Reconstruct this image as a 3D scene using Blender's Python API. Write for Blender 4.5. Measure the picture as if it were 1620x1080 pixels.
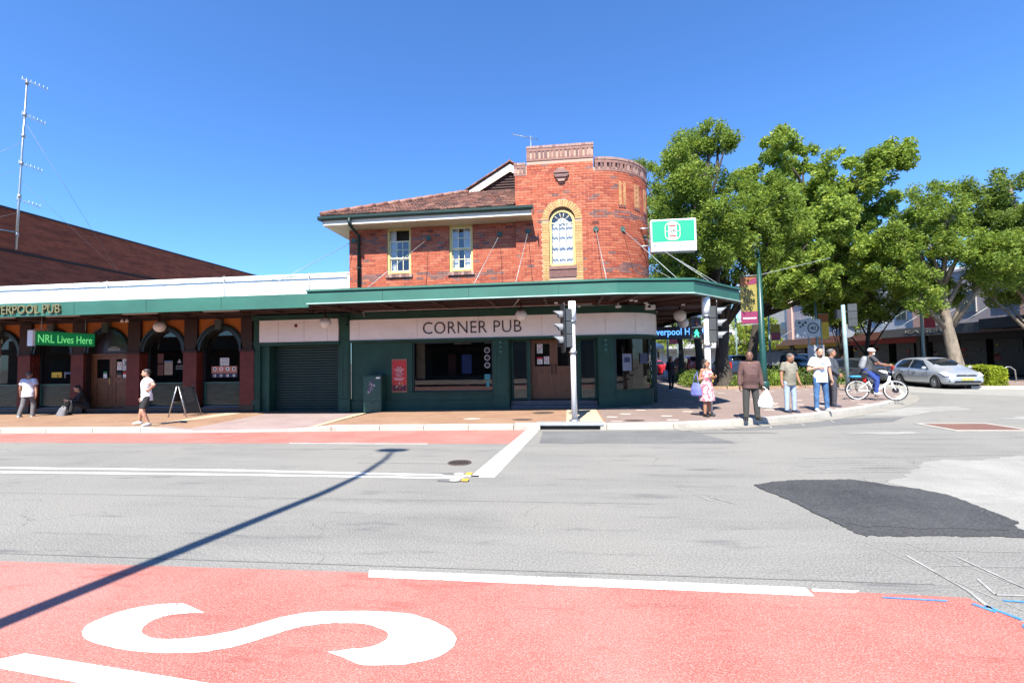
import bpy, bmesh, math, random
import numpy as np
from mathutils import Vector, Matrix, Euler

for o in list(bpy.data.objects):
    bpy.data.objects.remove(o)
S = bpy.context.scene
COL = S.collection
R_ = math.radians
random.seed(7)
rnd = random.Random(11)

# ------------------------------------------------------------------ camera
cam = bpy.data.cameras.new('camera')
cam.sensor_width = 36.0
cam.lens = 16.0
cam.clip_start = 0.05
cam.clip_end = 3000
co = bpy.data.objects.new('camera', cam)
COL.objects.link(co)
yaw, pitch, roll = R_(6.478), R_(2.4), R_(1.006)
fw = Vector((-math.sin(yaw) * math.cos(pitch), math.cos(yaw) * math.cos(pitch), math.sin(pitch)))
rt0 = Vector((math.cos(yaw), math.sin(yaw), 0))
up0 = rt0.cross(fw)
rt = math.cos(roll) * rt0 - math.sin(roll) * up0
up = math.sin(roll) * rt0 + math.cos(roll) * up0
co.matrix_world = Matrix(((rt.x, up.x, -fw.x, 0), (rt.y, up.y, -fw.y, 0), (rt.z, up.z, -fw.z, 1.72), (0, 0, 0, 1)))
S.camera = co

# ------------------------------------------------------------------ world, sun, exposure
SUN_EL, SUN_AZ = R_(52), math.atan2(-0.19, -0.98)      # azimuth of the sun itself, from +Y towards +X
w = bpy.data.worlds.new('World')
S.world = w
w.use_nodes = True
wn = w.node_tree
bg = wn.nodes['Background']
sky = wn.nodes.new('ShaderNodeTexSky')
sky.sky_type = 'NISHITA'
sky.sun_disc = False
sky.sun_elevation = SUN_EL
sky.sun_rotation = SUN_AZ
sky.altitude = 0
sky.air_density = 1.0
sky.dust_density = 0.3
sky.ozone_density = 3.0
tint = wn.nodes.new('ShaderNodeMix')
tint.data_type = 'RGBA'
tint.blend_type = 'MULTIPLY'
tint.inputs[0].default_value = 1.0
tint.inputs[7].default_value = (.62, 1.0, 1.46, 1)      # camera white balance: a deep, clean azure
wn.links.new(sky.outputs['Color'], tint.inputs[6])
wn.links.new(tint.outputs[2], bg.inputs['Color'])
bg.inputs['Strength'].default_value = 0.080
sl = bpy.data.lights.new('sun', 'SUN')
sl.energy = 5.0
sl.angle = R_(0.5)
sl.color = (1.0, 0.945, 0.83)
so = bpy.data.objects.new('sun', sl)
COL.objects.link(so)
so.location = (-8, -30, 40)
sd = Vector((math.sin(SUN_AZ) * math.cos(SUN_EL), math.cos(SUN_AZ) * math.cos(SUN_EL), math.sin(SUN_EL)))
so.rotation_euler = sd.to_track_quat('Z', 'Y').to_euler()
S.view_settings.view_transform = 'Standard'
S.view_settings.look = 'None'
S.view_settings.gamma = 1
S.view_settings.use_curve_mapping = False
S.view_settings.exposure = 1.29
S.render.engine = 'CYCLES'
S.cycles.max_bounces = 7
S.cycles.transparent_max_bounces = 8
S.cycles.caustics_reflective = False
S.cycles.caustics_refractive = False

# ------------------------------------------------------------------ materials
def nd(nt, t, **kw):
    n = nt.nodes.new(t)
    for k, v in kw.items():
        if k in n.inputs:
            n.inputs[k].default_value = v
        else:
            setattr(n, k, v)
    return n

def base_mat(name):
    m = bpy.data.materials.new(name)
    m.use_nodes = True
    nt = m.node_tree
    return m, nt, nt.nodes['Principled BSDF']

def c4(c):
    return (c[0], c[1], c[2], 1.0)

def mixc(nt, fac, a, b, mode='MIX'):
    n = nt.nodes.new('ShaderNodeMix')
    n.data_type = 'RGBA'
    n.blend_type = mode
    for sock, v in ((n.inputs[0], fac), (n.inputs[6], a), (n.inputs[7], b)):
        if hasattr(v, 'is_linked'):
            nt.links.new(v, sock)
        elif isinstance(v, (int, float)):
            sock.default_value = v
        else:
            sock.default_value = c4(v)
    return n.outputs[2]

def ramp(nt, src, lo, hi):
    n = nt.nodes.new('ShaderNodeMapRange')
    n.inputs['From Min'].default_value = lo
    n.inputs['From Max'].default_value = hi
    nt.links.new(src, n.inputs['Value'])
    return n.outputs['Result']

def coords(nt, kind='Object', scale=(1, 1, 1), rot=(0, 0, 0)):
    t = nt.nodes.new('ShaderNodeTexCoord')
    mp = nt.nodes.new('ShaderNodeMapping')
    mp.inputs['Scale'].default_value = scale
    mp.inputs['Rotation'].default_value = rot
    nt.links.new(t.outputs[kind], mp.inputs['Vector'])
    return mp.outputs['Vector']

def noise(nt, vec, scale, detail=4, rough=.6):
    n = nd(nt, 'ShaderNodeTexNoise', Scale=scale, Detail=detail, Roughness=rough)
    if vec is not None:
        nt.links.new(vec, n.inputs['Vector'])
    return n.outputs['Fac']

def bump(nt, p, h, strength, dist=.02):
    b = nd(nt, 'ShaderNodeBump', Strength=strength, Distance=dist)
    nt.links.new(h, b.inputs['Height'])
    nt.links.new(b.outputs['Normal'], p.inputs['Normal'])

MATS = {}
def pm(name, col, rough=.7, var=.18, scale=4, metal=0, bmp=0, bscale=60, dirt=None, stretch=(1, 1, 1), per_obj=0, coat=0):
    """general painted / plain material: colour with blotchy variation, fine relief, optional dirt colour"""
    if name in MATS:
        return MATS[name]
    m, nt, p = base_mat(name)
    v = coords(nt, 'Object', stretch)
    f = noise(nt, v, scale, 5)
    dark = [c * (1 - var) for c in col]
    lite = [min(1, c * (1 + var)) for c in col]
    out = mixc(nt, ramp(nt, f, .3, .7), dark, lite)
    if dirt:
        f2 = noise(nt, v, scale * 2.7, 8, .7)
        out = mixc(nt, ramp(nt, f2, .55, .75), out, dirt)
    if per_obj:
        oi = nt.nodes.new('ShaderNodeObjectInfo')
        hs = nt.nodes.new('ShaderNodeHueSaturation')
        nt.links.new(ramp(nt, oi.outputs['Random'], 0, 1), hs.inputs['Value'])
        mr = nt.nodes.new('ShaderNodeMapRange')
        mr.inputs['To Min'].default_value = 1 - per_obj
        mr.inputs['To Max'].default_value = 1 + per_obj
        nt.links.new(oi.outputs['Random'], mr.inputs['Value'])
        nt.links.new(mr.outputs['Result'], hs.inputs['Value'])
        nt.links.new(out, hs.inputs['Color'])
        out = hs.outputs['Color']
    nt.links.new(out, p.inputs['Base Color'])
    p.inputs['Roughness'].default_value = rough
    p.inputs['Metallic'].default_value = metal
    p.inputs['Coat Weight'].default_value = coat
    if bmp:
        bump(nt, p, noise(nt, v, bscale, 3), bmp)
    MATS[name] = m
    return m

def emat(name, col, strength, base=(.02, .02, .02)):
    if name in MATS:
        return MATS[name]
    m, nt, p = base_mat(name)
    p.inputs['Base Color'].default_value = c4(base)
    p.inputs['Emission Color'].default_value = c4(col)
    p.inputs['Emission Strength'].default_value = strength
    MATS[name] = m
    return m

def glass_mat(name, tint=(.8, .85, .85), refl=.1):
    if name in MATS:
        return MATS[name]
    m, nt, p = base_mat(name)
    nt.nodes.remove(p)
    out = nt.nodes['Material Output']
    tr = nd(nt, 'ShaderNodeBsdfTransparent')
    tr.inputs['Color'].default_value = c4(tint)
    gl = nd(nt, 'ShaderNodeBsdfGlossy', Roughness=.01)
    lw = nd(nt, 'ShaderNodeLayerWeight', Blend=.5)
    pw = nd(nt, 'ShaderNodeMath', operation='POWER')
    pw.inputs[1].default_value = 5.0
    nt.links.new(lw.outputs['Facing'], pw.inputs[0])
    mr = nd(nt, 'ShaderNodeMath', operation='MULTIPLY_ADD', use_clamp=True)
    mr.inputs[1].default_value = .9
    mr.inputs[2].default_value = refl
    nt.links.new(pw.outputs[0], mr.inputs[0])
    mx = nt.nodes.new('ShaderNodeMixShader')
    nt.links.new(mr.outputs[0], mx.inputs[0])
    nt.links.new(tr.outputs[0], mx.inputs[1])
    nt.links.new(gl.outputs[0], mx.inputs[2])
    nt.links.new(mx.outputs[0], out.inputs['Surface'])
    MATS[name] = m
    return m

def asphalt_mat():
    m, nt, p = base_mat('asphalt')
    v = coords(nt)
    vs = coords(nt, 'Object', (.25, 1.6, 1))
    big = noise(nt, v, .35, 4)
    streak = noise(nt, vs, 1.1, 6, .65)
    grit = noise(nt, v, 55, 3, .7)
    vor = nd(nt, 'ShaderNodeTexVoronoi', Scale=75.0)
    nt.links.new(v, vor.inputs['Vector'])
    a = mixc(nt, ramp(nt, streak, .32, .68), (.128, .125, .117), (.232, .225, .208))
    a = mixc(nt, ramp(nt, big, .4, .62), a, (.222, .212, .19))
    a = mixc(nt, .45, a, mixc(nt, ramp(nt, grit, .35, .65), (.085, .084, .08), (.35, .34, .315)))
    # oil and tyre darkening in the wheel paths, scattered scuffs
    sc = noise(nt, coords(nt, 'Object', (.5, 3.2, 1), (0, 0, .12)), 1.3, 8, .7)
    a = mixc(nt, ramp(nt, sc, .57, .72), a, (.105, .105, .108))
    # fine cracks
    vc = nd(nt, 'ShaderNodeTexVoronoi', Scale=.45, feature='DISTANCE_TO_EDGE')
    wv = nt.nodes.new('ShaderNodeVectorMath')
    wv.operation = 'ADD'
    nz = nd(nt, 'ShaderNodeTexNoise', Scale=1.3, Detail=5.0)
    nt.links.new(v, nz.inputs['Vector'])
    nt.links.new(v, wv.inputs[0])
    nt.links.new(nz.outputs['Color'], wv.inputs[1])
    nt.links.new(wv.outputs[0], vc.inputs['Vector'])
    cr = ramp(nt, vc.outputs['Distance'], .003, .0)
    mk = nt.nodes.new('ShaderNodeMath')
    mk.operation = 'MULTIPLY'
    nt.links.new(cr, mk.inputs[0])
    nt.links.new(ramp(nt, noise(nt, v, .7, 3), .5, .62), mk.inputs[1])
    a = mixc(nt, mk.outputs[0], a, (.07, .07, .07))
    nt.links.new(a, p.inputs['Base Color'])
    p.inputs['Roughness'].default_value = .85
    p.inputs['Specular IOR Level'].default_value = .25
    bump(nt, p, vor.outputs['Distance'], .5, .008)
    return m

def gritty(name, c1, c2, speck, amt=.35, scale=45, stain=None, spec_lo=.56, pale=None):
    m, nt, p = base_mat(name)
    v = coords(nt)
    a = mixc(nt, ramp(nt, noise(nt, v, .9, 6, .65), .35, .65), c1, c2)
    if pale:
        a = mixc(nt, ramp(nt, noise(nt, v, .55, 5, .62), .47, .62), a, pale)
        a = mixc(nt, ramp(nt, noise(nt, coords(nt, 'Object', (.35, 2.6, 1)), .9, 6, .7), .6, .74), a, [c * .8 for c in c1])
    g = noise(nt, v, scale, 4, .75)
    f = nt.nodes.new('ShaderNodeMath')
    f.operation = 'MULTIPLY'
    f.inputs[1].default_value = amt
    nt.links.new(ramp(nt, g, spec_lo - .06, spec_lo + .08), f.inputs[0])
    a = mixc(nt, f.outputs[0], a, speck)
    d = noise(nt, v, scale * 1.7, 2, .6)
    a = mixc(nt, ramp(nt, d, .64, .72), a, [c * .45 for c in c1])
    if stain:
        s = noise(nt, coords(nt, 'Object', (.6, 2.4, 1)), 1.6, 7, .7)
        a = mixc(nt, ramp(nt, s, .57, .75), a, stain)
    nt.links.new(a, p.inputs['Base Color'])
    p.inputs['Roughness'].default_value = .85
    bump(nt, p, g, .5, .008)
    MATS[name] = m
    return m

def line_paint():
    m, nt, p = base_mat('white_line_paint')
    v = coords(nt)
    a = mixc(nt, ramp(nt, noise(nt, v, 2.2, 5), .3, .7), (.58, .575, .55), (.76, .755, .735))
    a = mixc(nt, ramp(nt, noise(nt, v, 19, 8, .75), .64, .71), a, (.3, .29, .28))
    nt.links.new(a, p.inputs['Base Color'])
    p.inputs['Roughness'].default_value = .7
    bump(nt, p, noise(nt, v, 60, 3), .3, .006)
    # worn through to the road in specks, thicker where traffic crosses
    wr = nd(nt, 'ShaderNodeMath', operation='MULTIPLY')
    nt.links.new(ramp(nt, noise(nt, v, 55, 6, .75), .50, .58), wr.inputs[0])
    nt.links.new(ramp(nt, noise(nt, v, 1.9, 6, .65), .42, .62), wr.inputs[1])
    tr = nd(nt, 'ShaderNodeBsdfTransparent')
    mx = nd(nt, 'ShaderNodeMixShader')
    nt.links.new(wr.outputs[0], mx.inputs[0])
    nt.links.new(p.outputs[0], mx.inputs[1])
    nt.links.new(tr.outputs[0], mx.inputs[2])
    nt.links.new(mx.outputs[0], nt.nodes['Material Output'].inputs['Surface'])
    return m

def paver_mat(name, cols, mortar, bw, bh, rot=0., pale=None):
    m, nt, p = base_mat(name)
    v = coords(nt, 'Object', (1, 1, 1), (0, 0, rot))
    br = nd(nt, 'ShaderNodeTexBrick', Scale=1.0)
    br.inputs['Brick Width'].default_value = bw
    br.inputs['Row Height'].default_value = bh
    br.inputs['Mortar Size'].default_value = .006
    br.inputs['Bias'].default_value = -.1
    br.inputs['Color1'].default_value = c4(cols[0])
    br.inputs['Color2'].default_value = c4(cols[1])
    br.inputs['Mortar'].default_value = c4(mortar)
    nt.links.new(v, br.inputs['Vector'])
    a = mixc(nt, ramp(nt, noise(nt, v, 1.2, 6), .35, .7), br.outputs['Color'], cols[2])
    a = mixc(nt, ramp(nt, noise(nt, v, 30, 4), .4, .8), a, [c * .7 for c in cols[0]])
    if pale:
        b2 = nd(nt, 'ShaderNodeTexVoronoi', Scale=1.15, distance='CHEBYCHEV')
        nt.links.new(coords(nt, 'Object', (1, 1.7, 1), (0, 0, rot + .3)), b2.inputs['Vector'])
        a = mixc(nt, ramp(nt, b2.outputs['Distance'], .17, .15), a, pale)
    nt.links.new(a, p.inputs['Base Color'])
    p.inputs['Roughness'].default_value = .8
    bump(nt, p, br.outputs['Fac'], -.4, .01)
    MATS[name] = m
    return m

def wallbrick_mat(name, c1, c2, mortar, scale=1.0):
    m, nt, p = base_mat(name)
    t = nt.nodes.new('ShaderNodeTexCoord')
    sx = nt.nodes.new('ShaderNodeSeparateXYZ')
    cx = nt.nodes.new('ShaderNodeCombineXYZ')
    ad = nt.nodes.new('ShaderNodeMath')
    nt.links.new(t.outputs['Object'], sx.inputs[0])
    nt.links.new(sx.outputs['X'], ad.inputs[0])
    nt.links.new(sx.outputs['Y'], ad.inputs[1])
    nt.links.new(ad.outputs[0], cx.inputs[0])
    nt.links.new(sx.outputs['Z'], cx.inputs[1])
    br = nd(nt, 'ShaderNodeTexBrick', Scale=scale)
    br.inputs['Brick Width'].default_value = .24
    br.inputs['Row Height'].default_value = .086
    br.inputs['Mortar Size'].default_value = .008
    br.inputs['Color1'].default_value = c4(c1)
    br.inputs['Color2'].default_value = c4(c2)
    br.inputs['Mortar'].default_value = c4(mortar)
    nt.links.new(cx.outputs[0], br.inputs['Vector'])
    st = nt.nodes.new('ShaderNodeMapping')
    st.inputs['Scale'].default_value = (.5, 3, 1)
    nt.links.new(cx.outputs[0], st.inputs['Vector'])
    f = noise(nt, st.outputs[0], 1.1, 7, .75)
    a = mixc(nt, ramp(nt, f, .44, .62), br.outputs['Color'], [c * .42 for c in c2])
    a = mixc(nt, ramp(nt, noise(nt, st.outputs[0], 2.6, 5, .7), .56, .7), a, [c * 1.5 for c in c1])
    nt.links.new(a, p.inputs['Base Color'])
    p.inputs['Roughness'].default_value = .85
    bump(nt, p, br.outputs['Fac'], -.5, .01)
    MATS[name] = m
    return m

def leaf_mat(name, c1, c2, trans=.35):
    m, nt, p = base_mat(name)
    g = nt.nodes.new('ShaderNodeNewGeometry')
    a = mixc(nt, g.outputs['Random Per Island'], c1, c2)
    nzv = noise(nt, coords(nt), .75, 3)
    a = mixc(nt, ramp(nt, nzv, .38, .62), mixc(nt, .6, a, [c * .55 for c in c1]), a)
    a = mixc(nt, ramp(nt, noise(nt, coords(nt), 1.9, 2), .56, .7), a, [c2[0] * 1.25, c2[1] * 1.08, c2[2]])
    nt.links.new(a, p.inputs['Base Color'])
    p.inputs['Roughness'].default_value = .55
    p.inputs['Specular IOR Level'].default_value = .2
    tl = nt.nodes.new('ShaderNodeBsdfTranslucent')
    tc = mixc(nt, .5, a, [c2[0] * 1.6, c2[1] * 1.5, c2[2] * .8])
    nt.links.new(tc, tl.inputs['Color'])
    mx = nt.nodes.new('ShaderNodeMixShader')
    mx.inputs[0].default_value = trans
    nt.links.new(p.outputs[0], mx.inputs[1])
    nt.links.new(tl.outputs[0], mx.inputs[2])
    nt.links.new(mx.outputs[0], nt.nodes['Material Output'].inputs['Surface'])
    MATS[name] = m
    return m

# ------------------------------------------------------------------ mesh helpers
W = {}          # world position of every unrotated parent

def tag(o, label=None, cat=None, group=None, kind=None):
    if label: o['label'] = label
    if cat: o['category'] = cat
    if group: o['group'] = group
    if kind: o['kind'] = kind
    return o

def empty(name, loc, label, cat, group=None, rz=0):
    o = bpy.data.objects.new(name, None)
    o.empty_display_size = .2
    o.location = loc
    o.rotation_euler = (0, 0, rz)
    COL.objects.link(o)
    W[o] = Vector(loc)
    return tag(o, label, cat, group)

def link(o, parent=None, world=True):
    COL.objects.link(o)
    W[o] = Vector(o.location)
    if parent:
        o.parent = parent
        if world:
            o.location = Vector(o.location) - W[parent]
        else:
            W[o] = W[parent] + Vector(o.location)
    return o

def mesh_obj(name, me, mats, parent=None, world=True, loc=None):
    for m in (mats if isinstance(mats, (list, tuple)) else [mats]):
        me.materials.append(m)
    o = bpy.data.objects.new(name, me)
    if loc is not None:
        o.location = loc
    return link(o, parent, world)

class B:
    """collects solids and links them as ONE mesh object"""
    def __init__(s):
        s.bm = bmesh.new()
    def _faces(s, vs, faces, mi=0, smooth=False):
        v = [s.bm.verts.new(p) for p in vs]
        for f in faces:
            try:
                fc = s.bm.faces.new([v[i] for i in f])
                fc.material_index = mi
                fc.smooth = smooth
            except ValueError:
                pass
        return v
    def box(s, x0, x1, y0, y1, z0, z1, mi=0, M=None):
        vs = [Vector((x, y, z)) for z in (z0, z1) for y in (y0, y1) for x in (x0, x1)]
        if M is not None:
            vs = [M @ v for v in vs]
        s._faces(vs, [(0, 2, 3, 1), (4, 5, 7, 6), (0, 1, 5, 4), (2, 6, 7, 3), (0, 4, 6, 2), (1, 3, 7, 5)], mi)
        return s
    def prism(s, pts, vec, mi=0):
        """closed polygon pts (3D) extruded along vec"""
        n = len(pts)
        vec = Vector(vec)
        a = [Vector(p) for p in pts]
        vs = a + [p + vec for p in a]
        fs = [tuple(range(n - 1, -1, -1)), tuple(range(n, 2 * n))] + [(i, (i + 1) % n, n + (i + 1) % n, n + i) for i in range(n)]
        s._faces(vs, fs, mi)
        return s
    def tube(s, pts, r, seg=8, mi=0, smooth=True):
        pts = [Vector(p) for p in pts]
        rs = r if isinstance(r, (list, tuple)) else [r] * len(pts)
        rings = []
        prev = None
        for i, p in enumerate(pts):
            d = (pts[min(i + 1, len(pts) - 1)] - pts[max(i - 1, 0)]).normalized()
            if prev is None:
                u = d.orthogonal().normalized()
            else:
                u = (prev - d * prev.dot(d))
                u = u.normalized() if u.length > 1e-5 else d.orthogonal().normalized()
            prev = u
            q = d.cross(u)
            rings.append([s.bm.verts.new(p + (u * math.cos(2 * math.pi * k / seg) + q * math.sin(2 * math.pi * k / seg)) * rs[i]) for k in range(seg)])
        for a, b in zip(rings, rings[1:]):
            for k in range(seg):
                f = s.bm.faces.new((a[k], a[(k + 1) % seg], b[(k + 1) % seg], b[k]))
                f.smooth = smooth
                f.material_index = mi
        for rg in (rings[0][::-1], rings[-1]):
            f = s.bm.faces.new(rg)
            f.material_index = mi
        return s
    def lathe(s, prof, c=(0, 0, 0), axis='Z', seg=20, mi=0, sx=1, sy=1, smooth=True):
        """profile [(r, h)] revolved about an axis through c"""
        c = Vector(c)
        rings = []
        for r, h in prof:
            ring = []
            for k in range(seg):
                a = 2 * math.pi * k / seg
                x, y = r * math.cos(a) * sx, r * math.sin(a) * sy
                v = {'Z': (x, y, h), 'Y': (x, h, y), 'X': (h, x, y)}[axis]
                ring.append(s.bm.verts.new(c + Vector(v)))
            rings.append(ring)
        for a, b in zip(rings, rings[1:]):
            for k in range(seg):
                f = s.bm.faces.new((a[k], a[(k + 1) % seg], b[(k + 1) % seg], b[k]))
                f.smooth = smooth
                f.material_index = mi
        for rg in ((rings[0][::-1], rings[-1]) if tuple(prof[0]) != tuple(prof[-1]) else ()):
            f = s.bm.faces.new(rg)
            f.material_index = mi
        return s
    def ball(s, c, r, seg=14, rings=9, mi=0, sc=(1, 1, 1)):
        prof = [(max(r * math.sin(math.pi * i / rings), r * .02), -r * math.cos(math.pi * i / rings) * sc[2]) for i in range(rings + 1)]
        return s.lathe(prof, c, 'Z', seg, mi, sc[0], sc[1])
    def sheet(s, pts, mi=0):
        f = s.bm.faces.new([s.bm.verts.new(p) for p in pts])
        f.material_index = mi
        return s
    def obj(s, name, mats, parent=None, world=True, loc=None, bevel=0, recalc=True, label=None):
        if recalc:
            bmesh.ops.recalc_face_normals(s.bm, faces=s.bm.faces)
        if bevel:
            bmesh.ops.bevel(s.bm, geom=list(s.bm.edges), offset=bevel, segments=1, affect='EDGES', profile=.5)
        me = bpy.data.meshes.new(name)
        s.bm.to_mesh(me)
        s.bm.free()
        o = mesh_obj(name, me, mats, parent, world, loc)
        if label:
            o['label'] = label
        return o

def box(name, x0, x1, y0, y1, z0, z1, mat, parent=None, world=True, bevel=0):
    return B().box(x0, x1, y0, y1, z0, z1).obj(name, mat, parent, world, bevel=bevel)

def copy_tree(o, parent=None):
    c = o.copy()
    COL.objects.link(c)
    if parent:
        c.parent = parent
    for ch in list(o.children):
        copy_tree(ch, c)
    return c

def text_mesh(body, wid, hei, depth=.01, bold=0, shear=0, space=1.0, serif=False):
    cu = bpy.data.curves.new('lettering', 'FONT')
    cu.body = body
    cu.align_x, cu.align_y = 'CENTER', 'CENTER'
    cu.extrude = depth / 2
    cu.offset = bold
    cu.shear = shear
    cu.space_character = space
    cu.resolution_u = 3
    o = bpy.data.objects.new('lettering', cu)
    COL.objects.link(o)
    dg = bpy.context.evaluated_depsgraph_get()
    me = bpy.data.meshes.new_from_object(o.evaluated_get(dg))
    bpy.data.objects.remove(o)
    bpy.data.curves.remove(cu)
    co_ = np.empty(len(me.vertices) * 3)
    me.vertices.foreach_get('co', co_)
    co_ = co_.reshape(-1, 3)
    lo, hi = co_.min(0), co_.max(0)
    co_[:, 0] = (co_[:, 0] - (lo[0] + hi[0]) / 2) * wid / (hi[0] - lo[0])
    co_[:, 1] = (co_[:, 1] - (lo[1] + hi[1]) / 2) * hei / (hi[1] - lo[1])
    me.vertices.foreach_set('co', co_.ravel())
    return me

def text(body, wid, hei, mat, c, parent, rot=(90, 0, 0), name='lettering', world=True, **kw):
    """raised flat lettering centred at c; default reads from -Y"""
    o = mesh_obj(name, text_mesh(body, wid, hei, **kw), mat, parent, world, c)
    o.rotation_euler = [R_(a) for a in rot]
    return o

def zb(X):      # height of the footpath along the facades: the street climbs gently to the right
    return float(np.interp(X, [-40, -20, -9.6, -6.6, -3.8, -.9, 2, 4], [.03, .03, .055, .065, .10, .145, .19, .15]))
# ------------------------------------------------------------------ shared materials
ASPH = asphalt_mat()
RED = gritty('red_lane_surface', (.29, .080, .062), (.35, .125, .100), (.50, .33, .29), .6, 95, (.26, .055, .045), .54, (.35, .135, .112))
WHITE_LINE = line_paint()
PATCH = gritty('fresh_asphalt', (.020, .021, .023), (.048, .048, .05), (.13, .13, .13), .6, 60, (.06, .06, .06))
MILLED = gritty('milled_asphalt', (.21, .205, .19), (.285, .275, .25), (.4, .39, .36), .5, 50, (.17, .165, .155))
DARKER = gritty('old_patch_asphalt', (.10, .10, .10), (.14, .14, .138), (.3, .3, .29), .4, 55)
PAVE_L = paver_mat('orange_brick_paving', [(.30, .17, .105), (.24, .135, .085), (.33, .21, .14)], (.17, .12, .09), .23, .115, .785)
PAVE_R = paver_mat('pinkish_brick_paving', [(.235, .17, .15), (.2, .145, .128), (.26, .2, .18)], (.15, .12, .11), .23, .115, 0, (.5, .44, .39))
SLAB = gritty('crossover_concrete', (.25, .18, .17), (.31, .235, .225), (.4, .34, .32), .4, 30, (.2, .15, .14))
TAN = gritty('tan_concrete', (.42, .33, .22), (.48, .39, .27), (.55, .5, .42), .4, 30)
KERB = gritty('kerb_concrete', (.33, .31, .275), (.41, .385, .34), (.5, .48, .44), .4, 30, (.22, .205, .18))
GREEN = pm('green_gloss_paint', (.008, .052, .033), .68, .28, 1.6, dirt=(.012, .045, .034), bmp=.04, bscale=30)
GREEN_F = pm('faded_green_paint', (.030, .122, .090), .5, .16, 1.6, stretch=(.5, 1, 1), dirt=(.045, .115, .09))
GREEN_D = pm('dark_green_trim', (.006, .028, .022), .5)
CREAM = pm('cream_sign_paint', (.88, .81, .77), .6, .05, 1.2, dirt=(.78, .70, .65))
WHITEP = pm('white_parapet_paint', (.78, .77, .74), .7, .06, .8, stretch=(1.6, 1, .35), dirt=(.62, .60, .56))
OFFW = pm('offwhite_weathered_timber', (.62, .57, .48), .7, .12, 3, dirt=(.36, .27, .2), stretch=(.6, 1, 3))
YEL = pm('cream_yellow_window_paint', (.62, .46, .17), .55, .1, 5)
BROWN_T = pm('oxblood_tile', (.115, .015, .007), .65, .3, 5, bmp=.03)
BROWN_D = pm('dark_brown_tile', (.026, .007, .004), .7, .3, 5)
ORANGE = pm('orange_wall_tile', (.40, .115, .010), .6, .15, 6)
SOFFIT = pm('dark_brown_soffit_boards', (.045, .018, .012), .65, .3, 3, stretch=(6, .4, 1))
WOOD = pm('varnished_timber', (.15, .058, .02), .5, .35, 4, stretch=(8, 8, .6))
BLACKP = pm('black_paint', (.012, .012, .013), .45)
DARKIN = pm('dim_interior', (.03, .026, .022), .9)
STEEL = pm('galvanised_steel', (.42, .43, .44), .4, .15, 8, metal=.8)
WHITE_M = pm('white_powder_coat', (.68, .70, .72), .45, .06, 6, dirt=(.5, .5, .5))
GREY_M = pm('grey_plastic', (.10, .105, .115), .5)
IRON = pm('cast_iron', (.10, .075, .065), .6, .3, 20, metal=.3)
GLASS = glass_mat('shop_window_glass', (.55, .6, .58), .07)
GLASS_U = glass_mat('upper_window_glass', (.85, .88, .9), .12)
CURTAIN = pm('white_net_curtain', (.72, .72, .74), .9, .08, 20, stretch=(6, 1, .4))
GLOBE = pm('opal_globe_glass', (.72, .68, .64), .25, .03)
PAPER = pm('white_paper', (.75, .74, .70), .8)
REDP = pm('red_print', (.5, .03, .03), .6)
INK = pm('black_ink', (.015, .015, .018), .7)
STAY = pm('painted_steel_rod', (.33, .36, .36), .5, .2, 5, metal=.4)

def lerp(a, b, t):
    return a + (b - a) * t

# ------------------------------------------------------------------ ground, roads
def st(o):
    o['kind'] = 'structure'
    return o
st(B().sheet([(-900, -600, -.02), (900, -600, -.02), (900, 1500, -.02), (-900, 1500, -.02)]).obj('ground', pm('dry_ground', (.2, .19, .17), .9, .2, .3), recalc=False))
st(B().sheet([(-120, -1.0, 0), (120, -1.0, 0), (120, 90, 0), (-120, 90, 0)]).obj('road', ASPH, recalc=False))

KL = [(-60, 9.4), (-40, 9.9), (-15.2, 10.76), (-9.7, 10.87), (-4.7, 11.2), (1.0, 11.39), (2.6, 11.5), (4.1, 11.92), (5.45, 12.55), (6.7, 13.25), (7.85, 14.1), (9.1, 15.05), (10.3, 16.1), (11.7, 17.5), (13.2, 19.4), (14.3, 21.2), (14.6, 22.3), (14.0, 23.2), (12.6, 23.7), (10.6, 24.0)]
def kerb_y(X):
    return float(np.interp(X, [p[0] for p in KL[:17]], [p[1] for p in KL[:17]]))

def flat(name, pts, z, mat):
    return st(B().sheet([(p[0], p[1], z) for p in pts]).obj(name, mat, recalc=False))

def ragged(pts, amp, seed, step=.09):
    rg = random.Random(seed)
    out = []
    for i, p in enumerate(pts):
        q = pts[(i + 1) % len(pts)]
        n = max(1, int(math.hypot(q[0] - p[0], q[1] - p[1]) / step))
        for k in range(n):
            out.append((lerp(p[0], q[0], k / n) + rg.gauss(0, amp), lerp(p[1], q[1], k / n) + rg.gauss(0, amp)))
    return out

# red lane by the far kerb and red lane at the near side
flat('red_bus_lane', [(-60, 7.4), (-30, 8.4), (-13.4, 9.38), (-.82, 9.42), (-.7, 10.9), (-.98, 11.33), (-4.7, 11.14), (-9.7, 10.81), (-15.2, 10.7), (-40, 9.84), (-60, 9.34)], .002, RED)
flat('red_bus_lane', [(-40, 3.5), (-5.1, 3.62), (-1.55, 3.66), (1.74, 3.64), (2.78, 3.61), (2.9, 3.2), (2.98, 2.2), (3.0, -1.0), (-40, -1.0)], .002, RED)
def stripe(pts, z=.0045, mat=None, name='road_marking'):
    return flat(name, pts, z, mat or WHITE_LINE)
stripe([(-40, 6.93), (-9.6, 6.93), (-5.4, 6.93), (-1.3, 6.74), (-1.3, 6.83), (-5.4, 7.03), (-9.7, 7.03), (-40, 7.03)])
stripe([(-40, 6.64), (-9.4, 6.64), (-5.2, 6.66), (-1.55, 6.62), (-1.5, 6.69), (-5.2, 6.75), (-9.4, 6.76), (-40, 6.76)])
stripe([(-1.43, 6.74), (-1.06, 6.70), (-.66, 11.18), (-.97, 11.2)])
stripe([(-1.65, 3.70), (1.74, 3.67), (1.74, 3.545), (-1.6, 3.575)])
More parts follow.
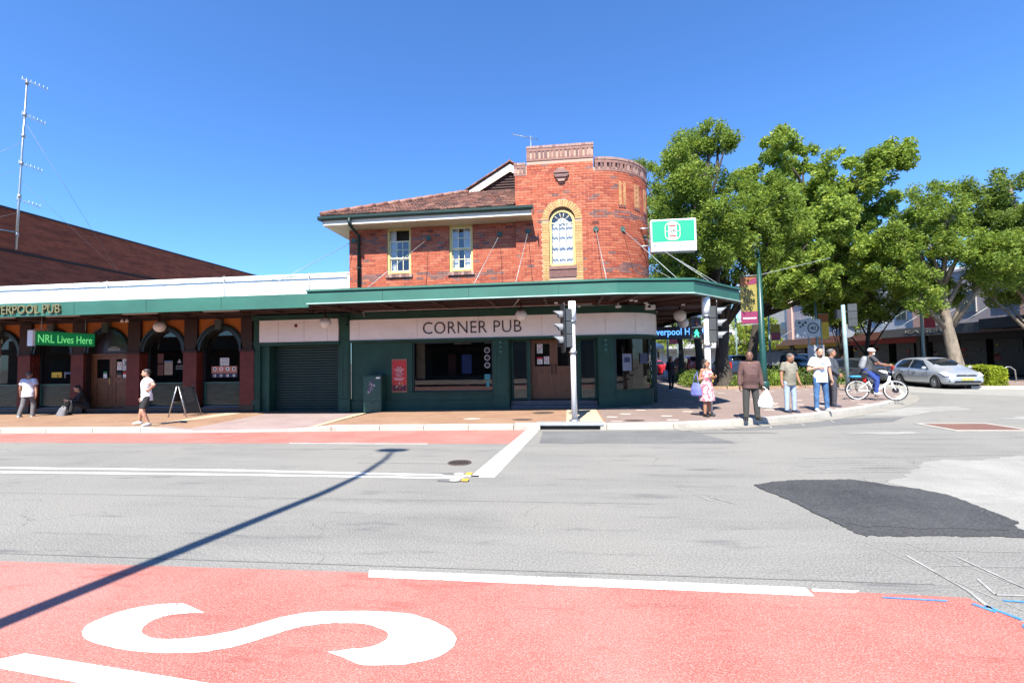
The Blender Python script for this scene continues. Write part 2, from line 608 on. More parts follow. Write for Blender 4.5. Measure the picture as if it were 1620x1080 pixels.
stripe([(-6.0, 9.42), (-2.9, 9.42), (-2.9, 9.37), (-6.0, 9.37)])
stripe([(1.78, 3.655), (2.1, 3.65), (2.05, 3.61), (1.76, 3.615)])
S_PTS = [(-2.789, 3.085), (-2.981, 3.048), (-3.136, 2.961), (-3.207, 2.827), (-3.199, 2.753), (-3.158, 2.699), (-3.033, 2.627), (-2.834, 2.579), (-2.592, 2.55), (-2.358, 2.556), (-2.181, 2.585), (-2.021, 2.661), (-1.881, 2.778), (-1.764, 2.872), (-1.6, 2.93), (-1.411, 2.946), (-1.298, 2.931), (-1.192, 2.889), (-1.139, 2.833), (-1.156, 2.76), (-1.258, 2.694), (-1.45, 2.655), (-1.191, 2.551), (-1.044, 2.563), (-0.902, 2.591), (-0.771, 2.659), (-0.708, 2.748), (-0.704, 2.843), (-0.782, 2.94), (-0.907, 3.017), (-1.07, 3.081), (-1.222, 3.097), (-1.407, 3.095), (-1.624, 3.077), (-1.826, 3.035), (-1.992, 2.943), (-2.13, 2.827), (-2.281, 2.745), (-2.447, 2.69), (-2.58, 2.679), (-2.688, 2.697), (-2.774, 2.745), (-2.805, 2.794), (-2.81, 2.875), (-2.721, 2.946), (-2.53, 2.984)]
def smooth(pts, n=4, sharp=(0, 21, 22, 45)):
    out = []
    N = len(pts)
    for i in range(N):
        p0, p1, p2, p3 = (Vector((*pts[(i + k - 1) % N], 0)) for k in range(4))
        if i in sharp: p0 = p1
        if (i + 1) % N in sharp: p3 = p2
        for k in range(n):
            t = k / n
            q = .5 * ((2 * p1) + (p2 - p0) * t + (2 * p0 - 5 * p1 + 4 * p2 - p3) * t * t + (3 * p1 - p0 - 3 * p2 + p3) * t ** 3)
            out.append((q.x + rnd.gauss(0, .0022), q.y + rnd.gauss(0, .0022)))
    return out
stripe(smooth(S_PTS))
stripe([(-3.45, 2.36), (-3.28, 2.475), (-1.6, 2.30), (-.9, 2.2), (-.6, 2.05), (-.6, 1.7), (-.9, 1.55), (-3.3, 1.6), (-3.3, 1.72), (-1.0, 1.7), (-.78, 1.85), (-1.0, 2.04), (-1.7, 2.17)])
# asphalt repairs on the crossing
PP = [(2.48, 6.47), (2.81, 6.66), (3.16, 6.76), (3.46, 6.79), (3.89, 6.82), (4.03, 6.72), (4.24, 6.51), (4.43, 6.39), (4.5, 6.26), (4.59, 6.14), (4.57, 5.87), (4.54, 5.52), (4.52, 5.22), (4.3, 5.08), (4.22, 4.98), (3.98, 4.95), (3.7, 4.99), (3.42, 4.94), (3.15, 5.0), (2.95, 4.97), (2.84, 5.06), (2.79, 4.98), (2.74, 4.94), (2.72, 5.07), (2.71, 5.19), (2.67, 5.34), (2.66, 5.58), (2.63, 5.83), (2.58, 6.03), (2.51, 6.24)]
PO_ = [(2.48, 6.47), (2.81, 6.66), (3.16, 6.76), (3.46, 6.79), (3.89, 6.82), (4.03, 6.72), (4.24, 6.51), (4.43, 6.39), (4.5, 6.26), (4.59, 6.14), (4.57, 5.87), (4.54, 5.52), (4.52, 5.22), (4.36, 5.04), (4.4, 4.88), (4.26, 4.79), (4.02, 4.8), (3.7, 4.77), (3.34, 4.78), (3.09, 4.74), (2.85, 4.75), (2.79, 4.71), (2.75, 4.81), (2.74, 4.94), (2.72, 5.07), (2.71, 5.19), (2.67, 5.34), (2.66, 5.58), (2.63, 5.83), (2.58, 6.03), (2.51, 6.24)]
flat('asphalt_patch', ragged(PO_, .011, 5, .04), .006, pm('coarse_patch_edge', (.05, .05, .052), .95, .5, 40, bmp=.8, bscale=50))
flat('asphalt_patch', ragged(PP, .010, 3, .035), .009, PATCH)
flat('milled_surface', ragged([(5.0, 7.34), (5.3, 7.6), (5.6, 7.98), (6.1, 8.15), (6.6, 8.1), (7.4, 8.5), (8.6, 8.6), (9.8, 8.2), (9.4, 6.6), (8.0, 5.6), (7.0, 5.1), (6.0, 4.85), (4.4, 4.9), (4.3, 5.4), (4.4, 6.0), (4.25, 6.4), (4.35, 6.75), (4.75, 7.0)], .035, 9, .12), .0025, MILLED)
flat('milled_surface', ragged([(6.1, 10.8), (6.7, 11.0), (7.6, 11.05), (7.9, 10.9), (7.3, 10.75), (6.9, 10.7)], .035, 9, .12), .0028, MILLED)
flat('milled_surface', ragged([(8.3, 14.0), (9.4, 15.1), (10.8, 15.9), (12.5, 16.2), (12.2, 15.3), (10.6, 14.7), (9.6, 13.9)], .035, 9, .12), .0025, MILLED)
flat('milled_surface', ragged([(10.9, 13.1), (12.5, 13.8), (15.5, 13.9), (15.5, 12.9), (13.0, 12.8)], .035, 9, .12), .0025, MILLED)
flat('milled_surface', ragged([(15, 22.5), (18.4, 29), (24, 27), (23, 19.5), (19, 18)], .035, 9, .12), .0025, MILLED)
flat('asphalt_patch', [(3.0, 11.15), (4.8, 11.75), (6.2, 12.55), (7.4, 13.3), (9.2, 13.6), (8.2, 12.6), (7.0, 12.2), (5.6, 11.6), (4.2, 11.2)], .003, DARKER)
flat('asphalt_patch', [(2.4, 10.95), (4.6, 10.95), (4.7, 10.8), (3.2, 10.78)], .003, DARKER)
flat('asphalt_patch', [(-.55, 9.5), (3.4, 9.55), (2.9, 11.2), (-.55, 11.1)], .0022, DARKER)
# painted survey marks
CHALK = pm('faint_white_survey_paint', (.29, .285, .27), .8, .3, 9, dirt=(.2, .2, .195))
BLUE = pm('blue_survey_paint', (.05, .22, .6), .8, .3, 14, dirt=(.3, .2, .2))
def line(a, b, wd, mat, z=.0062, name='survey_mark'):
    a, b = Vector((a[0], a[1], 0)), Vector((b[0], b[1], 0))
    n = (b - a).normalized().cross(Vector((0, 0, 1))) * wd / 2
    return flat(name, [a - n, b - n, b + n, a + n], z, mat)
line((2.2, 3.56), (2.6, 3.545), .016, BLUE)
line((2.98, 3.58), (3.2, 3.57), .02, BLUE)
line((2.80, 3.50), (2.88, 3.34), .03, BLUE)
line((2.74, 3.52), (2.8, 3.42), .03, BLUE, .0066)
for k in range(10):
    a0, a1 = k * .628, (k + 1) * .628
    line((2.86 + .05 * math.cos(a0), 3.22 + .06 * math.sin(a0)), (2.86 + .05 * math.cos(a1), 3.22 + .06 * math.sin(a1)), .022, BLUE, .007)
for a, b, wd in (((2.86, 4.3), (2.86, 3.7), .02), ((2.86, 3.7), (2.8, 3.45), .025), ((3.25, 4.3), (3.3, 3.66), .02), ((3.08, 3.9), (3.0, 3.66), .02), ((3.0, 3.66), (3.3, 3.66), .02),
                 ((1.75, 5.9), (1.95, 5.65), .02), ((1.62, 5.95), (1.72, 5.75), .02), ((3.4, 11.5), (3.75, 11.25), .05), ((3.1, 11.25), (3.75, 11.25), .04),
                 ((4.1, 11.3), (5.0, 11.55), .03), ((4.8, 11.45), (5.0, 11.85), .03), ((5.3, 12.1), (5.8, 11.9), .03), ((5.8, 11.9), (5.9, 12.3), .03),
                 ((6.3, 12.6), (6.8, 12.5), .03), ((6.8, 12.5), (6.95, 12.95), .03), ((2.2, 9.9), (3.4, 9.86), .025), ((3.9, 8.2), (7.5, 8.6), .015), ((3.5, 7.2), (4.9, 7.3), .015)):
    line(a, b, wd, CHALK)
for k in range(6):
    line((3.3 + k * .12, 7.35 + k * .16), (5.4 + k * .1, 7.45 + k * .17), .008, CHALK, .0068)
for k in range(2):
    line((2.95, 4.42 - k * .3), (4.6, 4.46 - k * .3), .005, CHALK, .0068)
    line((2.7 + k * .35, 4.6), (3.0 + k * .4, 3.4), .005, CHALK, .0072)
# seams and tar lines along the carriageway
SEAM = pm('tar_seam', (.13, .13, .128), .8, .3, 6)
for (x0, x1, y, wd) in ((-30, 1.0, 5.6, .006), (-8, -2.2, 8.75, .01), (-3.6, -1.9, 7.6, .012), (-12, 2.7, 3.78, .012)):
    line((x0, y + rnd.uniform(-.05, .05)), (x1, y + rnd.uniform(-.05, .05)), wd, SEAM, .0032, 'tar_seam')
# utility cover of rusty chequer plate in the crossing
st(B().box(8.5, 10.1, 11.1, 12.3, .004, .012).obj('cover_surround', KERB))
st(B().box(8.62, 9.98, 11.22, 12.18, .004, .017).obj('utility_cover', gritty('rusty_plate', (.13, .06, .045), (.17, .085, .065), (.25, .17, .14), .4, 40)))

# footpath: front edge at the kerb, back edge under the facades, then the corner and the side street
bm = B()
xs = [x for x in np.arange(-60, 4.01, 1.0)]
for a, b in zip(xs, xs[1:]):
    mi = 0
    zf = lambda X: float(np.interp(X, [-11, -10, -7, -6], [.138, .036, .036, .138]))
    bm.sheet([(a, kerb_y(a) + .14, zf(a)), (b, kerb_y(b) + .14, zf(b)), (b, 17.5, zb(b)), (a, 17.5, zb(a))], 0 if b <= 1.01 else 1)
cor = [(p[0], p[1] + .0) for p in KL if p[0] > 4.05]
pts = [(4, kerb_y(4) + .14)]
for i, p in enumerate(cor):
    q = KL[KL.index(p) - 1]
    d = Vector((p[0] - q[0], p[1] - q[1], 0)).normalized()
    n = Vector((-d.y, d.x, 0)) * .14
    pts.append((p[0] + n.x, p[1] + n.y))
pts += [(10.6, 60), (4, 60)]
f = [(x, y, .148 if i else .140) for i, (x, y) in enumerate(pts)]
bm.sheet(f, 1)
bm.sheet([(4, 17.5, .148), (4, 60, .148), (2.0, 60, .15), (2.0, 17.5, .15)], 1)
bmesh.ops.triangulate(bm.bm, faces=[fc for fc in bm.bm.faces if len(fc.verts) > 4])
foot = st(bm.obj('footpath', [PAVE_L, PAVE_R], recalc=False))
foot_n = foot.data.polygons
for pl in foot_n:
    if pl.normal.z < 0:
        pl.flip()

def on_path(name, pts, dz, mat):
    ps = []
    for x, y in pts:
        k = kerb_y(x) + .14
        t = (y - k) / (17.5 - k)
        f0 = float(np.interp(x, [-11, -10, -7, -6], [.138, .036, .036, .138]))
        ps.append((x, y, f0 + (zb(x) - f0) * t + dz))
    return st(B().sheet(ps).obj(name, mat, recalc=False))
on_path('driveway_crossover', [(-10.73, 11.03), (-10, 11.04), (-7, 11.2), (-6.72, 11.25), (-6.87, 14.6), (-7.2, 14.6), (-10.2, 14.6), (-11.05, 14.6)], .005, SLAB)
on_path('paving_band', [(-6.72, 11.25), (-6.45, 11.27), (-6.5, 14.6), (-6.87, 14.6)], .004, TAN)
on_path('paving_band', [(-11.35, 11.02), (-10.73, 11.03), (-11.05, 14.6), (-11.6, 14.6)], .004, TAN)
on_path('paving_band', [(.02, 11.56), (.95, 11.58), (.95, 14.6), (.05, 14.6)], .004, TAN)
for x, y, rx, ry, m, nm in ((-1.15, 12.2, .28, .17, IRON, 'inspection_cover'), (-.65, 13.7, .33, .3, IRON, 'inspection_cover'), (1.75, 11.95, .26, .16, IRON, 'inspection_cover'), (-2.55, 12.4, .25, .18, KERB, 'inspection_cover')):
    on_path(nm, [(x + rx * math.cos(a * math.pi / 6), y + ry * math.sin(a * math.pi / 6)) for a in range(12)], .006, m)

# kerb: separate concrete lengths with open joints
kerb = st(B().box(-.01, .01, -.01, .01, -.3, -.28).obj('kerb', KERB))
def kerb_piece(a, b, ha, hb, name='kerb_stone'):
    a, b = Vector((a[0], a[1], 0)), Vector((b[0], b[1], 0))
    d = (b - a).normalized()
    n = Vector((-d.y, d.x, 0))
    a2, b2 = a + d * .006, b - d * .006
    z = Vector((0, 0, 1))
    bb = B()
    vs = [a2 - n * .02, b2 - n * .02, b2 + n * .15, a2 + n * .15]
    top = [a2 + n * .015 + z * ha, b2 + n * .015 + z * hb, b2 + n * .15 + z * hb, a2 + n * .15 + z * ha]
    mid = [a2 - n * .01 + z * (ha - .025), b2 - n * .01 + z * (hb - .025)]
    bot = [v - z * .05 for v in vs]
    P = bot + top + mid
    bb._faces(P, [(0, 1, 9, 8), (8, 9, 5, 4), (4, 5, 6, 7), (2, 3, 7, 6), (3, 2, 1, 0), (0, 8, 4, 7, 3), (1, 2, 6, 5, 9)])
    o = bb.obj(name, KERB, kerb)
    return o
def kerb_h(X):
    if 0.02 > X > -1.0 and False: return .02
    return float(np.interp(X, [-10.9, -10.0, -7.0, -6.5], [.14, .04, .04, .14])) if X < 2 else .15
acc = []
for p, q in zip(KL, KL[1:]):
    L = math.hypot(q[0] - p[0], q[1] - p[1])
    n = max(1, round(L / 1.25))
    for i in range(n):
        a = (p[0] + (q[0] - p[0]) * i / n, p[1] + (q[1] - p[1]) * i / n)
        b = (p[0] + (q[0] - p[0]) * (i + 1) / n, p[1] + (q[1] - p[1]) * (i + 1) / n)
        if a[0] < -24 and q[0] < 0 and b[0] < -24:
            if i == 0: kerb_piece(p, q, .14, .14)
            break
        if -1.0 < (a[0] + b[0]) / 2 < 1.25:
            continue
        kerb_piece(a, b, kerb_h(a[0]), kerb_h(b[0]))
GUTM = gritty('gutter_concrete', (.20, .185, .16), (.26, .245, .215), (.36, .34, .3), .4, 30, (.15, .14, .12))
# gutter strip in front of the kerb on the corner
for p, q in zip(KL[6:16], KL[7:17]):
    d = Vector((q[0] - p[0], q[1] - p[1], 0)).normalized()
    n = Vector((-d.y, d.x, 0))
    a, b = Vector((p[0], p[1], 0)), Vector((q[0], q[1], 0))
    flat('gutter', [a - n * .40, b - n * .40, b - n * .03, a - n * .03], .007, GUTM)
# storm drain inlet set into the kerb
dr = empty('storm_drain_inlet', (.15, 11.4, 0), 'kerb stormwater inlet with grey steel lintel over a black slot below the white signal pole', 'drain')
ya = lambda x: kerb_y(x)
box('lintel', -.72, .92, 11.30, 11.62, .10, .165, pm('grey_steel_lintel', (.3, .32, .36), .5, .15, 6), dr, bevel=.01)
box('recess', -.62, .84, 11.42, 11.9, .0, .098, BLACKP, dr)
box('end_block', -1.27, -.62, 11.28, 11.6, -.02, .15, KERB, dr, bevel=.012)
box('end_block', .84, .994, 11.32, 11.6, -.02, .15, KERB, dr, bevel=.012)

# round cast grate in the carriageway, reflectors
g = empty('road_grate', (-1.8, 7.65, 0), 'round rusty drain grate set in the road near the stop line', 'drain grate')
B().lathe([(.17, .002), (.2, .002), (.2, .014), (.17, .014), (.17, .002)], (-1.8, 7.65, 0), seg=24).obj('rim', IRON, g)
B().lathe([(.17, .003), (.17, .0055)], (-1.8, 7.65, 0), seg=24).obj('pit', BLACKP, g)
for k in range(9):
    x = -.16 + k * .04
    h = math.sqrt(.172 ** 2 - x * x)
    box('bar', -1.8 + x - .009, -1.8 + x + .009, 7.65 - h, 7.65 + h, .006, .013, IRON, g)
RY = pm('amber_reflector', (.6, .38, .05), .3)
for (x, y, lab) in ((-1.62, 6.86, 'raised pavement reflector with amber lens on the far white line'), (-1.6, 6.5, 'raised pavement reflector with amber lens just short of the white line')):
    r = empty('road_reflector', (x, y, 0), lab, 'road reflector', 'reflectors at the centre line')
    B().lathe([(.1, .01), (.085, .026), (.05, .032)], (x, y, 0), seg=12, sy=.7).obj('body', pm('grey_ceramic', (.3, .29, .27), .5), r)
    B().box(x + .1, x + .2, y - .05, y + .05, .01, .03).obj('lens', RY, r, bevel=.008)
    B().lathe([(.17, .009), (.17, .0105)], (x - .1, y, 0), seg=12, sy=.35).obj('glue_pad', SEAM, r)
# near footpath under the camera
st(B().box(-120, 120, -14, -1.0, -.02, .14).obj('near_footpath', PAVE_R))
# ------------------------------------------------------------------ corner pub
pub = empty('corner_pub', (0, 0, 0), 'two storey red brick corner pub with curved tower, tiled roof and green shopfront', 'building')
MORTAR = pm('grey_lime_mortar', (.42, .28, .215), .9, .12, 20)
BR = [pm('red_brick_a', (.335, .073, .034), .8, .2, 9, bmp=.2), pm('red_brick_b', (.375, .092, .044), .8, .2, 9, bmp=.2), pm('red_brick_c', (.275, .054, .028), .8, .2, 9, bmp=.2),
      pm('red_brick_d', (.41, .122, .063), .8, .2, 9, bmp=.2), pm('manganese_brick_a', (.15, .072, .064), .8, .2, 9, bmp=.2), pm('manganese_brick_b', (.215, .095, .078), .8, .2, 9, bmp=.2)]
TANB = [pm('tan_brick_a', (.46, .28, .115), .8, .2, 9, bmp=.2), pm('tan_brick_b', (.40, .235, .095), .8, .2, 9, bmp=.2)]
CAPB = [pm('coping_brick_a', (.23, .12, .10), .8, .2, 9, bmp=.2), pm('coping_brick_b', (.32, .20, .17), .8, .2, 9, bmp=.2), pm('coping_brick_c', (.15, .08, .075), .8, .2, 9, bmp=.2)]
TX0, TX1, TY, TR = -1.5, 1.09, 14.9, 2.02      # tower front, then a quarter round
ZB = 3.5
def tower(s, off=0.):
    """point on the tower skin at arc length s from TX0 (off = outwards), and its heading"""
    L = TX1 - TX0
    if s <= L:
        return Vector((TX0 + s, TY - off, 0)), 0.
    a = (s - L) / TR
    if a > math.pi / 2:
        e = (a - math.pi / 2) * TR
        return Vector((TX1 + TR + off, TY + TR + e, 0)), math.pi / 2
    return Vector((TX1 + (TR + off) * math.sin(a), TY + TR - (TR + off) * math.cos(a), 0)), a
LT = TX1 - TX0
LEND = LT + TR * math.pi / 2 + 1.2
# solid core of the walls (mortar face 9 mm behind the bricks)
OPEN = {'left': [(-5.99, -5.14, 4.75, 6.36), (-3.80, -2.98, 4.75, 6.36)], 'arch': (.03, .42, 4.82, 6.33)}
wl = B()
# left wall panels round the two windows
cuts = [-7.36, -5.99, -5.14, -3.80, -2.98, -1.5]
for i, (a, b) in enumerate(zip(cuts, cuts[1:])):
    if i in (1, 3):
        wl.box(a, b, 15.009, 15.3, ZB, 4.75)
        wl.box(a, b, 15.009, 15.3, 6.36, 6.6)
    else:
        wl.box(a, b, 15.009, 15.3, ZB, 6.6)
wl.box(-7.36, -7.06, 15.3, 26, ZB, 6.6)
wall_left = wl.obj('brick_wall', MORTAR, pub)
tw = B()
def ring_wall(bb, s0, s1, z0, z1, o0=-.009, o1=-.3, step=.12, mi=0):
    n = max(1, int(math.ceil((s1 - s0) / step)))
    for i in range(n):
        a, b = s0 + (s1 - s0) * i / n, s0 + (s1 - s0) * (i + 1) / n
        p = [tower(a, o0)[0], tower(b, o0)[0], tower(b, o1)[0], tower(a, o1)[0]]
        bb.prism([q + Vector((0, 0, z0)) for q in p], (0, 0, z1 - z0), mi)
AC, AR = .03 - TX0, .43
ring_wall(tw, 0, AC - AR, ZB, 8.2, step=3)
ring_wall(tw, AC + AR, LEND, ZB, 8.0)
ring_wall(tw, AC - AR, AC + AR, ZB, 4.8, step=3)
ring_wall(tw, .4, LT, 8.0, 8.8, step=3)
# area above the round head
n = 14
for i in range(n):
    a0, a1 = math.pi * i / n, math.pi * (i + 1) / n
    x0, x1 = .03 + AR * math.cos(a0), .03 + AR * math.cos(a1)
    tw.prism([(x0, 14.909, 6.33 + AR * math.sin(a0)), (x0, 14.909, 8.2), (x1, 14.909, 8.2), (x1, 14.909, 6.33 + AR * math.sin(a1))], (0, .29, 0))
wall_tower = tw.obj('tower_wall', MORTAR, pub)
# --- bricks
BL, BH, JT = .232, .076, .010
singles, mass = [], [B(), B()]
def brick_row(L, s0, s1, holes, z, k, place, wi):
    off = (k % 2) * .121
    segs = []
    s = s0 - off
    while s < s1:
        a, b = max(s, s0), min(s + BL, s1)
        s += BL + JT
        if b - a < .03: continue
        parts = [(a, b)]
        for h0, h1 in holes:
            q = []
            for (u, v) in parts:
                if v <= h0 or u >= h1: q.append((u, v))
                else:
                    if u < h0: q.append((u, h0))
                    if v > h1: q.append((h1, v))
            parts = q
        for (u, v) in parts:
            if v - u > .03:
                segs.append((u, v))
    for (u, v) in segs:
        place(u, v, z, wi)
def pick(z, s, wi):
    dk = .03
    if wi == 1 and 6.28 < z < 6.56 and s > 2.3: dk = .75
    if wi == 1 and 4.52 < z < 4.80 and s > 2.6: dk = .6
    if wi == 0 and 4.45 < z < 4.72: dk = .55
    if wi == 0 and 5.72 < z < 6.02: dk = .2
    if wi == 0: dk = max(dk, .05)
    if rnd.random() < dk: return 4 + (rnd.random() < .45)
    return rnd.choice([0, 0, 1, 1, 2, 3])
BM_CACHE = {}
def place(u, v, z, wi):
    mi = pick(z, u, wi)
    pr = rnd.uniform(-.002, .003)
    full = abs(v - u - BL) < .004
    if wi == 0:
        c, ang = Vector((-7.36 + (u + v) / 2, 15.0, 0)), 0
    else:
        c, ang = tower((u + v) / 2)
    M = Matrix.Translation(c + Vector((0, 0, z))) @ Matrix.Rotation(ang, 4, 'Z')
    if wi == 1 and full and len(singles) < 300 and 4.85 < z < 7.9 and 1.4 < u < 4.3 and not (6.5 < z < 7.6 and u > LT + .6):
        if mi not in BM_CACHE:
            bb = B().box(-BL / 2, BL / 2, 0, .05, 0, BH)
            bmesh.ops.bevel(bb.bm, geom=list(bb.bm.edges), offset=.004, segments=1, affect='EDGES')
            me = bpy.data.meshes.new('brick')
            bb.bm.to_mesh(me)
            me.materials.append(BR[mi])
            BM_CACHE[mi] = me
        o = bpy.data.objects.new('brick', BM_CACHE[mi])
        COL.objects.link(o)
        o.parent = wall_tower
        o.matrix_local = M @ Matrix.Translation((0, -pr, 0))
        singles.append(o)
    else:
        h = (v - u) / 2
        mass[wi].box(-h, h, -pr, .05, 0, BH, mi, M)
k = 0
z = ZB
while z < 8.2:
    if z < 6.5:
        holes = [(a + 7.36, b + 7.36) for a, b, z0, z1 in OPEN['left'] if z + BH > z0 and z < z1]
        brick_row(None, 0, 5.86, holes, z, k, place, 0)
    holes = []
    zz = z + BH / 2
    if 4.3 < zz < 6.33:
        holes.append((AC - .66, AC + .66))
    elif 6.33 <= zz < 6.99:
        hw = math.sqrt(max(0, .66 ** 2 - (zz - 6.33) ** 2))
        holes.append((AC - hw, AC + hw))
    for s0 in (LT + .86, LT + 1.52, LT + 2.15):
        if 6.78 < zz < 7.56: holes.append((s0 - .02, s0 + .09)); holes.append((s0 + .15, s0 + .26))
    smax = LEND if z < 7.85 else (LT if z < 8.2 else 0)
    smin = 0 if z < 7.85 else .4
    if z > 7.85: holes = holes + []
    brick_row(None, smin, smax, holes, z, k, place, 1)
    z += .086
    k += 1
for wi, par in ((0, wall_left), (1, wall_tower)):
    o = mass[wi].obj('brickwork', BR, par)
    o['kind'] = 'stuff'
# --- tan brick arch and jambs round the tower window
for i in range(21):
    a0, a1 = math.pi * i / 21 + .012, math.pi * (i + 1) / 21 - .012
    b = B().prism([(.03 + r * math.cos(a), 14.89, 6.33 + r * math.sin(a)) for r, a in ((.43, a0), (.655, a0), (.655, a1), (.43, a1))], (0, .2, 0))
    b.obj('arch_brick', TANB[i % 3 == 1], wall_tower)
for sx in (-1, 1):
    z = 3.6
    k = 0
    while z < 6.28:
        x = .03 + sx * .43
        xx = sorted((x, x + sx * .225))
        if z + .08 < 6.34 and z > 3.9:
            if k % 2:
                B().box(xx[0], xx[1], 14.89, 15.1, z, min(z + .076, 6.325)).obj('jamb_brick', TANB[rnd.random() < .4], wall_tower)
            else:
                mid = (xx[0] + xx[1]) / 2
                B().box(xx[0], mid - .004, 14.89, 15.1, z, min(z + .076, 6.325)).box(mid + .004, xx[1], 14.89, 15.1, z, min(z + .076, 6.325)).obj('jamb_brick', TANB[rnd.random() < .4], wall_tower)
        z += .086
        k += 1
B().box(-.42, .48, 14.86, 15.0, 4.68, 4.79).obj('sill', CAPB[0], wall_tower)
B().box(-.42, .48, 14.885, 14.95, 4.42, 4.66).obj('panel', BR[4], wall_tower)
# three pairs of tan strips on the curve, with dark dentils under them
for s0 in (LT + .86, LT + 1.52, LT + 2.15):
    for d in (0, .17):
        b = B()
        ring_wall(b, s0 + d - .015, s0 + d + .085, 6.78, 7.56, .012, -.1)
        b.obj('tan_strip', pm('dull_tan_brick', (.40, .20, .085), .8, .25, 9, bmp=.2), wall_tower)
    for d in (-.03, .07, .17):
        b = B()
        ring_wall(b, s0 + d, s0 + d + .05, 6.69, 6.77, .03, -.1)
        b.obj('dentil', CAPB[2], wall_tower)
# stepped brick corbel ornament
orn = B()
for i, (hw, z0, z1) in enumerate(((.24, 7.86, 7.93), (.24, 7.79, 7.855), (.20, 7.72, 7.785), (.16, 7.65, 7.715), (.11, 7.585, 7.645), (.06, 7.53, 7.58), (.15, 7.935, 8.0), (.09, 8.005, 8.05))):
    orn.box(.04 - hw, .04 + hw, 14.80 + i * .004 + (.03 if i % 2 else 0), 14.95, z0, z1, i % 3)
orn.obj('corbel_ornament', CAPB, wall_tower)
# parapet copings: recessed slots between soldier bricks, header course on top
def coping(s0, s1, z0, zt):
    b = B()
    ring_wall(b, s0, s1, z0, z0 + .075, .012, -.3, .2, 0)
    ring_wall(b, s0, s1, z0 + .085, zt - .10, -.05, -.3, .2, 2)
    b.obj('coping', CAPB, pub)
    s = s0 + .005
    k = 0
    while s < s1 - .05:
        b = B()
        ring_wall(b, s, min(s + (.105 if k % 2 == 0 else .075), s1), z0 + .083, zt - .185, .012, -.12)
        b.obj('soldier_brick', CAPB[rnd.choice([0, 2, 1])], pub)
        s += .115 if k % 2 else .175
        k += 1
    b = B()
    ring_wall(b, s0, s1, zt - .18, zt - .085, .016, -.3, .2, 0)
    b.obj('coping_course', CAPB, pub)
    s = s0
    while s < s1 - .03:
        b = B()
        ring_wall(b, s, min(s + .10, s1), zt - .08, zt - rnd.uniform(-.004, .004), .028, -.3)
        b.obj('header_brick', CAPB[rnd.choice([1, 1, 0])], pub)
        s += .108
coping(.4, LT + .02, 8.34, 8.84)
coping(LT + .05, LEND - .2, 7.88, 8.34)
coping(-.03, .36, 7.86, 8.30)

# --- double hung windows upstairs
def sash_window(x0, x1, z0, z1, yf, top_open):
    wn_ = box('window', x0 - .001, x1 + .001, yf + .07, yf + .10, z0 - .001, z0 + .03, YEL, pub)
    t = .075
    f = B()
    for bx in ((x0, x0 + t, z0, z1), (x1 - t, x1, z0, z1), (x0 + t, x1 - t, z1 - t, z1), (x0 + t, x1 - t, z0 + .031, z0 + t + .03)):
        f.box(bx[0], bx[1], yf - .02, yf + .1, bx[2], bx[3])
    f.obj('frame', YEL, wn_, bevel=.004)
    zm = z0 + (z1 - z0) * (.5 if not top_open else .43)
    zt = z1 - t
    ztop = zt if not top_open else z1 - .44
    bars = ((z0 + t + .03, zm, yf + .05, 3, 2 if not top_open else 1), (zm, ztop, yf + .02, 3, 2))
    xl, xr = x0 + t, x1 - t
    if top_open:
        bars = ((z0 + t + .03, z0 + .55, yf + .05, 3, 1), (z0 + .55, ztop, yf + .02, 3, 2))
    for (a, b, y, nx, nz) in bars:
        s = B()
        s.box(xl, xr, y, y + .035, a, a + .04).box(xl, xr, y, y + .035, b - .04, b)
        s.box(xl, xl + .035, y, y + .035, a + .04, b - .04).box(xr - .035, xr, y, y + .035, a + .04, b - .04)
        s.obj('sash', pm('white_sash_paint', (.7, .62, .42), .5), wn_)
        g0, g1, h0, h1 = xl + .035, xr - .035, a + .04, b - .04
        bar = B()
        for i in range(1, nx):
            x = g0 + (g1 - g0) * i / nx
            bar.box(x - .011, x + .011, y + .004, y + .03, h0, h1)
        for j in range(1, nz):
            zz = h0 + (h1 - h0) * j / nz
            bar.box(g0, g1, y + .0045, y + .0295, zz - .011, zz + .011)
        bar.obj('glazing_bar', MATS['white_sash_paint'], wn_)
        for i in range(nx):
            for j in range(nz):
                B().sheet([(g0 + (g1 - g0) * (i + u) / nx, y + .018 + rnd.uniform(-.003, .003), h0 + (h1 - h0) * (j + v_) / nz) for u, v_ in ((0, 0), (1, 0), (1, 1), (0, 1))]).obj('pane', GLASS_U, wn_)
    # net curtains and the dim room behind
    c = B()
    def curtain(xa, xb):
        N = 18
        prev = None
        for i in range(N + 1):
            x = xa + (xb - xa) * i / N
            p = (x, yf + .16 + .02 * math.sin(i * 2.1), 0)
            if prev:
                c.sheet([(prev[0], prev[1], z0 + .05), (p[0], p[1], z0 + .05), (p[0], p[1], z1 - .05), (prev[0], prev[1], z1 - .05)])
            prev = p
    curtain(x0 + .04, x0 + (x1 - x0) * (.3 if top_open else .34))
    curtain(x1 - (x1 - x0) * (.05 if top_open else .4), x1 - .04)
    c.obj('curtain', CURTAIN, wn_)
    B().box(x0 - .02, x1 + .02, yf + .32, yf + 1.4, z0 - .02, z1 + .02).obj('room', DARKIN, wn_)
    b = B()
    for i in range(8):
        w_ = (x1 - x0 + .1) / 8
        b.box(x0 - .05 + i * w_ + .004, x0 - .05 + (i + 1) * w_ - .004, yf - .12, yf + .02, z0 - .115, z0 - .006, i % 3)
    b.obj('sill', CAPB, wn_)
sash_window(-5.99, -5.14, 4.75, 6.36, 15.06, True)
sash_window(-3.80, -2.98, 4.75, 6.36, 15.06, False)
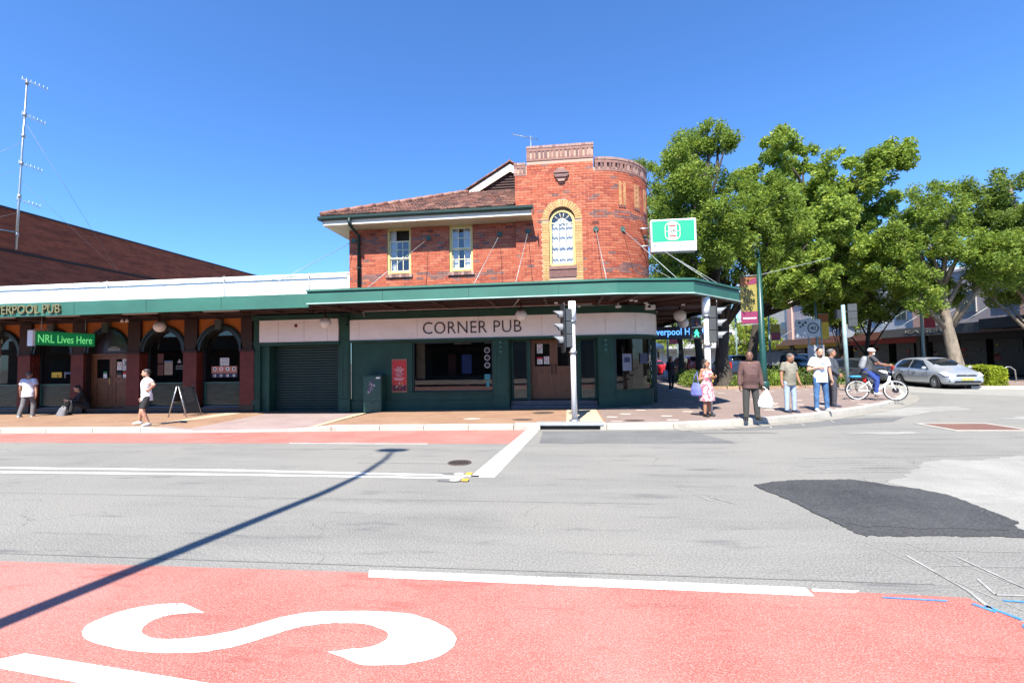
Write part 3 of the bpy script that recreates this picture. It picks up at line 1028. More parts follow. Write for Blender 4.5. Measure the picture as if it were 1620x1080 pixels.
# arched window
def arch_pts(r, cx, cz, y, z0, n=16):
    return [(cx + r, y, z0)] + [(cx + r * math.cos(math.pi * i / n), y, cz + r * math.sin(math.pi * i / n)) for i in range(n + 1)] + [(cx - r, y, z0)]
AW = B()
o_, i_ = arch_pts(.425, .03, 6.26, 14.98, 4.81), arch_pts(.345, .03, 6.26, 14.98, 4.88)
for a in range(len(o_) - 1):
    AW.prism([o_[a], o_[a + 1], i_[a + 1], i_[a]], (0, .08, 0))
AW.box(-.345, .405, 14.981, 15.06, 4.81, 4.88)
awf = AW.obj('window_frame', YEL, pub)
bar = B()
SW = MATS['white_sash_paint']
for z in (5.18, 5.55, 5.92, 6.24):
    bar.box(-.315, .375, 15.0, 15.03, z - .012 - (z == 5.55) * .012, z + .012 + (z == 5.55) * .012)
for x in (-.085, .145):
    bar.box(x - .011, x + .011, 15.001, 15.029, 4.88, 6.24)
for r_ in (.13,):
    q, q2 = arch_pts(r_ + .012, .03, 6.26, 15.002, 6.25), arch_pts(r_ - .012, .03, 6.26, 15.002, 6.25)
    for a in range(len(q) - 1):
        bar.prism([q[a], q[a + 1], q2[a + 1], q2[a]], (0, .026, 0))
for a in (.75, 1.35, 1.8, 2.4):
    c_, s_ = math.cos(a), math.sin(a)
    bar.tube([(.03 + .13 * c_, 15.015, 6.26 + .13 * s_), (.03 + .34 * c_, 15.015, 6.26 + .34 * s_)], .011, 6)
bar.obj('glazing_bar', SW, awf)
for j, (za, zb_) in enumerate(((4.88, 5.18), (5.18, 5.55), (5.55, 5.92), (5.92, 6.24))):
    for i, (xa, xb) in enumerate(((-.315, -.085), (-.085, .145), (.145, .375))):
        yy = 15.016 + rnd.uniform(-.003, .003)
        B().sheet([(xa, yy, za), (xb, yy + .002, za), (xb, yy, zb_), (xa, yy, zb_)]).obj('pane', GLASS_U, awf)
B().sheet([(p[0], 15.017, p[2]) for p in arch_pts(.345, .03, 6.26, 15, 6.25)]).obj('pane', GLASS_U, awf)
c = B()
for i in range(24):
    xa, xb = -.36 + i * .0325, -.36 + (i + 1) * .0325
    ya_, yb_ = 15.13 + .018 * math.sin(i * 1.9), 15.13 + .018 * math.sin((i + 1) * 1.9)
    top = 6.42 - .3 * (abs(i - 11.5) / 12) ** 2
    c.sheet([(xa, ya_, 4.82), (xb, yb_, 4.82), (xb, yb_, top), (xa, ya_, top)])
c.obj('curtain', CURTAIN, awf)
B().box(-.5, .56, 15.3, 16.4, 4.7, 6.9).obj('room', pm('pale_room', (.5, .5, .51), .9), awf)
# air vents in the brickwork
for x, y, z in ((-6.5, 15, 6.18), (-4.45, 15, 6.19), (-1.75, 15, 6.2), (-1.05, 14.9, 6.22), (1.12, 14.9, 6.18)):
    v_ = box('air_vent', x - .115, x + .115, y - .012, y + .04, z - .05, z + .05, BR[2], pub)
    for k in range(3):
        box('vent_slot', x - .1, x + .1, y - .016, y - .011, z - .036 + k * .026, z - .024 + k * .026, BLACKP, v_)

# --- tiled roof
roof = None
rb = B()
EZ, SL = 6.70, math.tan(R_(26.5))
def rz(y): return EZ - .03 + (y - 14.3) * SL
rb.sheet([(-8.0, 14.32, EZ - .03), (-1.5, 14.32, EZ - .03), (-1.5, 18.6, rz(18.6)), (-3.72, 18.6, rz(18.6))])
rb.sheet([(-8.0, 14.32, EZ - .03), (-3.72, 18.6, rz(18.6)), (-3.72, 25, rz(18.6)), (-8.0, 25, EZ - .03)])
rb.sheet([(-3.72, 18.6, rz(18.6)), (2.5, 18.6, rz(18.6)), (2.5, 25, rz(18.6)), (-3.72, 25, rz(18.6))])
TILE = [pm('terracotta_tile_a', (.21, .092, .066), .8, .35, 7, dirt=(.09, .06, .05), bmp=.2), pm('terracotta_tile_b', (.28, .145, .105), .8, .3, 7, dirt=(.12, .08, .07), bmp=.2), pm('terracotta_tile_c', (.125, .065, .052), .8, .3, 7, dirt=(.08, .06, .055), bmp=.2)]
roof = rb.obj('roof', TILE[2], pub)
TM = []
for m in TILE:
    b = B()
    for i in range(3):     # a Marseille tile: flat pan with two rolls
        pass
    b.box(-.116, .116, 0, .36, -.01, .022)
    b.tube([(-.10, 0, .02), (-.10, .36, .02)], .022, 6)
    b.tube([(.03, 0, .016), (.03, .36, .016)], .014, 6)
    bmesh.ops.recalc_face_normals(b.bm, faces=b.bm.faces)
    me = bpy.data.meshes.new('roof_tile')
    b.bm.to_mesh(me)
    me.materials.append(m)
    TM.append(me)
ang = math.atan(SL)
cnt = 0
extra = B()
for r in range(15):
    dy = r * .315 * math.cos(ang)
    y = 14.28 + dy
    xl = -8.0 + dy
    x = -1.62
    while x > xl + .02:
        M = Matrix.Translation((x, y, rz(y) + .036 + rnd.uniform(-.009, .012))) @ Matrix.Rotation(ang - .085 + rnd.uniform(-.02, .02), 4, 'X') @ Matrix.Rotation(rnd.uniform(-.02, .02), 4, 'Z')
        mi = rnd.choice([0, 0, 0, 1, 2, 2])
        if cnt < 300:
            o = bpy.data.objects.new('roof_tile', TM[mi])
            COL.objects.link(o)
            o.parent = roof
            o.matrix_local = M
        else:
            extra.box(-.118, .118, 0, .36, 0, .03, mi, M)
        cnt += 1
        x -= .242
if cnt > 300:
    extra.obj('roof_tiles', TILE, roof)['kind'] = 'stuff'
for i in range(13):        # hip capping tiles
    t0 = i * .33
    a = Vector((-8.02 + t0, 14.28 + t0, rz(14.28 + t0) + .06))
    b_ = a + Vector((.35, .35, .35 * SL + .012))
    B().tube([a, b_], [.085, .10], 8).obj('ridge_tile', TILE[1 if rnd.random() < .6 else 0], roof)
# gablet behind the tower
gx, gz, gy = -2.05, 9.86, 18.45
fz = rz(18.45)
B().prism([(gx - 1.75, gy + .12, fz - .02), (gx + 1.75, gy + .12, fz - .02), (gx, gy + .12, gz - .18)], (0, .1, 0)).obj('gable_louvre', pm('dark_louvre', (.06, .03, .025), .8), roof)
for k in range(8):
    z = fz + .05 + k * .11
    hw = 1.75 * (1 - (z - fz) / (gz - .18 - fz)) - .05
    if hw > .1:
        B().box(gx - hw, gx + hw, gy + .06, gy + .13, z, z + .05).obj('louvre_slat', MATS['dark_louvre'], roof)
for sx in (-1, 1):
    a, b_ = Vector((gx + sx * 1.95, gy, fz - .02)), Vector((gx, gy, gz))
    B().prism([a, b_, b_ - Vector((0, 0, .33)), a + Vector((-sx * .5, 0, -.02))], (0, -.05, 0)).obj('barge_board', OFFW, roof)
    B().prism([a + Vector((sx * .1, -.1, .0)), b_ + Vector((0, -.1, .05)), b_ + Vector((0, -.1, .11)), a + Vector((sx * .1, -.1, .07))], (0, 2.6, 0)).obj('gable_roof', TILE[2], roof)
    for i in range(7):
        p0 = a.lerp(b_, i / 7) + Vector((0, -.1, .08))
        p1 = a.lerp(b_, (i + 1) / 7 + .02) + Vector((0, -.1, .1))
        B().tube([p0, p1], [.032, .036], 7).obj('verge_tile', TILE[rnd.randrange(3)], roof)
# eaves
B().prism([(-7.95, 14.33, 6.36), (-.93, 14.33, 6.36), (-.93, 14.33, 6.53), (-7.95, 14.33, 6.53)], (0, .03, 0)).obj('fascia_board', OFFW, pub)
B().box(-7.92, -.93, 14.36, 15.0, 6.345, 6.36).obj('eave_soffit', pm('cream_soffit', (.66, .58, .44), .7, .1, 2, dirt=(.5, .4, .28)), pub)
B().box(-7.97, -7.94, 14.33, 25, 6.36, 6.53).obj('fascia_board', OFFW, pub)
B().box(-7.94, -7.36, 15.0, 25, 6.345, 6.36).obj('eave_soffit', MATS['cream_soffit'], pub)
def gutter(p, q):
    d = (Vector(q) - Vector(p))
    n = Vector((d.y, -d.x, 0)).normalized()
    b = B()
    prof = [(0, .0), (.09, .0), (.12, .045), (.125, .12), (.112, .12), (.105, .05), (.085, .012), (0.0, .012)]
    b.prism([Vector(p) + n * a + Vector((0, 0, h)) for a, h in prof], d)
    return b.obj('gutter', GREEN_D, pub)
gutter((-8.1, 14.33, 6.52), (-.86, 14.33, 6.52))
gutter((-7.97, 25, 6.52), (-7.97, 14.22, 6.52))
B().box(-.885, -.86, 14.21, 14.36, 6.36, 6.62).obj('gutter_end', GREEN_D, pub)
B().tube([(-7.0, 14.26, 6.55), (-7.0, 14.26, 6.36), (-7.0, 14.55, 6.25), (-6.98, 14.92, 6.14), (-6.98, 14.92, 3.6)], .052, 10).obj('downpipe', GREEN_D, pub)
for z in (5.9, 5.0, 4.3):
    B().lathe([(.062, -.02), (.062, .02)], (-6.98, 14.92, z), seg=12).obj('pipe_bracket', GREEN_D, pub)

# --- street awning
aw = B()
AF = [(-7.1, 11.9), (1.39, 11.9), (3.42, 12.25), (5.36, 14.45), (5.36, 48)]       # outer edge in plan
def offs(k, d):
    """outer edge pulled in by d"""
    x, y = AF[k]
    return [(-7.1, 11.9 + d), (1.39 - d * .09, 11.9 + d), (3.42 - d * .6, 12.25 + d * .9), (5.36 - d, 14.45 + d * .4), (5.36 - d, 48)][k]
inner = [(-7.1, 14.86), (1.5, 14.86), (2.6, 15.5), (3.2, 16.6), (3.2, 48)]
awr = B()
for k in range(4):
    a, b, c_, d_ = offs(k, .03), offs(k + 1, .03), inner[k + 1], inner[k]
    awr.prism([(a[0], a[1], 3.72), (b[0], b[1], 3.72), (c_[0], c_[1], 3.72), (d_[0], d_[1], 3.72)], (0, 0, .03))
awning = awr.obj('awning', GREEN_D, pub)
sof = B()
for k in range(4):
    a, b, c_, d_ = offs(k, .10), offs(k + 1, .10), inner[k + 1], inner[k]
    sof.prism([(a[0], a[1], 3.53), (b[0], b[1], 3.53), (c_[0], c_[1], 3.53), (d_[0], d_[1], 3.53)], (0, 0, .025))
sof.obj('soffit', SOFFIT, awning)
def band(name, d0, d1, z0, z1, mat, par, ks=range(4)):
    b = B()
    for k in ks:
        p = [offs(k, d0), offs(k + 1, d0), offs(k + 1, d1), offs(k, d1)]
        b.prism([(q[0], q[1], z0) for q in p], (0, 0, z1 - z0))
    return b.obj(name, mat, par)
band('fascia', .02, .06, 3.415, 3.70, GREEN_F, awning)
band('fascia_cap', -.02, .07, 3.735, 3.79, GREEN_F, awning)
band('fascia_gap', .04, .07, 3.70, 3.735, GREEN_D, awning)
band('bottom_trim', -.01, .07, 3.385, 3.412, pm('pale_green_trim', (.35, .48, .44), .4), awning)
for x in (-4.9, -2.5, -.1):
    B().box(x - .004, x + .004, 11.915, 11.925, 3.42, 3.698).obj('fascia_joint', GREEN_D, awning)
band('under_lip', .07, .14, 3.36, 3.53, GREEN_D, awning)
for i in range(6):
    x = -6.9 + i * 1.6
    B().box(x - .04, x + .04, 12.05, 14.8, 3.43, 3.528).obj('rafter', SOFFIT, awning)
for y in (12.7, 13.4, 14.1):
    B().box(-7.0, 1.4, y - .03, y + .03, 3.45, 3.529).obj('purlin', SOFFIT, awning)
for i in range(12):
    y = 15.6 + i * 2.2
    B().box(3.3, 5.2, y - .04, y + .04, 3.43, 3.528).obj('rafter', SOFFIT, awning)
for k, (a, b) in enumerate((((1.6, 14.6), (2.2, 12.2)), ((2.1, 14.9), (3.5, 12.6)), ((2.7, 15.3), (4.4, 13.6)), ((3.0, 16), (5.2, 14.7)))):
    d = (Vector((b[0], b[1], 0)) - Vector((a[0], a[1], 0)))
    n_ = Vector((-d.y, d.x, 0)).normalized() * .035
    pa, pb = Vector((a[0], a[1], 3.43)), Vector((b[0], b[1], 3.43))
    B().prism([pa - n_, pb - n_, pb + n_, pa + n_], (0, 0, .098)).obj('rafter', SOFFIT, awning)
CONDUIT = pm('pale_conduit', (.5, .45, .42), .5)
B().tube([(-6.7, 14.75, 3.30), (-6.68, 14.6, 3.40), (-6.5, 14.3, 3.42), (.9, 14.2, 3.42)], .014, 6).obj('conduit', CONDUIT, awning)
B().tube([(-7.0, 12.3, 3.42), (-6.6, 14.7, 3.33)], .016, 6).obj('brace_rod', SOFFIT, awning)
B().tube([(-1.6, 14.4, 3.42), (-1.2, 12.5, 3.42)], .014, 6).obj('conduit', CONDUIT, awning)
rl = rnd
for i in range(10):
    x, y = rl.uniform(-.5, 4.4), rl.uniform(13.2, 15.5)
    if x > 3: y = rl.uniform(15, 20)
    B().lathe([(.06, 0), (.05, -.04)], (x, y, 3.43), seg=10).obj('downlight', WHITE_M, awning)
# suspension rods with wall plates
PLATE = pm('green_cast_plate', (.02, .07, .055), .5)
rods = [((-7.19, 15, 5.98), (-8.7, 12.2, 3.86)), ((-4.51, 15, 5.95), (-5.45, 12.1, 3.79)), ((-2.05, 15, 5.96), (-2.4, 12.1, 3.79)), ((-1.09, 14.9, 5.99), (-1.25, 12.1, 3.79)), ((1.12, 14.9, 5.95), (1.16, 12.1, 3.79))]
p, a = tower(LT + .95)
rods.append(((p.x, p.y, 5.96), (3.05, 12.4, 3.79)))
p, a = tower(LT + 2.1)
rods.append(((p.x, p.y, 5.85), (4.25, 13.4, 3.79)))
p, a = tower(LT + 2.7)
rods.append(((p.x, p.y, 5.85), (5.0, 14.5, 3.79)))
rods.append(((3.12, 18.5, 5.6), (5.2, 17.0, 3.79)))
for i, (a, b) in enumerate(rods):
    a, b = Vector(a), Vector(b)
    d = (b - a).normalized()
    B().lathe([(.09, -.015), (.085, .02), (.04, .05)], a + Vector((0, -.02, 0)), 'Y', 8).obj('rod_plate', PLATE, pub)
    B().tube([a + d * .02, b], .009, 6).obj('tie_rod', STAY, pub)
for i, x in enumerate((-7.02, -4.4, -1.92, -.98)):
    pass
# ------------------------------------------------------------------ green shopfront of the corner pub
SH = [(-10.87, 15.0), (1.62, 15.0)]
def curve(s, off=0., x0=1.5, r=1.75, y0=14.85):
    """street-level skin: flat to x0 then a quarter round; s counted from x = 0"""
    if s <= x0: return Vector((s, y0 - off, 0)), 0.
    a = (s - x0) / r
    if a > math.pi / 2:
        return Vector((x0 + r + off, y0 + r + (a - math.pi / 2) * r, 0)), math.pi / 2
    return Vector((x0 + (r + off) * math.sin(a), y0 + r - (r + off) * math.cos(a), 0)), a
SEND = 1.5 + 1.75 * math.pi / 2
def rwall(b, s0, s1, z0, z1, o0, o1, step=.16, mi=0):
    n = max(1, int(math.ceil((s1 - s0) / step)))
    if s1 <= 1.5: n = 1
    for i in range(n):
        a, c = s0 + (s1 - s0) * i / n, s0 + (s1 - s0) * (i + 1) / n
        p = [curve(a, o0)[0], curve(c, o0)[0], curve(c, o1)[0], curve(a, o1)[0]]
        b.prism([q + Vector((0, 0, z0)) for q in p], (0, 0, z1 - z0), mi)
    return b
G0 = .02
b = B()
b.box(-7.3, -5.13, 15.0, 15.2, G0, 2.5)                     # plain wall with the poster
b.box(-5.13, -2.35, 15.0, 15.2, G0, .70)                    # under the window
b.box(-5.13, -2.35, 15.0, 15.2, 2.405, 2.5)
b.box(-2.35, -1.8, 15.0, 15.2, G0, 2.5)
b.box(1.08, 1.62, 15.0, 15.2, G0, 2.5)
b.box(-1.8, -1.78, 15.2, 15.75, G0, 2.5)
b.box(1.06, 1.08, 15.2, 15.75, G0, 2.5)
b.box(-1.8, 1.08, 15.2, 15.75, 2.42, 2.5)
shop = b.obj('shopfront', GREEN, pub)
rwall(B(), 1.62, SEND + .3, G0, .68, -.15, -.35).obj('stall_riser', GREEN, shop)
rwall(B(), 1.62, SEND + .3, .68, .72, -.11, -.35).obj('sill', GREEN, shop)
B().box(-7.3, -1.8, 14.955, 15.0, G0, .42).obj('plinth', GREEN, shop)
B().box(1.08, 1.62, 14.955, 15.0, G0, .42).obj('plinth', GREEN, shop)
B().box(-5.2, -2.3, 14.93, 15.0, .66, .705).obj('sill', GREEN, shop)
# solid side wall up the side street
B().box(3.05, 3.25, 16.6, 48, G0, 3.6).obj('side_wall', GREEN_D, pub)
B().box(3.0, 3.2, 18, 48, 3.6, 6.6).obj('side_wall', MORTAR, pub)
B().box(-7.06, 3.0, 22, 48, 0, 6.3).obj('rear_wall', DARKIN, pub)
for y0 in (18.4, 21.4, 24.6, 28, 31.5):
    B().box(3.25, 3.27, y0, y0 + 2.2, .7, 2.4).obj('side_window', GLASS, pub)
# pilasters
def pilaster(x0, x1, y0=14.90):
    bb = B()
    bb.box(x0, x1, y0, 15.0, G0, 3.36)
    o = bb.obj('pilaster', GREEN, shop)
    bb = B()
    w_ = x1 - x0
    for (a, c_, z0, z1) in ((.06, .10, .55, 2.2), (w_ - .10, w_ - .06, .55, 2.2)):
        bb.box(x0 + a, x0 + c_, y0 - .015, y0 + .001, z0, z1)
    bb.box(x0 + .10, x0 + w_ - .10, y0 - .015, y0 + .001, 2.16, 2.2).box(x0 + .10, x0 + w_ - .10, y0 - .015, y0 + .001, .55, .59)
    bb.obj('panel_moulding', GREEN, o)
    box('base', x0 - .02, x1 + .02, y0 - .03, 15.0, G0 + .001, .5, GREEN, o)
    box('capital', x0 - .02, x1 + .02, y0 - .03, 15.0, 2.44, 2.5, GREEN, o)
    return o
pilaster(-7.66, -7.31)
pilaster(-10.87, -10.62)
pilaster(-2.32, -1.82)
pilaster(1.10, 1.58)
for x in (-2.07, 1.34):
    for z in (2.02, 2.18, 2.33):
        B().lathe([(.05, -.02), (.05, .01), (.02, .03)], (x, 14.87, z), 'Y', 12).obj('rosette', GREEN_F, shop)
B().prism([(-7.48 - .17, 14.72, 3.32), (-7.48 + .17, 14.72, 3.32), (-7.48 + .12, 14.72, 3.02), (-7.48 - .12, 14.72, 3.02)], (0, .2, 0)).obj('pilaster_cap', GREEN, shop)
# cream sign boards
B().box(-10.62, -7.70, 14.86, 14.95, 2.50, 3.27).obj('sign_board', CREAM, pub)
for x in (-9.9, -8.95, -8.1):
    B().box(x - .003, x + .003, 14.857, 14.861, 2.52, 3.25).obj('board_joint', pm('joint_grey', (.3, .25, .24), .8), pub)
B().lathe([(.05, -.03), (.06, 0), (.03, .02)], (-9.25, 14.86, 3.06), 'Y', 12).obj('alarm_sounder', pm('red_plastic', (.2, .02, .015), .5), pub)
B().box(-10.62, -7.66, 14.84, 15.0, 2.38, 2.49).obj('transom', GREEN, pub)
B().box(-10.87, -7.3, 14.80, 15.0, 3.28, 3.44).obj('cornice', GREEN, pub)
sb = rwall(B(), -7.28, SEND + .25, 2.50, 3.20, .0, -.12, .2).obj('sign_board', CREAM, pub)
rwall(B(), -7.28, SEND + .3, 3.205, 3.44, .02, -.12, .2).obj('cornice', GREEN, pub)
rwall(B(), -7.28, SEND + .3, 2.42, 2.495, .03, -.14, .2).obj('transom', GREEN, pub)
JG = MATS['joint_grey']
for s in (-6.95, -4.9, -2.8, -.7, 1.35, 2.35, 3.6):
    p, a = curve(s, .002)
    o = B().box(-.003, .003, -.002, .002, 2.52, 3.18).obj('board_joint', JG, sb, world=False)
    o.location, o.rotation_euler = p, (0, 0, a)
DKL = pm('dark_brown_letters', (.045, .025, .02), .5)
text('CORNER PUB', 3.33, .40, DKL, (-3.03, 14.842, 2.855), sb, depth=.012, bold=-.006, space=1.05)
B().box(-10.87, -7.3, 15.02, 15.29, 2.46, 3.66).obj('bulkhead', GREEN_D, pub)
# roller shutter: separate slats between guides
B().box(-10.62, -10.43, 15.0, 15.36, G0, 2.38).obj('shutter_frame', GREEN, pub)
B().box(-10.425, -10.30, 14.95, 15.36, G0, 2.38).obj('shutter_guide', GREEN, pub)
B().box(-7.78, -7.62, 15.0, 15.36, G0, 2.38).obj('shutter_guide', GREEN, pub)
SHUT = pm('dark_green_shutter_slat', (.009, .032, .026), .5, .15, 2)
sh = B().box(-10.30, -7.78, 15.30, 15.34, G0, 2.42).obj('roller_shutter', GREEN_D, pub)
nsl = 25
me = None
for k in range(nsl):
    z = .06 + k * .094
    if me is None:
        bb = B()
        prof = [(15.30, 0), (15.275, .008), (15.262, .03), (15.262, .058), (15.275, .08), (15.30, .088)]
        bb.prism([(-10.29, y, h) for y, h in prof], (2.5, 0, 0))
        bmesh.ops.recalc_face_normals(bb.bm, faces=bb.bm.faces)
        me = bpy.data.meshes.new('slat')
        bb.bm.to_mesh(me)
        me.materials.append(SHUT)
    o = bpy.data.objects.new('slat', me)
    COL.objects.link(o)
    o.parent = sh
    o.location = (0, 0, z)
B().box(-10.3, -7.78, 15.24, 15.3, .04, .075).obj('bottom_rail', GREEN_D, sh)
# big shop window
def glazing(name, x0, x1, z0, z1, y, par, t=.05, mat=GREEN_D):
    f = B()
    f.box(x0, x0 + t, y - .03, y + .05, z0, z1).box(x1 - t, x1, y - .03, y + .05, z0, z1)
    f.box(x0 + t, x1 - t, y - .03, y + .05, z1 - t, z1).box(x0 + t, x1 - t, y - .03, y + .05, z0, z0 + t)
    o = f.obj(name, mat, par)
    B().sheet([(x0 + t, y + .01, z0 + t), (x1 - t, y + .01, z0 + t), (x1 - t, y + .01, z1 - t), (x0 + t, y + .01, z1 - t)]).obj('pane', GLASS, o)
    return o
sw = glazing('shop_window', -5.13, -2.35, .705, 2.405, 15.08, pub)
# bar room behind the glass
rm = B()
rm.box(-7.0, 2.4, 18.0, 18.1, 0, 3.4).box(-7.1, -7.0, 15.4, 18, 0, 3.4).box(2.4, 2.5, 17.2, 18, 0, 3.4).box(-7, 2.4, 15.4, 18, 3.3, 3.4).box(-7, 2.4, 15.8, 18, .02, .1)
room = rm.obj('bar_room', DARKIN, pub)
B().box(-5.0, -2.4, 15.35, 15.75, .75, .80).obj('window_shelf', pm('dark_timber', (.06, .03, .018), .5), room)
B().box(-5.08, -4.78, 15.3, 15.34, 1.15, 2.36).obj('blind', pm('tan_blind', (.24, .17, .11), .8), room)
B().box(-3.55, -3.2, 15.6, 15.64, 1.3, 1.95).obj('poster', pm('blue_print', (.03, .06, .25), .7), room)
B().box(-4.3, -4.0, 16.6, 16.7, 1.2, 2.0).obj('panel', pm('dull_red', (.10, .02, .02), .7), room)
for i, x in enumerate((-5.6, -4.4, -3.1, .8)):
    B().lathe([(.2, .1), (.03, .13), (.03, .8), (.3, .82), (.3, .86)], (x, 16.5, 0), seg=14).obj('bar_table', MATS['dark_timber'], room)
B().box(-6.5, 2, 17.2, 17.6, .1, 1.15).obj('bar_counter', MATS['dark_timber'], room)
for x in (-3.8, -2.7):
    B().box(x, x + .6, 15.5, 15.53, 2.33, 2.35).obj('light_tube', pm('pale_tube', (.7, .7, .65), .4), room)
LG = pm('pale_sticker', (.35, .36, .36), .7)
for z in (2.08, 1.83, 1.58):
    B().lathe([(.1, -.002), (.1, .002)], (-2.56, 15.084, z), 'Y', 16).obj('window_sticker', LG, sw)
    B().lathe([(.07, -.004), (.07, -.002)], (-2.56, 15.084, z), 'Y', 16).obj('window_sticker', INK, sw)
B().box(-2.66, -2.46, 15.08, 15.086, 1.1, 1.28).obj('window_sticker', pm('teal_print', (.04, .25, .28), .6), sw)
B().box(-2.6, -2.5, 15.08, 15.086, .85, 1.06).obj('window_sticker', MATS['teal_print'], sw)
# recessed entrance
B().box(-1.78, 1.06, 14.95, 15.75, .1, .24).obj('step', pm('dark_step_stone', (.09, .085, .09), .6), pub)
B().box(-1.78, 1.06, 15.12, 15.75, .24, .38).obj('step', MATS['dark_step_stone'], pub)
for (x0, x1) in ((-1.76, -1.2), (.5, 1.05)):
    o = glazing('sidelight', x0, x1, .40, 2.42, 15.30, pub, .06, GREEN)
    B().box(x0 + .06, x1 - .06, 15.33, 15.34, .46, 2.36).obj('backing', pm('dark_blue_panel', (.01, .012, .02), .3), o)
B().box(-1.2, -1.12, 15.22, 15.6, .38, 2.42).box(.42, .5, 15.22, 15.6, .38, 2.42).obj('door_jamb', GREEN, pub)
def leaf(x0, x1, y, z0, z1, par, hside, glassmat=GLASS, zmid=.53):
    zm = z0 + (z1 - z0) * zmid
    t = .13
    f = B()
    f.box(x0, x0 + t, y, y + .045, z0, z1).box(x1 - t, x1, y, y + .045, z0, z1)
    f.box(x0 + t, x1 - t, y, y + .045, z1 - t, z1).box(x0 + t, x1 - t, y, y + .045, z0, z0 + .18).box(x0 + t, x1 - t, y, y + .045, zm - .09, zm + .05)
    f.box(x0 + t, x1 - t, y + .015, y + .03, z0 + .18, zm - .09)
    d = f.obj('door', WOOD, par)
    B().box(x0 + t + .07, x1 - t - .07, y + .003, y + .016, z0 + .26, zm - .17).obj('raised_panel', WOOD, d, bevel=.005)
    B().sheet([(x0 + t, y + .02, zm + .05), (x1 - t, y + .02, zm + .05), (x1 - t, y + .02, z1 - t), (x0 + t, y + .02, z1 - t)]).obj('pane', glassmat, d)
    hx = x0 + t * .5 if hside < 0 else x1 - t * .5
    B().tube([(hx, y, zm - .22), (hx, y - .055, zm - .20), (hx, y - .055, zm + .10), (hx, y, zm + .12)], .014, 8).obj('handle', INK if par is pub else pm('brass', (.5, .35, .12), .3, metal=1), d)
    return d
dl = leaf(-1.12, -.35, 15.5, .40, 2.40, pub, 1)
dr_ = leaf(-.345, .42, 15.5, .40, 2.40, pub, -1)
B().box(-1.1, .4, 15.7, 15.74, .4, 2.4).obj('lobby_backing', DARKIN, pub)
def notice(x0, x1, z0, z1, y, par, col, head=None, lines=4, circle=False):
    o = B().box(x0, x1, y, y + .004, z0, z1).obj('notice', col, par)
    w_, h_ = x1 - x0, z1 - z0
    if head is not None:
        B().box(x0, x1, y - .002, y, z1 - h_ * .3, z1).obj('printed_heading', head, o)
    if circle:
        bb = B()
        bb.lathe([(w_ * .36, -.003), (w_ * .36, 0), (w_ * .27, 0), (w_ * .27, -.003), (w_ * .36, -.003)], ((x0 + x1) / 2, y, z1 - w_ * .5), 'Y', 16)
        bb.obj('printed_symbol', REDP if head is None else head, o)
    for k in range(lines):
        z = z0 + h_ * (.08 + .5 * k / max(1, lines))
        B().box(x0 + w_ * .15, x1 - w_ * (.15 + .2 * rnd.random()), y - .002, y, z, z + h_ * .035).obj('printed_line', INK, o)
    return o
notice(-.91, -.72, 1.95, 2.26, 15.508, dl, PAPER, None, 3, True)
notice(-.91, -.73, 1.58, 1.82, 15.508, dl, PAPER, REDP, 3)
notice(-.68, -.50, 1.58, 1.84, 15.508, dl, PAPER, None, 3, True)
# curved corner window
cwin = rwall(B(), 1.62, 1.70, .72, 2.42, -.15, -.24).obj('corner_window', GREEN_D, pub)
rwall(B(), SEND - .22, SEND + .3, .72, 2.42, -.14, -.26).obj('corner_post', GREEN, cwin)
rwall(B(), 1.70, SEND - .22, 2.36, 2.42, -.15, -.24).obj('head', GREEN_D, cwin)
gb = B()
N = 10
gp = [curve(1.70 + (SEND - 1.92) * i / N, -.19)[0] for i in range(N + 1)]
for a, c_ in zip(gp, gp[1:]):
    gb.sheet([(a.x, a.y, .72), (c_.x, c_.y, .72), (c_.x, c_.y, 2.36), (a.x, a.y, 2.36)])
gb.obj('pane', GLASS, cwin)
def on_curve(s, z, w_, h_, mat, name, off=-.175):
    p, a = curve(s, off)
    o = B().box(-w_ / 2, w_ / 2, -.003, .003, -h_ / 2, h_ / 2).obj(name, mat, cwin, world=False)
    o.location, o.rotation_euler = (p.x, p.y, z), (0, 0, a)
    return o
on_curve(2.1, 1.6, .32, .55, pm('faded_print', (.20, .21, .25), .7), 'window_poster')
on_curve(2.1, 1.68, .2, .16, pm('dark_print', (.03, .04, .09), .7), 'window_poster', -.168)
on_curve(2.9, 1.72, .42, .34, pm('blue_grey_print', (.05, .06, .10), .7), 'window_poster')
for z in (2.1, 1.55, 1.35, 1.1):
    on_curve(3.55, z, .1, .13, LG, 'window_sticker')
# security camera on the corner cornice
cm = empty('security_camera', (2.75, 14.9, 3.33), 'white security camera on the cornice above the curved cream sign', 'camera')
B().box(2.62, 2.92, 14.78, 14.98, 3.27, 3.42).obj('housing', WHITE_M, cm, bevel=.02)
B().lathe([(.045, -.03), (.045, 0)], (2.72, 14.78, 3.35), 'Y', 12).obj('lens', BLACKP, cm)
fl = empty('floodlight', (1.75, 14.8, 3.38), 'small white floodlight under the awning edge near the corner', 'light fitting')
B().box(1.66, 1.84, 14.66, 14.78, 3.34, 3.41).obj('head', WHITE_M, fl, bevel=.01)
B().box(1.73, 1.77, 14.7, 14.8, 3.41, 3.53).obj('bracket', WHITE_M, fl)
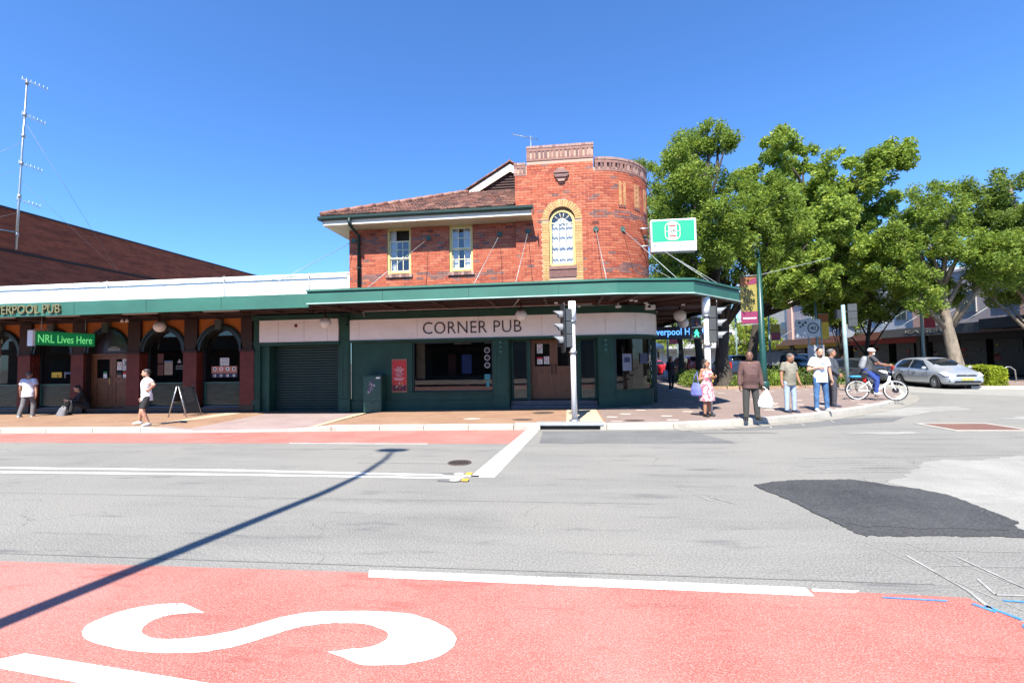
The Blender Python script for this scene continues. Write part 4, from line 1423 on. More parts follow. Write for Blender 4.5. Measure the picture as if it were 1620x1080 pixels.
# poster, electrical cabinet
po = empty('wall_poster', (-5.575, 14.99, .71), 'tall red poster for the corner pub in a thin frame on the green wall', 'poster')
B().box(-5.84, -5.31, 14.975, 14.995, .71, 1.84).obj('frame', pm('copper_frame', (.3, .13, .06), .4), po)
B().box(-5.82, -5.33, 14.968, 14.976, .76, 1.79).obj('print', REDP, po)
B().box(-5.82, -5.33, 14.966, 14.9685, .76, .95).obj('dark_foot', pm('maroon_print', (.09, .01, .03), .6), po)
for t_, z, w_, h_ in (('THE', 1.55, .16, .05), ('CORNER', 1.48, .34, .06), ('PUB', 1.41, .2, .055), ('CHRISTMAS', 1.33, .32, .035), ('MENU', 1.27, .18, .04)):
    text(t_, w_, h_, PAPER, (-5.575, 14.966, z), po, depth=.002)
for k in range(3):
    B().box(-5.77 + .02 * k, -5.4 - .02 * k, 14.965, 14.968, 1.19 - k * .035, 1.2 - k * .035).obj('printed_line', PAPER, po)
PO = pm('orange_print', (.6, .2, .03), .6)
for k in range(22):
    a = rnd.uniform(0, 6.28); r = rnd.uniform(.02, .17)
    x, z = -5.575 + r * math.cos(a), .97 + r * .7 * math.sin(a)
    o = B().box(-.022, .022, 14.963, 14.9655, -.009, .009).obj('printed_motif', [PO, PAPER, pm('yellow_print', (.6, .4, .05), .6)][k % 3], po)
    o.location = (x, 0, z) if False else (x - W[po].x, -W[po].y, z - W[po].z)
    o.rotation_euler = (0, rnd.uniform(0, 3), 0)
CABM = pm('green_cabinet_paint', (.012, .065, .05), .5, .1, 4)
ca = empty('electrical_cabinet', (-6.36, 14.75, .07), 'dark green steel electrical cabinet with peeled stickers against the green wall', 'cabinet')
B().box(-6.68, -6.04, 14.56, 14.95, .05, 1.29).obj('body', CABM, ca, bevel=.008)
B().box(-6.66, -6.06, 14.545, 14.56, .47, 1.27).obj('door', CABM, ca, bevel=.004)
B().box(-6.66, -6.06, 14.546, 14.56, .07, .45).obj('door', CABM, ca, bevel=.004)
B().box(-6.7, -6.02, 14.54, 14.97, 1.29, 1.32).obj('lid', CABM, ca, bevel=.006)
B().box(-6.22, -6.08, 14.541, 14.546, 1.2, 1.25).obj('name_plate', PAPER, ca)
B().lathe([(.02, -.02), (.02, 0)], (-6.36, 14.545, .40), 'Y', 8).obj('lock', INK, ca)
for k in range(26):
    x, z = rnd.gauss(-6.38, .06), rnd.gauss(.92, .1)
    a_, b_ = rnd.uniform(.012, .04), rnd.uniform(.012, .05)
    B().box(x - a_, x + a_, 14.543 - k * .00003, 14.5455, z - b_, z + b_).obj('peeled_sticker', [pm('grey_residue', (.16, .15, .17), .8), pm('violet_residue', (.07, .04, .09), .8), pm('white_residue', (.32, .3, .32), .8)][k % 3], ca)
# globe lamps under the awnings
def globe(x, y, z, r, ztop, label):
    g_ = empty('globe_lamp', (x, y, ztop), label, 'lamp', 'white globe lamps under the awnings')
    B().ball((x, y, z), r, 20, 14).obj('globe', GLOBE, g_)
    B().lathe([(.06, z + r * .96), (.07, z + r * 1.12), (.02, z + r * 1.15), (.02, ztop)], (x, y, 0), seg=12).obj('gallery', SOFFIT, g_)
    return g_
globe(-7.75, 14.1, 3.06, .185, 3.53, 'white globe lamp in front of the cream panel over the roller shutter')
globe(-1.28, 13.9, 3.10, .185, 3.53, 'white globe lamp hanging by the last letter of the pub sign')
globe(4.0, 16.2, 3.17, .21, 3.53, 'white globe lamp hanging at the corner right of the curved sign board')
globe(4.6, 18.2, 3.07, .21, 3.53, 'white globe lamp half hidden behind the pedestrian signal')
# illuminated hotel sign across the side footpath
hs = empty('hotel_sign', (4.5, 18.9, 2.5), 'dark blue hanging sign with glowing pale blue lettering over the side footpath', 'sign')
B().box(3.45, 5.6, 18.9, 19.05, 2.46, 2.97).obj('box', pm('navy_panel', (.008, .012, .04), .4), hs)
text('Liverpool Hotel', 2.02, .36, emat('blue_lit_letters', (.12, .4, 1.0), .75, (.1, .2, .4)), (4.53, 18.893, 2.72), hs, depth=.01, bold=.012)
for x in (3.7, 5.3):
    B().tube([(x, 18.98, 2.97), (x, 18.98, 3.53)], .012, 6).obj('hanger', SOFFIT, hs)

# ------------------------------------------------------------------ arcaded pub to the left
arc = empty('arcade_pub', (-16, 15, 0), 'single storey pub with brown tiled arches, orange spandrels and a white parapet', 'building')
PX = [-22.35, -20.1, -17.85, -15.56, -13.3, -11.1]
ZS, RO, RI, ZT = 2.26, .95, .76, 3.40
def tile_pier(x, w_=.52):
    z0 = zb(x)
    o = B().box(x - w_ / 2, x + w_ / 2, 14.88, 15.1, z0 - .05, 2.2).obj('pilaster', BROWN_T, arc)
    B().box(x - w_ / 2 + .01, x + w_ / 2 - .01, 14.90, 15.1, 2.28, ZT).obj('upper_shaft', BROWN_D, o)
    B().box(x - w_ / 2 - .03, x + w_ / 2 + .03, 14.84, 15.1, 2.2, 2.28).obj('capital', BROWN_D, o)
    B().box(x - w_ / 2 - .03, x + w_ / 2 + .03, 14.84, 15.1, z0 - .04, z0 + .28).obj('base', BLACKP, o)
    k = 0
    for z in np.arange(z0 + .3, 2.15, .15):      # tile joints stand as shallow courses
        B().box(x - w_ / 2 - .004, x + w_ / 2 + .004, 14.876, 15.09, z, z + .14).obj('tile_course', BROWN_T, o)
for x in PX:
    tile_pier(x)
tile_pier(-24.6)
centers = [(a + b) / 2 for a, b in zip([-24.6] + PX, PX)]
arch_door = -16.7
for cx in centers:
    hw = 1.125 - .26
    # orange spandrel with round head cut out
    n = 18
    sp = B()
    for i in range(n):
        a0, a1 = math.pi * i / n, math.pi * (i + 1) / n
        x0, x1 = cx + RO * math.cos(a0), cx + RO * math.cos(a1)
        sp.prism([(x0, 15.0, ZS + RO * math.sin(a0)), (x0, 15.0, ZT), (x1, 15.0, ZT), (x1, 15.0, ZS + RO * math.sin(a1))], (0, .1, 0))
    sp.obj('spandrel', ORANGE, arc)
    ar = B()
    for r0, r1, y in ((RI, RO, 14.93), (RI + .1, RO - .03, 14.90)):
        for i in range(n):
            a0, a1 = math.pi * i / n, math.pi * (i + 1) / n
            ar.prism([(cx + r * math.cos(a), y, ZS + r * math.sin(a)) for r, a in ((r0, a0), (r1, a0), (r1, a1), (r0, a1))], (0, .2 if y > 14.91 else .03, 0))
    arch_o = ar.obj('arch', pm('black_green_moulding', (.010, .016, .014), .35), arc)
    B().prism([(cx - .10, 14.84, 3.02), (cx + .10, 14.84, 3.02), (cx + .14, 14.84, 3.36), (cx - .14, 14.84, 3.36)], (0, .12, 0)).obj('keystone_lamp', pm('grey_green_box', (.05, .065, .06), .5), arch_o)
    for sx in (-1, 1):
        x = cx + sx * (RI + .08)
        B().box(min(x, x + sx * .14), max(x, x + sx * .14), 14.95, 15.25, zb(cx), ZS).obj('jamb', BROWN_T if abs(cx - arch_door) > .3 else BROWN_D, arch_o)
    B().box(cx - 1, cx + 1, 14.92, 15.3, zb(cx) - .02, zb(cx) + .2).obj('threshold', pm('blue_black_stone', (.025, .027, .035), .4), arc)
    if abs(cx - arch_door) < .3:
        continue
    # black framed window with round head
    fr = B()
    R1, R0 = RI + .07, RI - .02
    for i in range(n):
        a0, a1 = math.pi * i / n, math.pi * (i + 1) / n
        fr.prism([(cx + r * math.cos(a), 15.17, ZS + r * math.sin(a)) for r, a in ((R0, a0), (R1, a0), (R1, a1), (R0, a1))], (0, .07, 0))
    zl = zb(cx) + .2
    for sx in (-1, 1):
        xa, xb = sorted((cx + sx * R0, cx + sx * R1))
        fr.box(xa, xb, 15.17, 15.24, zl, ZS)
    fr.box(cx - R0, cx + R0, 15.17, 15.24, zl, zl + .07)
    wo = fr.obj('arch_window', BLACKP, arc)
    B().sheet([(cx + R0 * math.cos(math.pi * i / n), 15.2, ZS + R0 * math.sin(math.pi * i / n)) for i in range(n + 1)] + [(cx - R0, 15.2, zl + .07), (cx + R0, 15.2, zl + .07)]).obj('pane', GLASS, wo)
    LP = pm('green_glass_rail', (.02, .10, .075), .3)
    B().box(cx - R0 + .02, cx + R0 - .02, 15.125, 15.14, zl + .10, zl + .13).box(cx - R0 + .02, cx + R0 - .02, 15.125, 15.14, 1.10, 1.14).box(cx - R0 + .02, cx - R0 + .06, 15.125, 15.14, zl + .13, 1.10).box(cx + R0 - .06, cx + R0 - .02, 15.125, 15.14, zl + .13, 1.10).obj('screen_frame', LP, wo)
    B().box(cx - R0 + .06, cx + R0 - .06, 15.13, 15.136, zl + .13, 1.10).obj('etched_panel', pm('etched_green_glass', (.012, .035, .027), .25, .6, 2.5, stretch=(1, 1, 4)), wo)
    B().box(cx - R0, cx + R0, 15.1, 15.17, zl, zl + .03).obj('sill', pm('steel_sill', (.2, .2, .22), .4), wo)
B().box(-24.4, -10.9, 17.2, 17.3, 0, 3.4).box(-24.4, -10.9, 15.3, 17.3, 3.40, 3.5).box(-24.4, -10.9, 15.3, 17.3, .0, .06).obj('bar_room', DARKIN, arc)
B().box(-24.9, -10.87, 14.97, 15.3, ZT, 3.62).obj('lintel', BROWN_D, arc)
B().box(-10.92, -10.88, 14.9, 15.3, 0, 3.5).obj('party_edge', GREEN_D, arc)
# timber double door under its own arch, fanlight above
cx = arch_door
fd = leaf(cx - .80, cx - .003, 15.18, .22, 2.16, arc, 1, zmid=.55)
fd2 = leaf(cx + .003, cx + .80, 15.18, .22, 2.16, arc, 1, zmid=.55)
B().box(cx - .84, cx - .8, 15.14, 15.26, .2, 2.22).box(cx + .8, cx + .84, 15.14, 15.26, .2, 2.22).box(cx - .8, cx + .8, 15.14, 15.26, 2.165, 2.24).obj('door_frame', WOOD, arc)
fanl = B().sheet([(cx + .78 * math.cos(math.pi * i / 18), 15.2, ZS + .78 * math.sin(math.pi * i / 18)) for i in range(19)]).obj('fanlight', pm('grey_fanlight', (.04, .035, .045), .25), arc)
for k, w_ in enumerate((.3, .52, .5)):
    B().box(cx + .02 - w_ / 2, cx + .02 + w_ / 2, 15.192, 15.197, 2.46 - k * .055, 2.49 - k * .055).obj('gilt_line', LG, fanl)
notice(cx + .17, cx + .36, 1.62, 1.93, 15.186, fd2, PAPER, None, 2, True)
n2 = notice(cx + .39, cx + .63, 1.60, 2.04, 15.186, fd2, PAPER, None, 3)
for k in range(9):
    B().box(cx + .42 + rnd.uniform(0, .1), cx + .5 + rnd.uniform(0, .1), 15.183, 15.186, 1.8 + .02 * k, 1.815 + .02 * k).obj('printed_line', INK, n2)
notice(cx + .16, cx + .36, 1.18, 1.56, 15.186, fd2, pm('tan_print', (.28, .16, .12), .7), INK, 3)
notice(cx + .42, cx + .62, 1.26, 1.55, 15.186, fd2, PAPER, REDP, 2)
notice(cx - .40, cx - .25, 1.28, 1.58, 15.186, fd, PAPER, pm('green_print', (.03, .2, .1), .6), 2)
# things shown in the arch windows
wins = [o for o in arc.children if o.name.startswith('arch_window')]
byx = sorted(wins, key=lambda o: sum(v.co.x for v in o.data.vertices) / len(o.data.vertices))
wA, wB, wC = byx[-3], byx[-2], byx[-1]
def card(par, x0, x1, z0, z1, mat, y=15.19, name='window_card'):
    return B().box(x0, x1, y - .004, y, z0, z1).obj(name, mat, par)
card(wA, -19.30, -18.86, 1.38, 1.58, pm('yellow_card', (.62, .42, .03), .6))
for x in (-19.06, -19.01):
    card(wA, x, x + .02, 1.40, 1.48, INK, 15.184)
card(wA, -18.72, -18.3, 1.5, 1.58, pm('dull_blue_card', (.07, .13, .24), .6))
card(wA, -18.74, -18.7, 1.36, 1.58, LG, 15.186)
cB = (-15.56 - 13.3) / 2
card(wB, cB - .16, cB + .17, 1.42, 1.94, pm('buff_card', (.26, .21, .15), .7))
card(wB, cB - .14, cB + .15, 1.88, 1.94, pm('dull_blue_card', (.07, .13, .24), .6), 15.184)
card(wB, cB - .44, cB - .2, 1.40, 1.8, pm('brown_card', (.09, .03, .02), .7))
card(wB, cB - .44, cB - .2, 1.85, 2.2, pm('brown_card', (.09, .03, .02), .7))
for k in range(3):
    card(wB, cB + .3, cB + .64, 1.62 + k * .06, 1.635 + k * .06, LG)
B().prism([(cB + .36, 15.186, 1.85), (cB + .52, 15.186, 1.85), (cB + .44, 15.186, 2.0)], (0, .004, 0)).obj('window_card', LG, wB)
cC = (-13.3 - 11.1) / 2
card(wC, cC - .50, cC + .50, 1.30, 1.68, pm('navy_card', (.02, .03, .07), .6))
card(wC, cC - .50, cC + .50, 1.45, 1.70, pm('salmon_card', (.42, .16, .10), .6), 15.185)
for k in range(4):
    x = cC - .37 + k * .25
    for z, r in ((1.60, .075), (1.36, .05)):
        B().lathe([(r, -.004), (r, 0)], (x, 15.182, z), 'Y', 12).obj('printed_plate', PAPER, wC)
        B().lathe([(r * .55, -.003), (r * .55, 0)], (x, 15.178, z), 'Y', 10).obj('printed_food', [INK, DKL, REDP, pm('green_print', (.03, .2, .1), .6)][(k + (r > .06)) % 4], wC)
card(wC, cC - .17, cC + .18, 1.72, 2.0, PAPER, 15.186)
for k in range(5):
    for j in range(6):
        card(wC, cC - .15 + j * .054, cC - .12 + j * .054, 1.74 + k * .052, 1.765 + k * .052, INK, 15.1815)
# parapet, coping pipe and stays
par = B().box(-60, -7.38, 15.3, 15.55, 3.6, 4.90).obj('parapet', WHITEP, arc)
B().box(-60, -7.38, 15.27, 15.58, 4.90, 4.955).obj('coping', WHITEP, par)
B().tube([(-60, 15.22, 4.86), (-7.6, 15.22, 4.86)], .022, 6).obj('rail_pipe', WHITE_M, par)
for x in (-22, -17.1, -12.3, -9.0):
    B().tube([(x, 15.26, 3.8), (x, 15.26, 5.0)], .012, 6).obj('stanchion', STAY, par)
    B().tube([(x, 15.24, 4.96), (x - 1.9, 12.4, 3.9)], .007, 6).obj('tie_rod', STAY, par)
# its awning
a2 = B().box(-60, -7.1, 12.10, 15.3, 3.62, 3.66).obj('awning', GREEN_D, arc)
def lerp(a, b, t): return a + (b - a) * t
B().prism([(-60, 12.05, 3.36), (-7.12, 12.05, 3.32), (-7.12, 12.05, 3.705), (-60, 12.05, 3.87)], (0, .05, 0)).obj('fascia', GREEN_F, a2)
B().box(-60, -7.12, 12.03, 12.10, 3.315, 3.335).obj('bottom_trim', GREEN_F, a2)
B().box(-60, -7.12, 12.12, 14.97, 3.56, 3.58).obj('soffit', SOFFIT, a2)
for x in (-19.4, -17.0, -14.6, -12.2, -9.8):
    B().box(x - .004, x + .004, 12.046, 12.056, 3.35, 3.70).obj('fascia_joint', GREEN_D, a2)
for x in np.arange(-24.5, -7, 1.15):
    B().box(x - .04, x + .04, 12.15, 14.9, 3.46, 3.559).obj('rafter', SOFFIT, a2)
for y in (12.8, 13.7, 14.5):
    B().box(-30, -7.2, y - .04, y + .04, 3.47, 3.5595).obj('purlin', SOFFIT, a2)
for x in (-18.6, -16.2, -13.4, -10.6):
    B().box(x - .6, x + .6, 13.0, 13.06, 3.40, 3.455).obj('light_batten', CONDUIT, a2)
GILT = pm('gilt_letters', (.15, .145, .07), .5, .2, 10)
t_ = text('LIVERPOOL PUB', 2.5, .27, GILT, (-16.27, 12.015, 3.53), a2, depth=.05)
t_.rotation_euler = (R_(90), R_(.25), 0)
globe(-13.85, 14.2, 3.10, .19, 3.56, 'white globe lamp before the arched window, left of the roller shutter')
sl_ = empty('spotlight_cluster', (-15.3, 14.3, 3.5), 'small pair of pale spotlights under the left awning', 'light fitting')
for dx in (-.1, .08):
    B().lathe([(.03, 0), (.06, -.12)], (-15.3 + dx, 14.3, 3.42), seg=10).obj('spot', GLOBE, sl_)
B().box(-15.42, -15.18, 14.28, 14.32, 3.42, 3.56).obj('bar', SOFFIT, sl_)
# LED message sign hung from that awning, end-on to the street
led = empty('led_sign', (-17.3, 13.9, 2.55), 'hanging green dot matrix message sign with white ends under the left awning', 'sign')
def led_mat():
    m, nt, p = base_mat('green_led_matrix')
    t = nt.nodes.new('ShaderNodeTexCoord')
    sx = nt.nodes.new('ShaderNodeSeparateXYZ')
    nt.links.new(t.outputs['Object'], sx.inputs[0])
    wv = nd(nt, 'ShaderNodeMath', operation='MULTIPLY')
    wv.inputs[1].default_value = 2 * math.pi / .0525
    nt.links.new(sx.outputs['Z'], wv.inputs[0])
    sn = nd(nt, 'ShaderNodeMath', operation='SINE')
    nt.links.new(wv.outputs[0], sn.inputs[0])
    a = mixc(nt, ramp(nt, sn.outputs[0], -.6, .6), (.0, .055, .012), (.01, .24, .085))
    nt.links.new(a, p.inputs['Emission Color'])
    p.inputs['Emission Strength'].default_value = .30
    p.inputs['Base Color'].default_value = (.01, .05, .03, 1)
    p.inputs['Roughness'].default_value = .3
    return m
B().box(-17.28, -17.12, 12.95, 15.0 - .12, 2.49, 2.96).obj('case', BLACKP, led)
B().box(-17.30, -17.10, 12.88, 12.95, 2.47, 2.98).obj('end_cap', WHITE_M, led)
B().box(-17.12, -17.112, 12.96, 14.86, 2.495, 2.955).obj('screen', led_mat(), led)
text('NRL Lives Here', 1.72, .27, emat('green_led_text', (.16, .7, .22), .42), (-17.108, 13.90, 2.72), led, rot=(90, 0, 90), depth=.004, bold=.004)
for y in (13.2, 14.6):
    B().tube([(-17.2, y, 2.96), (-17.2, y, 3.56)], .012, 6).obj('hanger', STAY, led)
for k in range(6):
    B().tube([(-17.2, 12.95 + k * .08, 2.98), (-17.16, 12.98 + k * .08, 3.05)], .006, 5).obj('bird_spike', WHITE_M, led)
# A-frame chalkboard
af = empty('a_frame_board', (-12.4, 13.55, .05), 'folding A-frame sign with grey steel legs and chalkboard panels on the footpath', 'sign')
AX, AY, AZ = -12.3, 13.6, .06
for i, sx in enumerate((-1, 1)):
    for y in (-.3, .3):
        B().tube([(AX + sx * .33 + .25 * 0, AY + y, AZ), (AX + sx * .03, AY + y, AZ + 1.02)], .016, 6).obj('leg', STEEL, af)
    B().tube([(AX + sx * .18, AY - .3, AZ + .52), (AX + sx * .18, AY + .3, AZ + .52)], .012, 6).obj('rail', STEEL, af)
M = Matrix.Translation((AX + .18, AY, AZ + .55)) @ Matrix.Rotation(R_(-17), 4, 'Y')
B().box(-.012, .012, -.27, .27, -.42, .45, 0, M).obj('chalkboard', pm('blackboard', (.022, .024, .03), .7), af)
for k in range(8):
    M2 = M @ Matrix.Translation((.014, rnd.uniform(-.05, .05), .38 - k * .06))
    B().box(0, .003, -.16, .16, 0, .012, 0, M2).obj('chalk_line', pm('chalk', (.15, .15, .16), .9), af)
M = Matrix.Translation((AX - .18, AY, AZ + .55)) @ Matrix.Rotation(R_(17), 4, 'Y')
B().box(-.012, .012, -.27, .27, -.05, .45, 0, M).obj('chalkboard', MATS['blackboard'], af)
af.rotation_euler = (0, 0, 0)

# lightbox sign on the side wall of the tower
vb = empty('lightbox_sign', (3.7, 15.55, 5.25), 'projecting green and white beer lightbox sign with rounded red and white emblem', 'sign')
B().box(2.98, 4.45, 15.5, 15.82, 5.24, 6.34).obj('case', pm('white_lightbox', (.75, .74, .76), .4), vb, bevel=.025)
B().box(3.02, 4.38, 15.493, 15.5, 5.58, 6.28).obj('green_face', pm('sign_green', (.02, .34, .19), .4, .02), vb)
def stad(hw, hh, r, y, n=8):
    pts = []
    for cx_, cz_, a0 in ((hw - r, hh - r, 0), (-hw + r, hh - r, 90), (-hw + r, -hh + r, 180), (hw - r, -hh + r, 270)):
        for i in range(n + 1):
            a = R_(a0 + 90 * i / n)
            pts.append((3.68 + cx_ + r * math.cos(a), y, 5.93 + cz_ + r * math.sin(a)))
    return pts
YP = pm('pale_gold_print', (.7, .66, .42), .5)
def ringf(hw, hh, r, wd, y, mat):
    o1, o2 = stad(hw, hh, r, y), stad(hw - wd, hh - wd, r - wd, y)
    b_ = B()
    for i in range(len(o1)):
        j = (i + 1) % len(o1)
        b_.prism([o1[i], o1[j], o2[j], o2[i]], (0, .004, 0))
    b_.obj('emblem_ring', mat, vb)
ringf(.25, .31, .2, .022, 15.488, YP)
B().prism(stad(.135, .2, .05, 15.487), (0, .006, 0)).obj('emblem_shield', PAPER, vb)
for z in (6.1, 5.76):
    B().box(3.57, 3.79, 15.482, 15.487, z - .022, z + .022).obj('emblem_bar', REDP, vb)
text('VB', .21, .14, INK, (3.68, 15.483, 5.93), vb, depth=.003, bold=.01)
for (t_, z) in (('VICTORIA', 6.17), ('BITTER', 5.69)):
    B().box(3.53, 3.83, 15.486, 15.49, z - .038, z + .038).obj('emblem_ribbon', PAPER, vb)
    text(t_, .26, .045, INK, (3.68, 15.484, z), vb, depth=.002)
for sx in (-1, 1):
    B().box(3.68 + sx * .18 - .045, 3.68 + sx * .18 + .045, 15.488, 15.491, 5.92, 5.935).obj('emblem_rule', YP, vb)
text('THE CORNER PUB', 1.22, .10, pm('slate_blue_print', (.08, .12, .22), .6), (3.68, 15.496, 5.42), vb, depth=.003, bold=.006, space=1.15)
B().tube([(3.0, 15.66, 6.1), (2.6, 15.66, 6.1)], .03, 8).tube([(3.0, 15.66, 5.5), (2.6, 15.66, 5.5)], .03, 8).obj('bracket', STEEL, vb)
# television aerial on the parapet
ta = empty('roof_aerial', (.1, 16.2, 8.6), 'small television aerial on the pub roof above the tower parapet', 'aerial')
B().tube([(-1.05, 16.6, 8.3), (-1.05, 16.6, 10.05)], .015, 6).obj('mast', STAY, ta)
B().tube([(-1.75, 16.5, 10.12), (-.78, 16.7, 9.95)], .010, 5).obj('boom', STAY, ta)
for k in range(9):
    t = k / 8
    x, z = lerp(-1.7, -.82, t), lerp(10.11, 9.96, t)
    B().tube([(x - .02, 16.5 + .2 * t - .16, z - .02), (x + .02, 16.5 + .2 * t + .16, z + .02)], .006, 4).obj('element', STAY, ta)

# ------------------------------------------------------------------ big brown brick building at the left, its mast
BWALL = wallbrick_mat('dark_red_brickwork', (.29, .058, .024), (.38, .088, .036), (.20, .07, .04))
bb_ = empty('brick_warehouse', (-36, 34, 0), 'large plain dark red brick building behind the white parapet', 'building')
B().box(-48, -32, 20.5, 46, 0, 11.05).obj('wall', BWALL, bb_)
B().box(-48.05, -31.95, 20.4, 46.05, 11.05, 11.16).obj('coping', pm('dark_coping', (.05, .035, .035), .8), bb_)
B().box(-31.999, -31.93, 20.5, 34, 8.52, 8.68).obj('flashing', pm('dark_flashing', (.035, .016, .012), .8), bb_)
B().box(-31.999, -31.96, 20.5, 34, 5, 8.52).obj('lower_wall', wallbrick_mat('darker_red_brickwork', (.23, .05, .022), (.29, .07, .032), (.16, .06, .036)), bb_)
ms = empty('antenna_mast', (-31.7, 22.9, 8.7), 'tall thin guyed steel mast with four small yagi aerials', 'antenna')
MP = [Vector((-31.7, 22.91, 8.70)), Vector((-31.7, 22.99, 11.5)), Vector((-31.7, 23.08, 14.5)), Vector((-31.7, 23.24, 19.05))]
B().tube(MP, [.07, .06, .05, .04], 8).obj('pole', STEEL, ms)
for z in (9.6, 11.9, 13.9, 15.6, 16.9, 18.9):
    B().lathe([(.09, -.1), (.09, .1)], (-31.7, 22.91 + (z - 8.7) * .032, z), seg=8).obj('clamp', STEEL, ms)
for (p, q) in (((23.08, 18.85), (24.31, 19.37)), ((23.13, 16.75), (24.22, 17.14)), ((23.04, 13.75), (24.12, 14.10)), ((23.0, 11.58), (24.07, 11.87))):
    a, b = Vector((-31.7, p[0] - .1, p[1] + .15)), Vector((-31.7, q[0], q[1] - .25))
    y_ = B().tube([a, b], .02, 5).obj('yagi_boom', WHITE_M, ms)
    for k in range(7):
        c_ = a.lerp(b, k / 6)
        B().tube([c_ - Vector((.0, .02, .16)), c_ + Vector((.0, .02, .16))], .009, 4).obj('element', WHITE_M, y_)
B().tube([(-31.7, 22.9, 9.72), (-31.7, 20.0, 9.5)], .05, 6).obj('strut', STEEL, ms)
WIRE = pm('guy_wire', (.3, .27, .25), .5)
for a, b in (((-31.7, 23.15, 16.5), (-31.9, 29.2, 8.7)), ((-31.7, 23.0, 12.9), (-31.9, 29.2, 8.7)), ((-31.7, 23.0, 13.5), (-34, 20.5, 11.1)), ((-31.7, 22.95, 10.9), (-31.7, 20.5, 9.4)), ((-31.7, 23.1, 15.2), (-36, 20.5, 11.1))):
    B().tube([a, b], .008, 4).obj('guy_wire', WIRE, ms)
# ------------------------------------------------------------------ street furniture on the near corner
SIGG = pm('signal_black_housing', (.022, .024, .027), .5)
LENS = pm('dark_signal_lens', (.05, .02, .02), .2)
def signal_pole(x, y, z0, h, label, r=.075):
    t_ = empty('signal_pole', (x, y, z0), label, 'traffic light', 'traffic light poles')
    B().tube([(x, y, z0), (x, y, z0 + h - .5)], [r, r * .88], 16).obj('pole', WHITE_M, t_)
    B().lathe([(r * 1.35, h - .5), (r * 1.25, h)], (x, y, z0), seg=16).obj('cap', pm('white_finial', (.78, .79, .8), .4), t_)
    B().lathe([(r * 1.9, 0), (r * 1.9, .03), (r * 1.2, .05)], (x, y, z0), seg=12).obj('base_plate', STEEL, t_)
    for z in (h - .52, h - 1.32):
        B().lathe([(r * 1.35, -.03), (r * 1.35, .03)], (x, y, z0 + z), seg=12).obj('clamp', STEEL, t_)
    return t_
def signal_head(par, c, ang, board=True):
    """three-aspect head, lenses towards local -Y, turned by ang about Z"""
    M = Matrix.Translation(c) @ Matrix.Rotation(R_(ang), 4, 'Z')
    if board:
        pts = []
        for cx_, cz_, a0 in ((.24, .58, 0), (-.24, .58, 90), (-.24, -.58, 180), (.24, -.58, 270)):
            pts += [M @ Vector((cx_ + .06 * math.cos(R_(a0 + a)), -.06, cz_ + .06 * math.sin(R_(a0 + a)))) for a in (0, 45, 90)]
        B().prism(pts, M.to_3x3() @ Vector((0, .02, 0))).obj('target_board', SIGG, par)
    for k, z in enumerate((.33, 0, -.33)):
        b = B().box(-.16, .16, -.04, .17, z - .155, z + .155, 0, M)
        h = b.obj('housing', pm('signal_grey_housing', (.05, .055, .06), .5), par)
        b = B()
        n = 14
        ring = []
        for i in range(n + 1):
            a = R_(-30 + 240 * i / n)
            ring.append((.115 * math.cos(a), .115 * math.sin(a)))
        for i in range(n):
            L0 = .22 if True else .1
            l = lambda zz: .10 + .14 * max(0, zz / .115)
            p = [M @ Vector((ring[i][0], -.06, z + ring[i][1])), M @ Vector((ring[i + 1][0], -.06, z + ring[i + 1][1])),
                 M @ Vector((ring[i + 1][0], -.06 - l(ring[i + 1][1]), z + ring[i + 1][1])), M @ Vector((ring[i][0], -.06 - l(ring[i][1]), z + ring[i][1]))]
            b.prism(p, M.to_3x3() @ Vector((0, 0, .006)))
        b.obj('visor', pm('weathered_grey_visor', (.17, .18, .2), .55), par)
        b = B()
        b._faces([M @ Vector((.1 * math.cos(a * math.pi / 8), -.065, z + .1 * math.sin(a * math.pi / 8))) for a in range(16)], [tuple(range(16))])
        b.obj('lens', LENS, par)
sp1 = signal_pole(.235, 11.85, .145, 3.08, 'white signal pole standing by the storm drain in front of the pub doors')
signal_head(sp1, Vector((.235 - .20, 11.88, 2.54)), -80)
for z in (2.95, 2.06):
    B().tube([(.235, 11.85, z), (.0, 11.88, z)], .018, 6).obj('bracket', STEEL, sp1)
sp2 = signal_pole(3.91, 13.0, .15, 3.22, 'white signal pole at the corner with the lit green walking figure', .085)
signal_head(sp2, Vector((3.91 + .24, 13.02, 2.62)), 72)
for z in (3.02, 2.2):
    B().tube([(3.91, 13.0, z), (4.12, 13.02, z)], .018, 6).obj('bracket', STEEL, sp2)
M = Matrix.Translation((3.62, 12.94, 2.53))
B().box(-.13, .13, 0, .2, .01, .28, 0, M).obj('pedestrian_housing', SIGG, sp2)
B().box(-.13, .13, 0, .2, -.29, -.01, 0, M).obj('pedestrian_housing', SIGG, sp2)
B().box(-.15, .15, -.16, 0, .285, .295, 0, M).obj('pedestrian_visor', pm('weathered_grey_visor', (.17, .18, .2), .55), sp2)
B().box(-.15, .15, -.16, 0, -.005, .005, 0, M).obj('pedestrian_visor', MATS['weathered_grey_visor'], sp2)
GLIT = emat('green_signal_lamp', (.05, 1.0, .45), 1.6)
mb = B()
mx, my, mz = 3.62, 12.925, 2.38
mb.ball((mx, my, mz + .075), .022, 8, 6, sc=(1, .2, 1))
mb.tube([(mx, my, mz + .05), (mx, my, mz - .01)], [.026, .02], 6)
for a, b_, c_ in (((0, -.01), (.03, -.05), (.05, -.1)), ((0, -.01), (-.03, -.05), (-.055, -.095))):
    mb.tube([(mx + a[0], my, mz + a[1]), (mx + b_[0], my, mz + b_[1]), (mx + c_[0], my, mz + c_[1])], .013, 5)
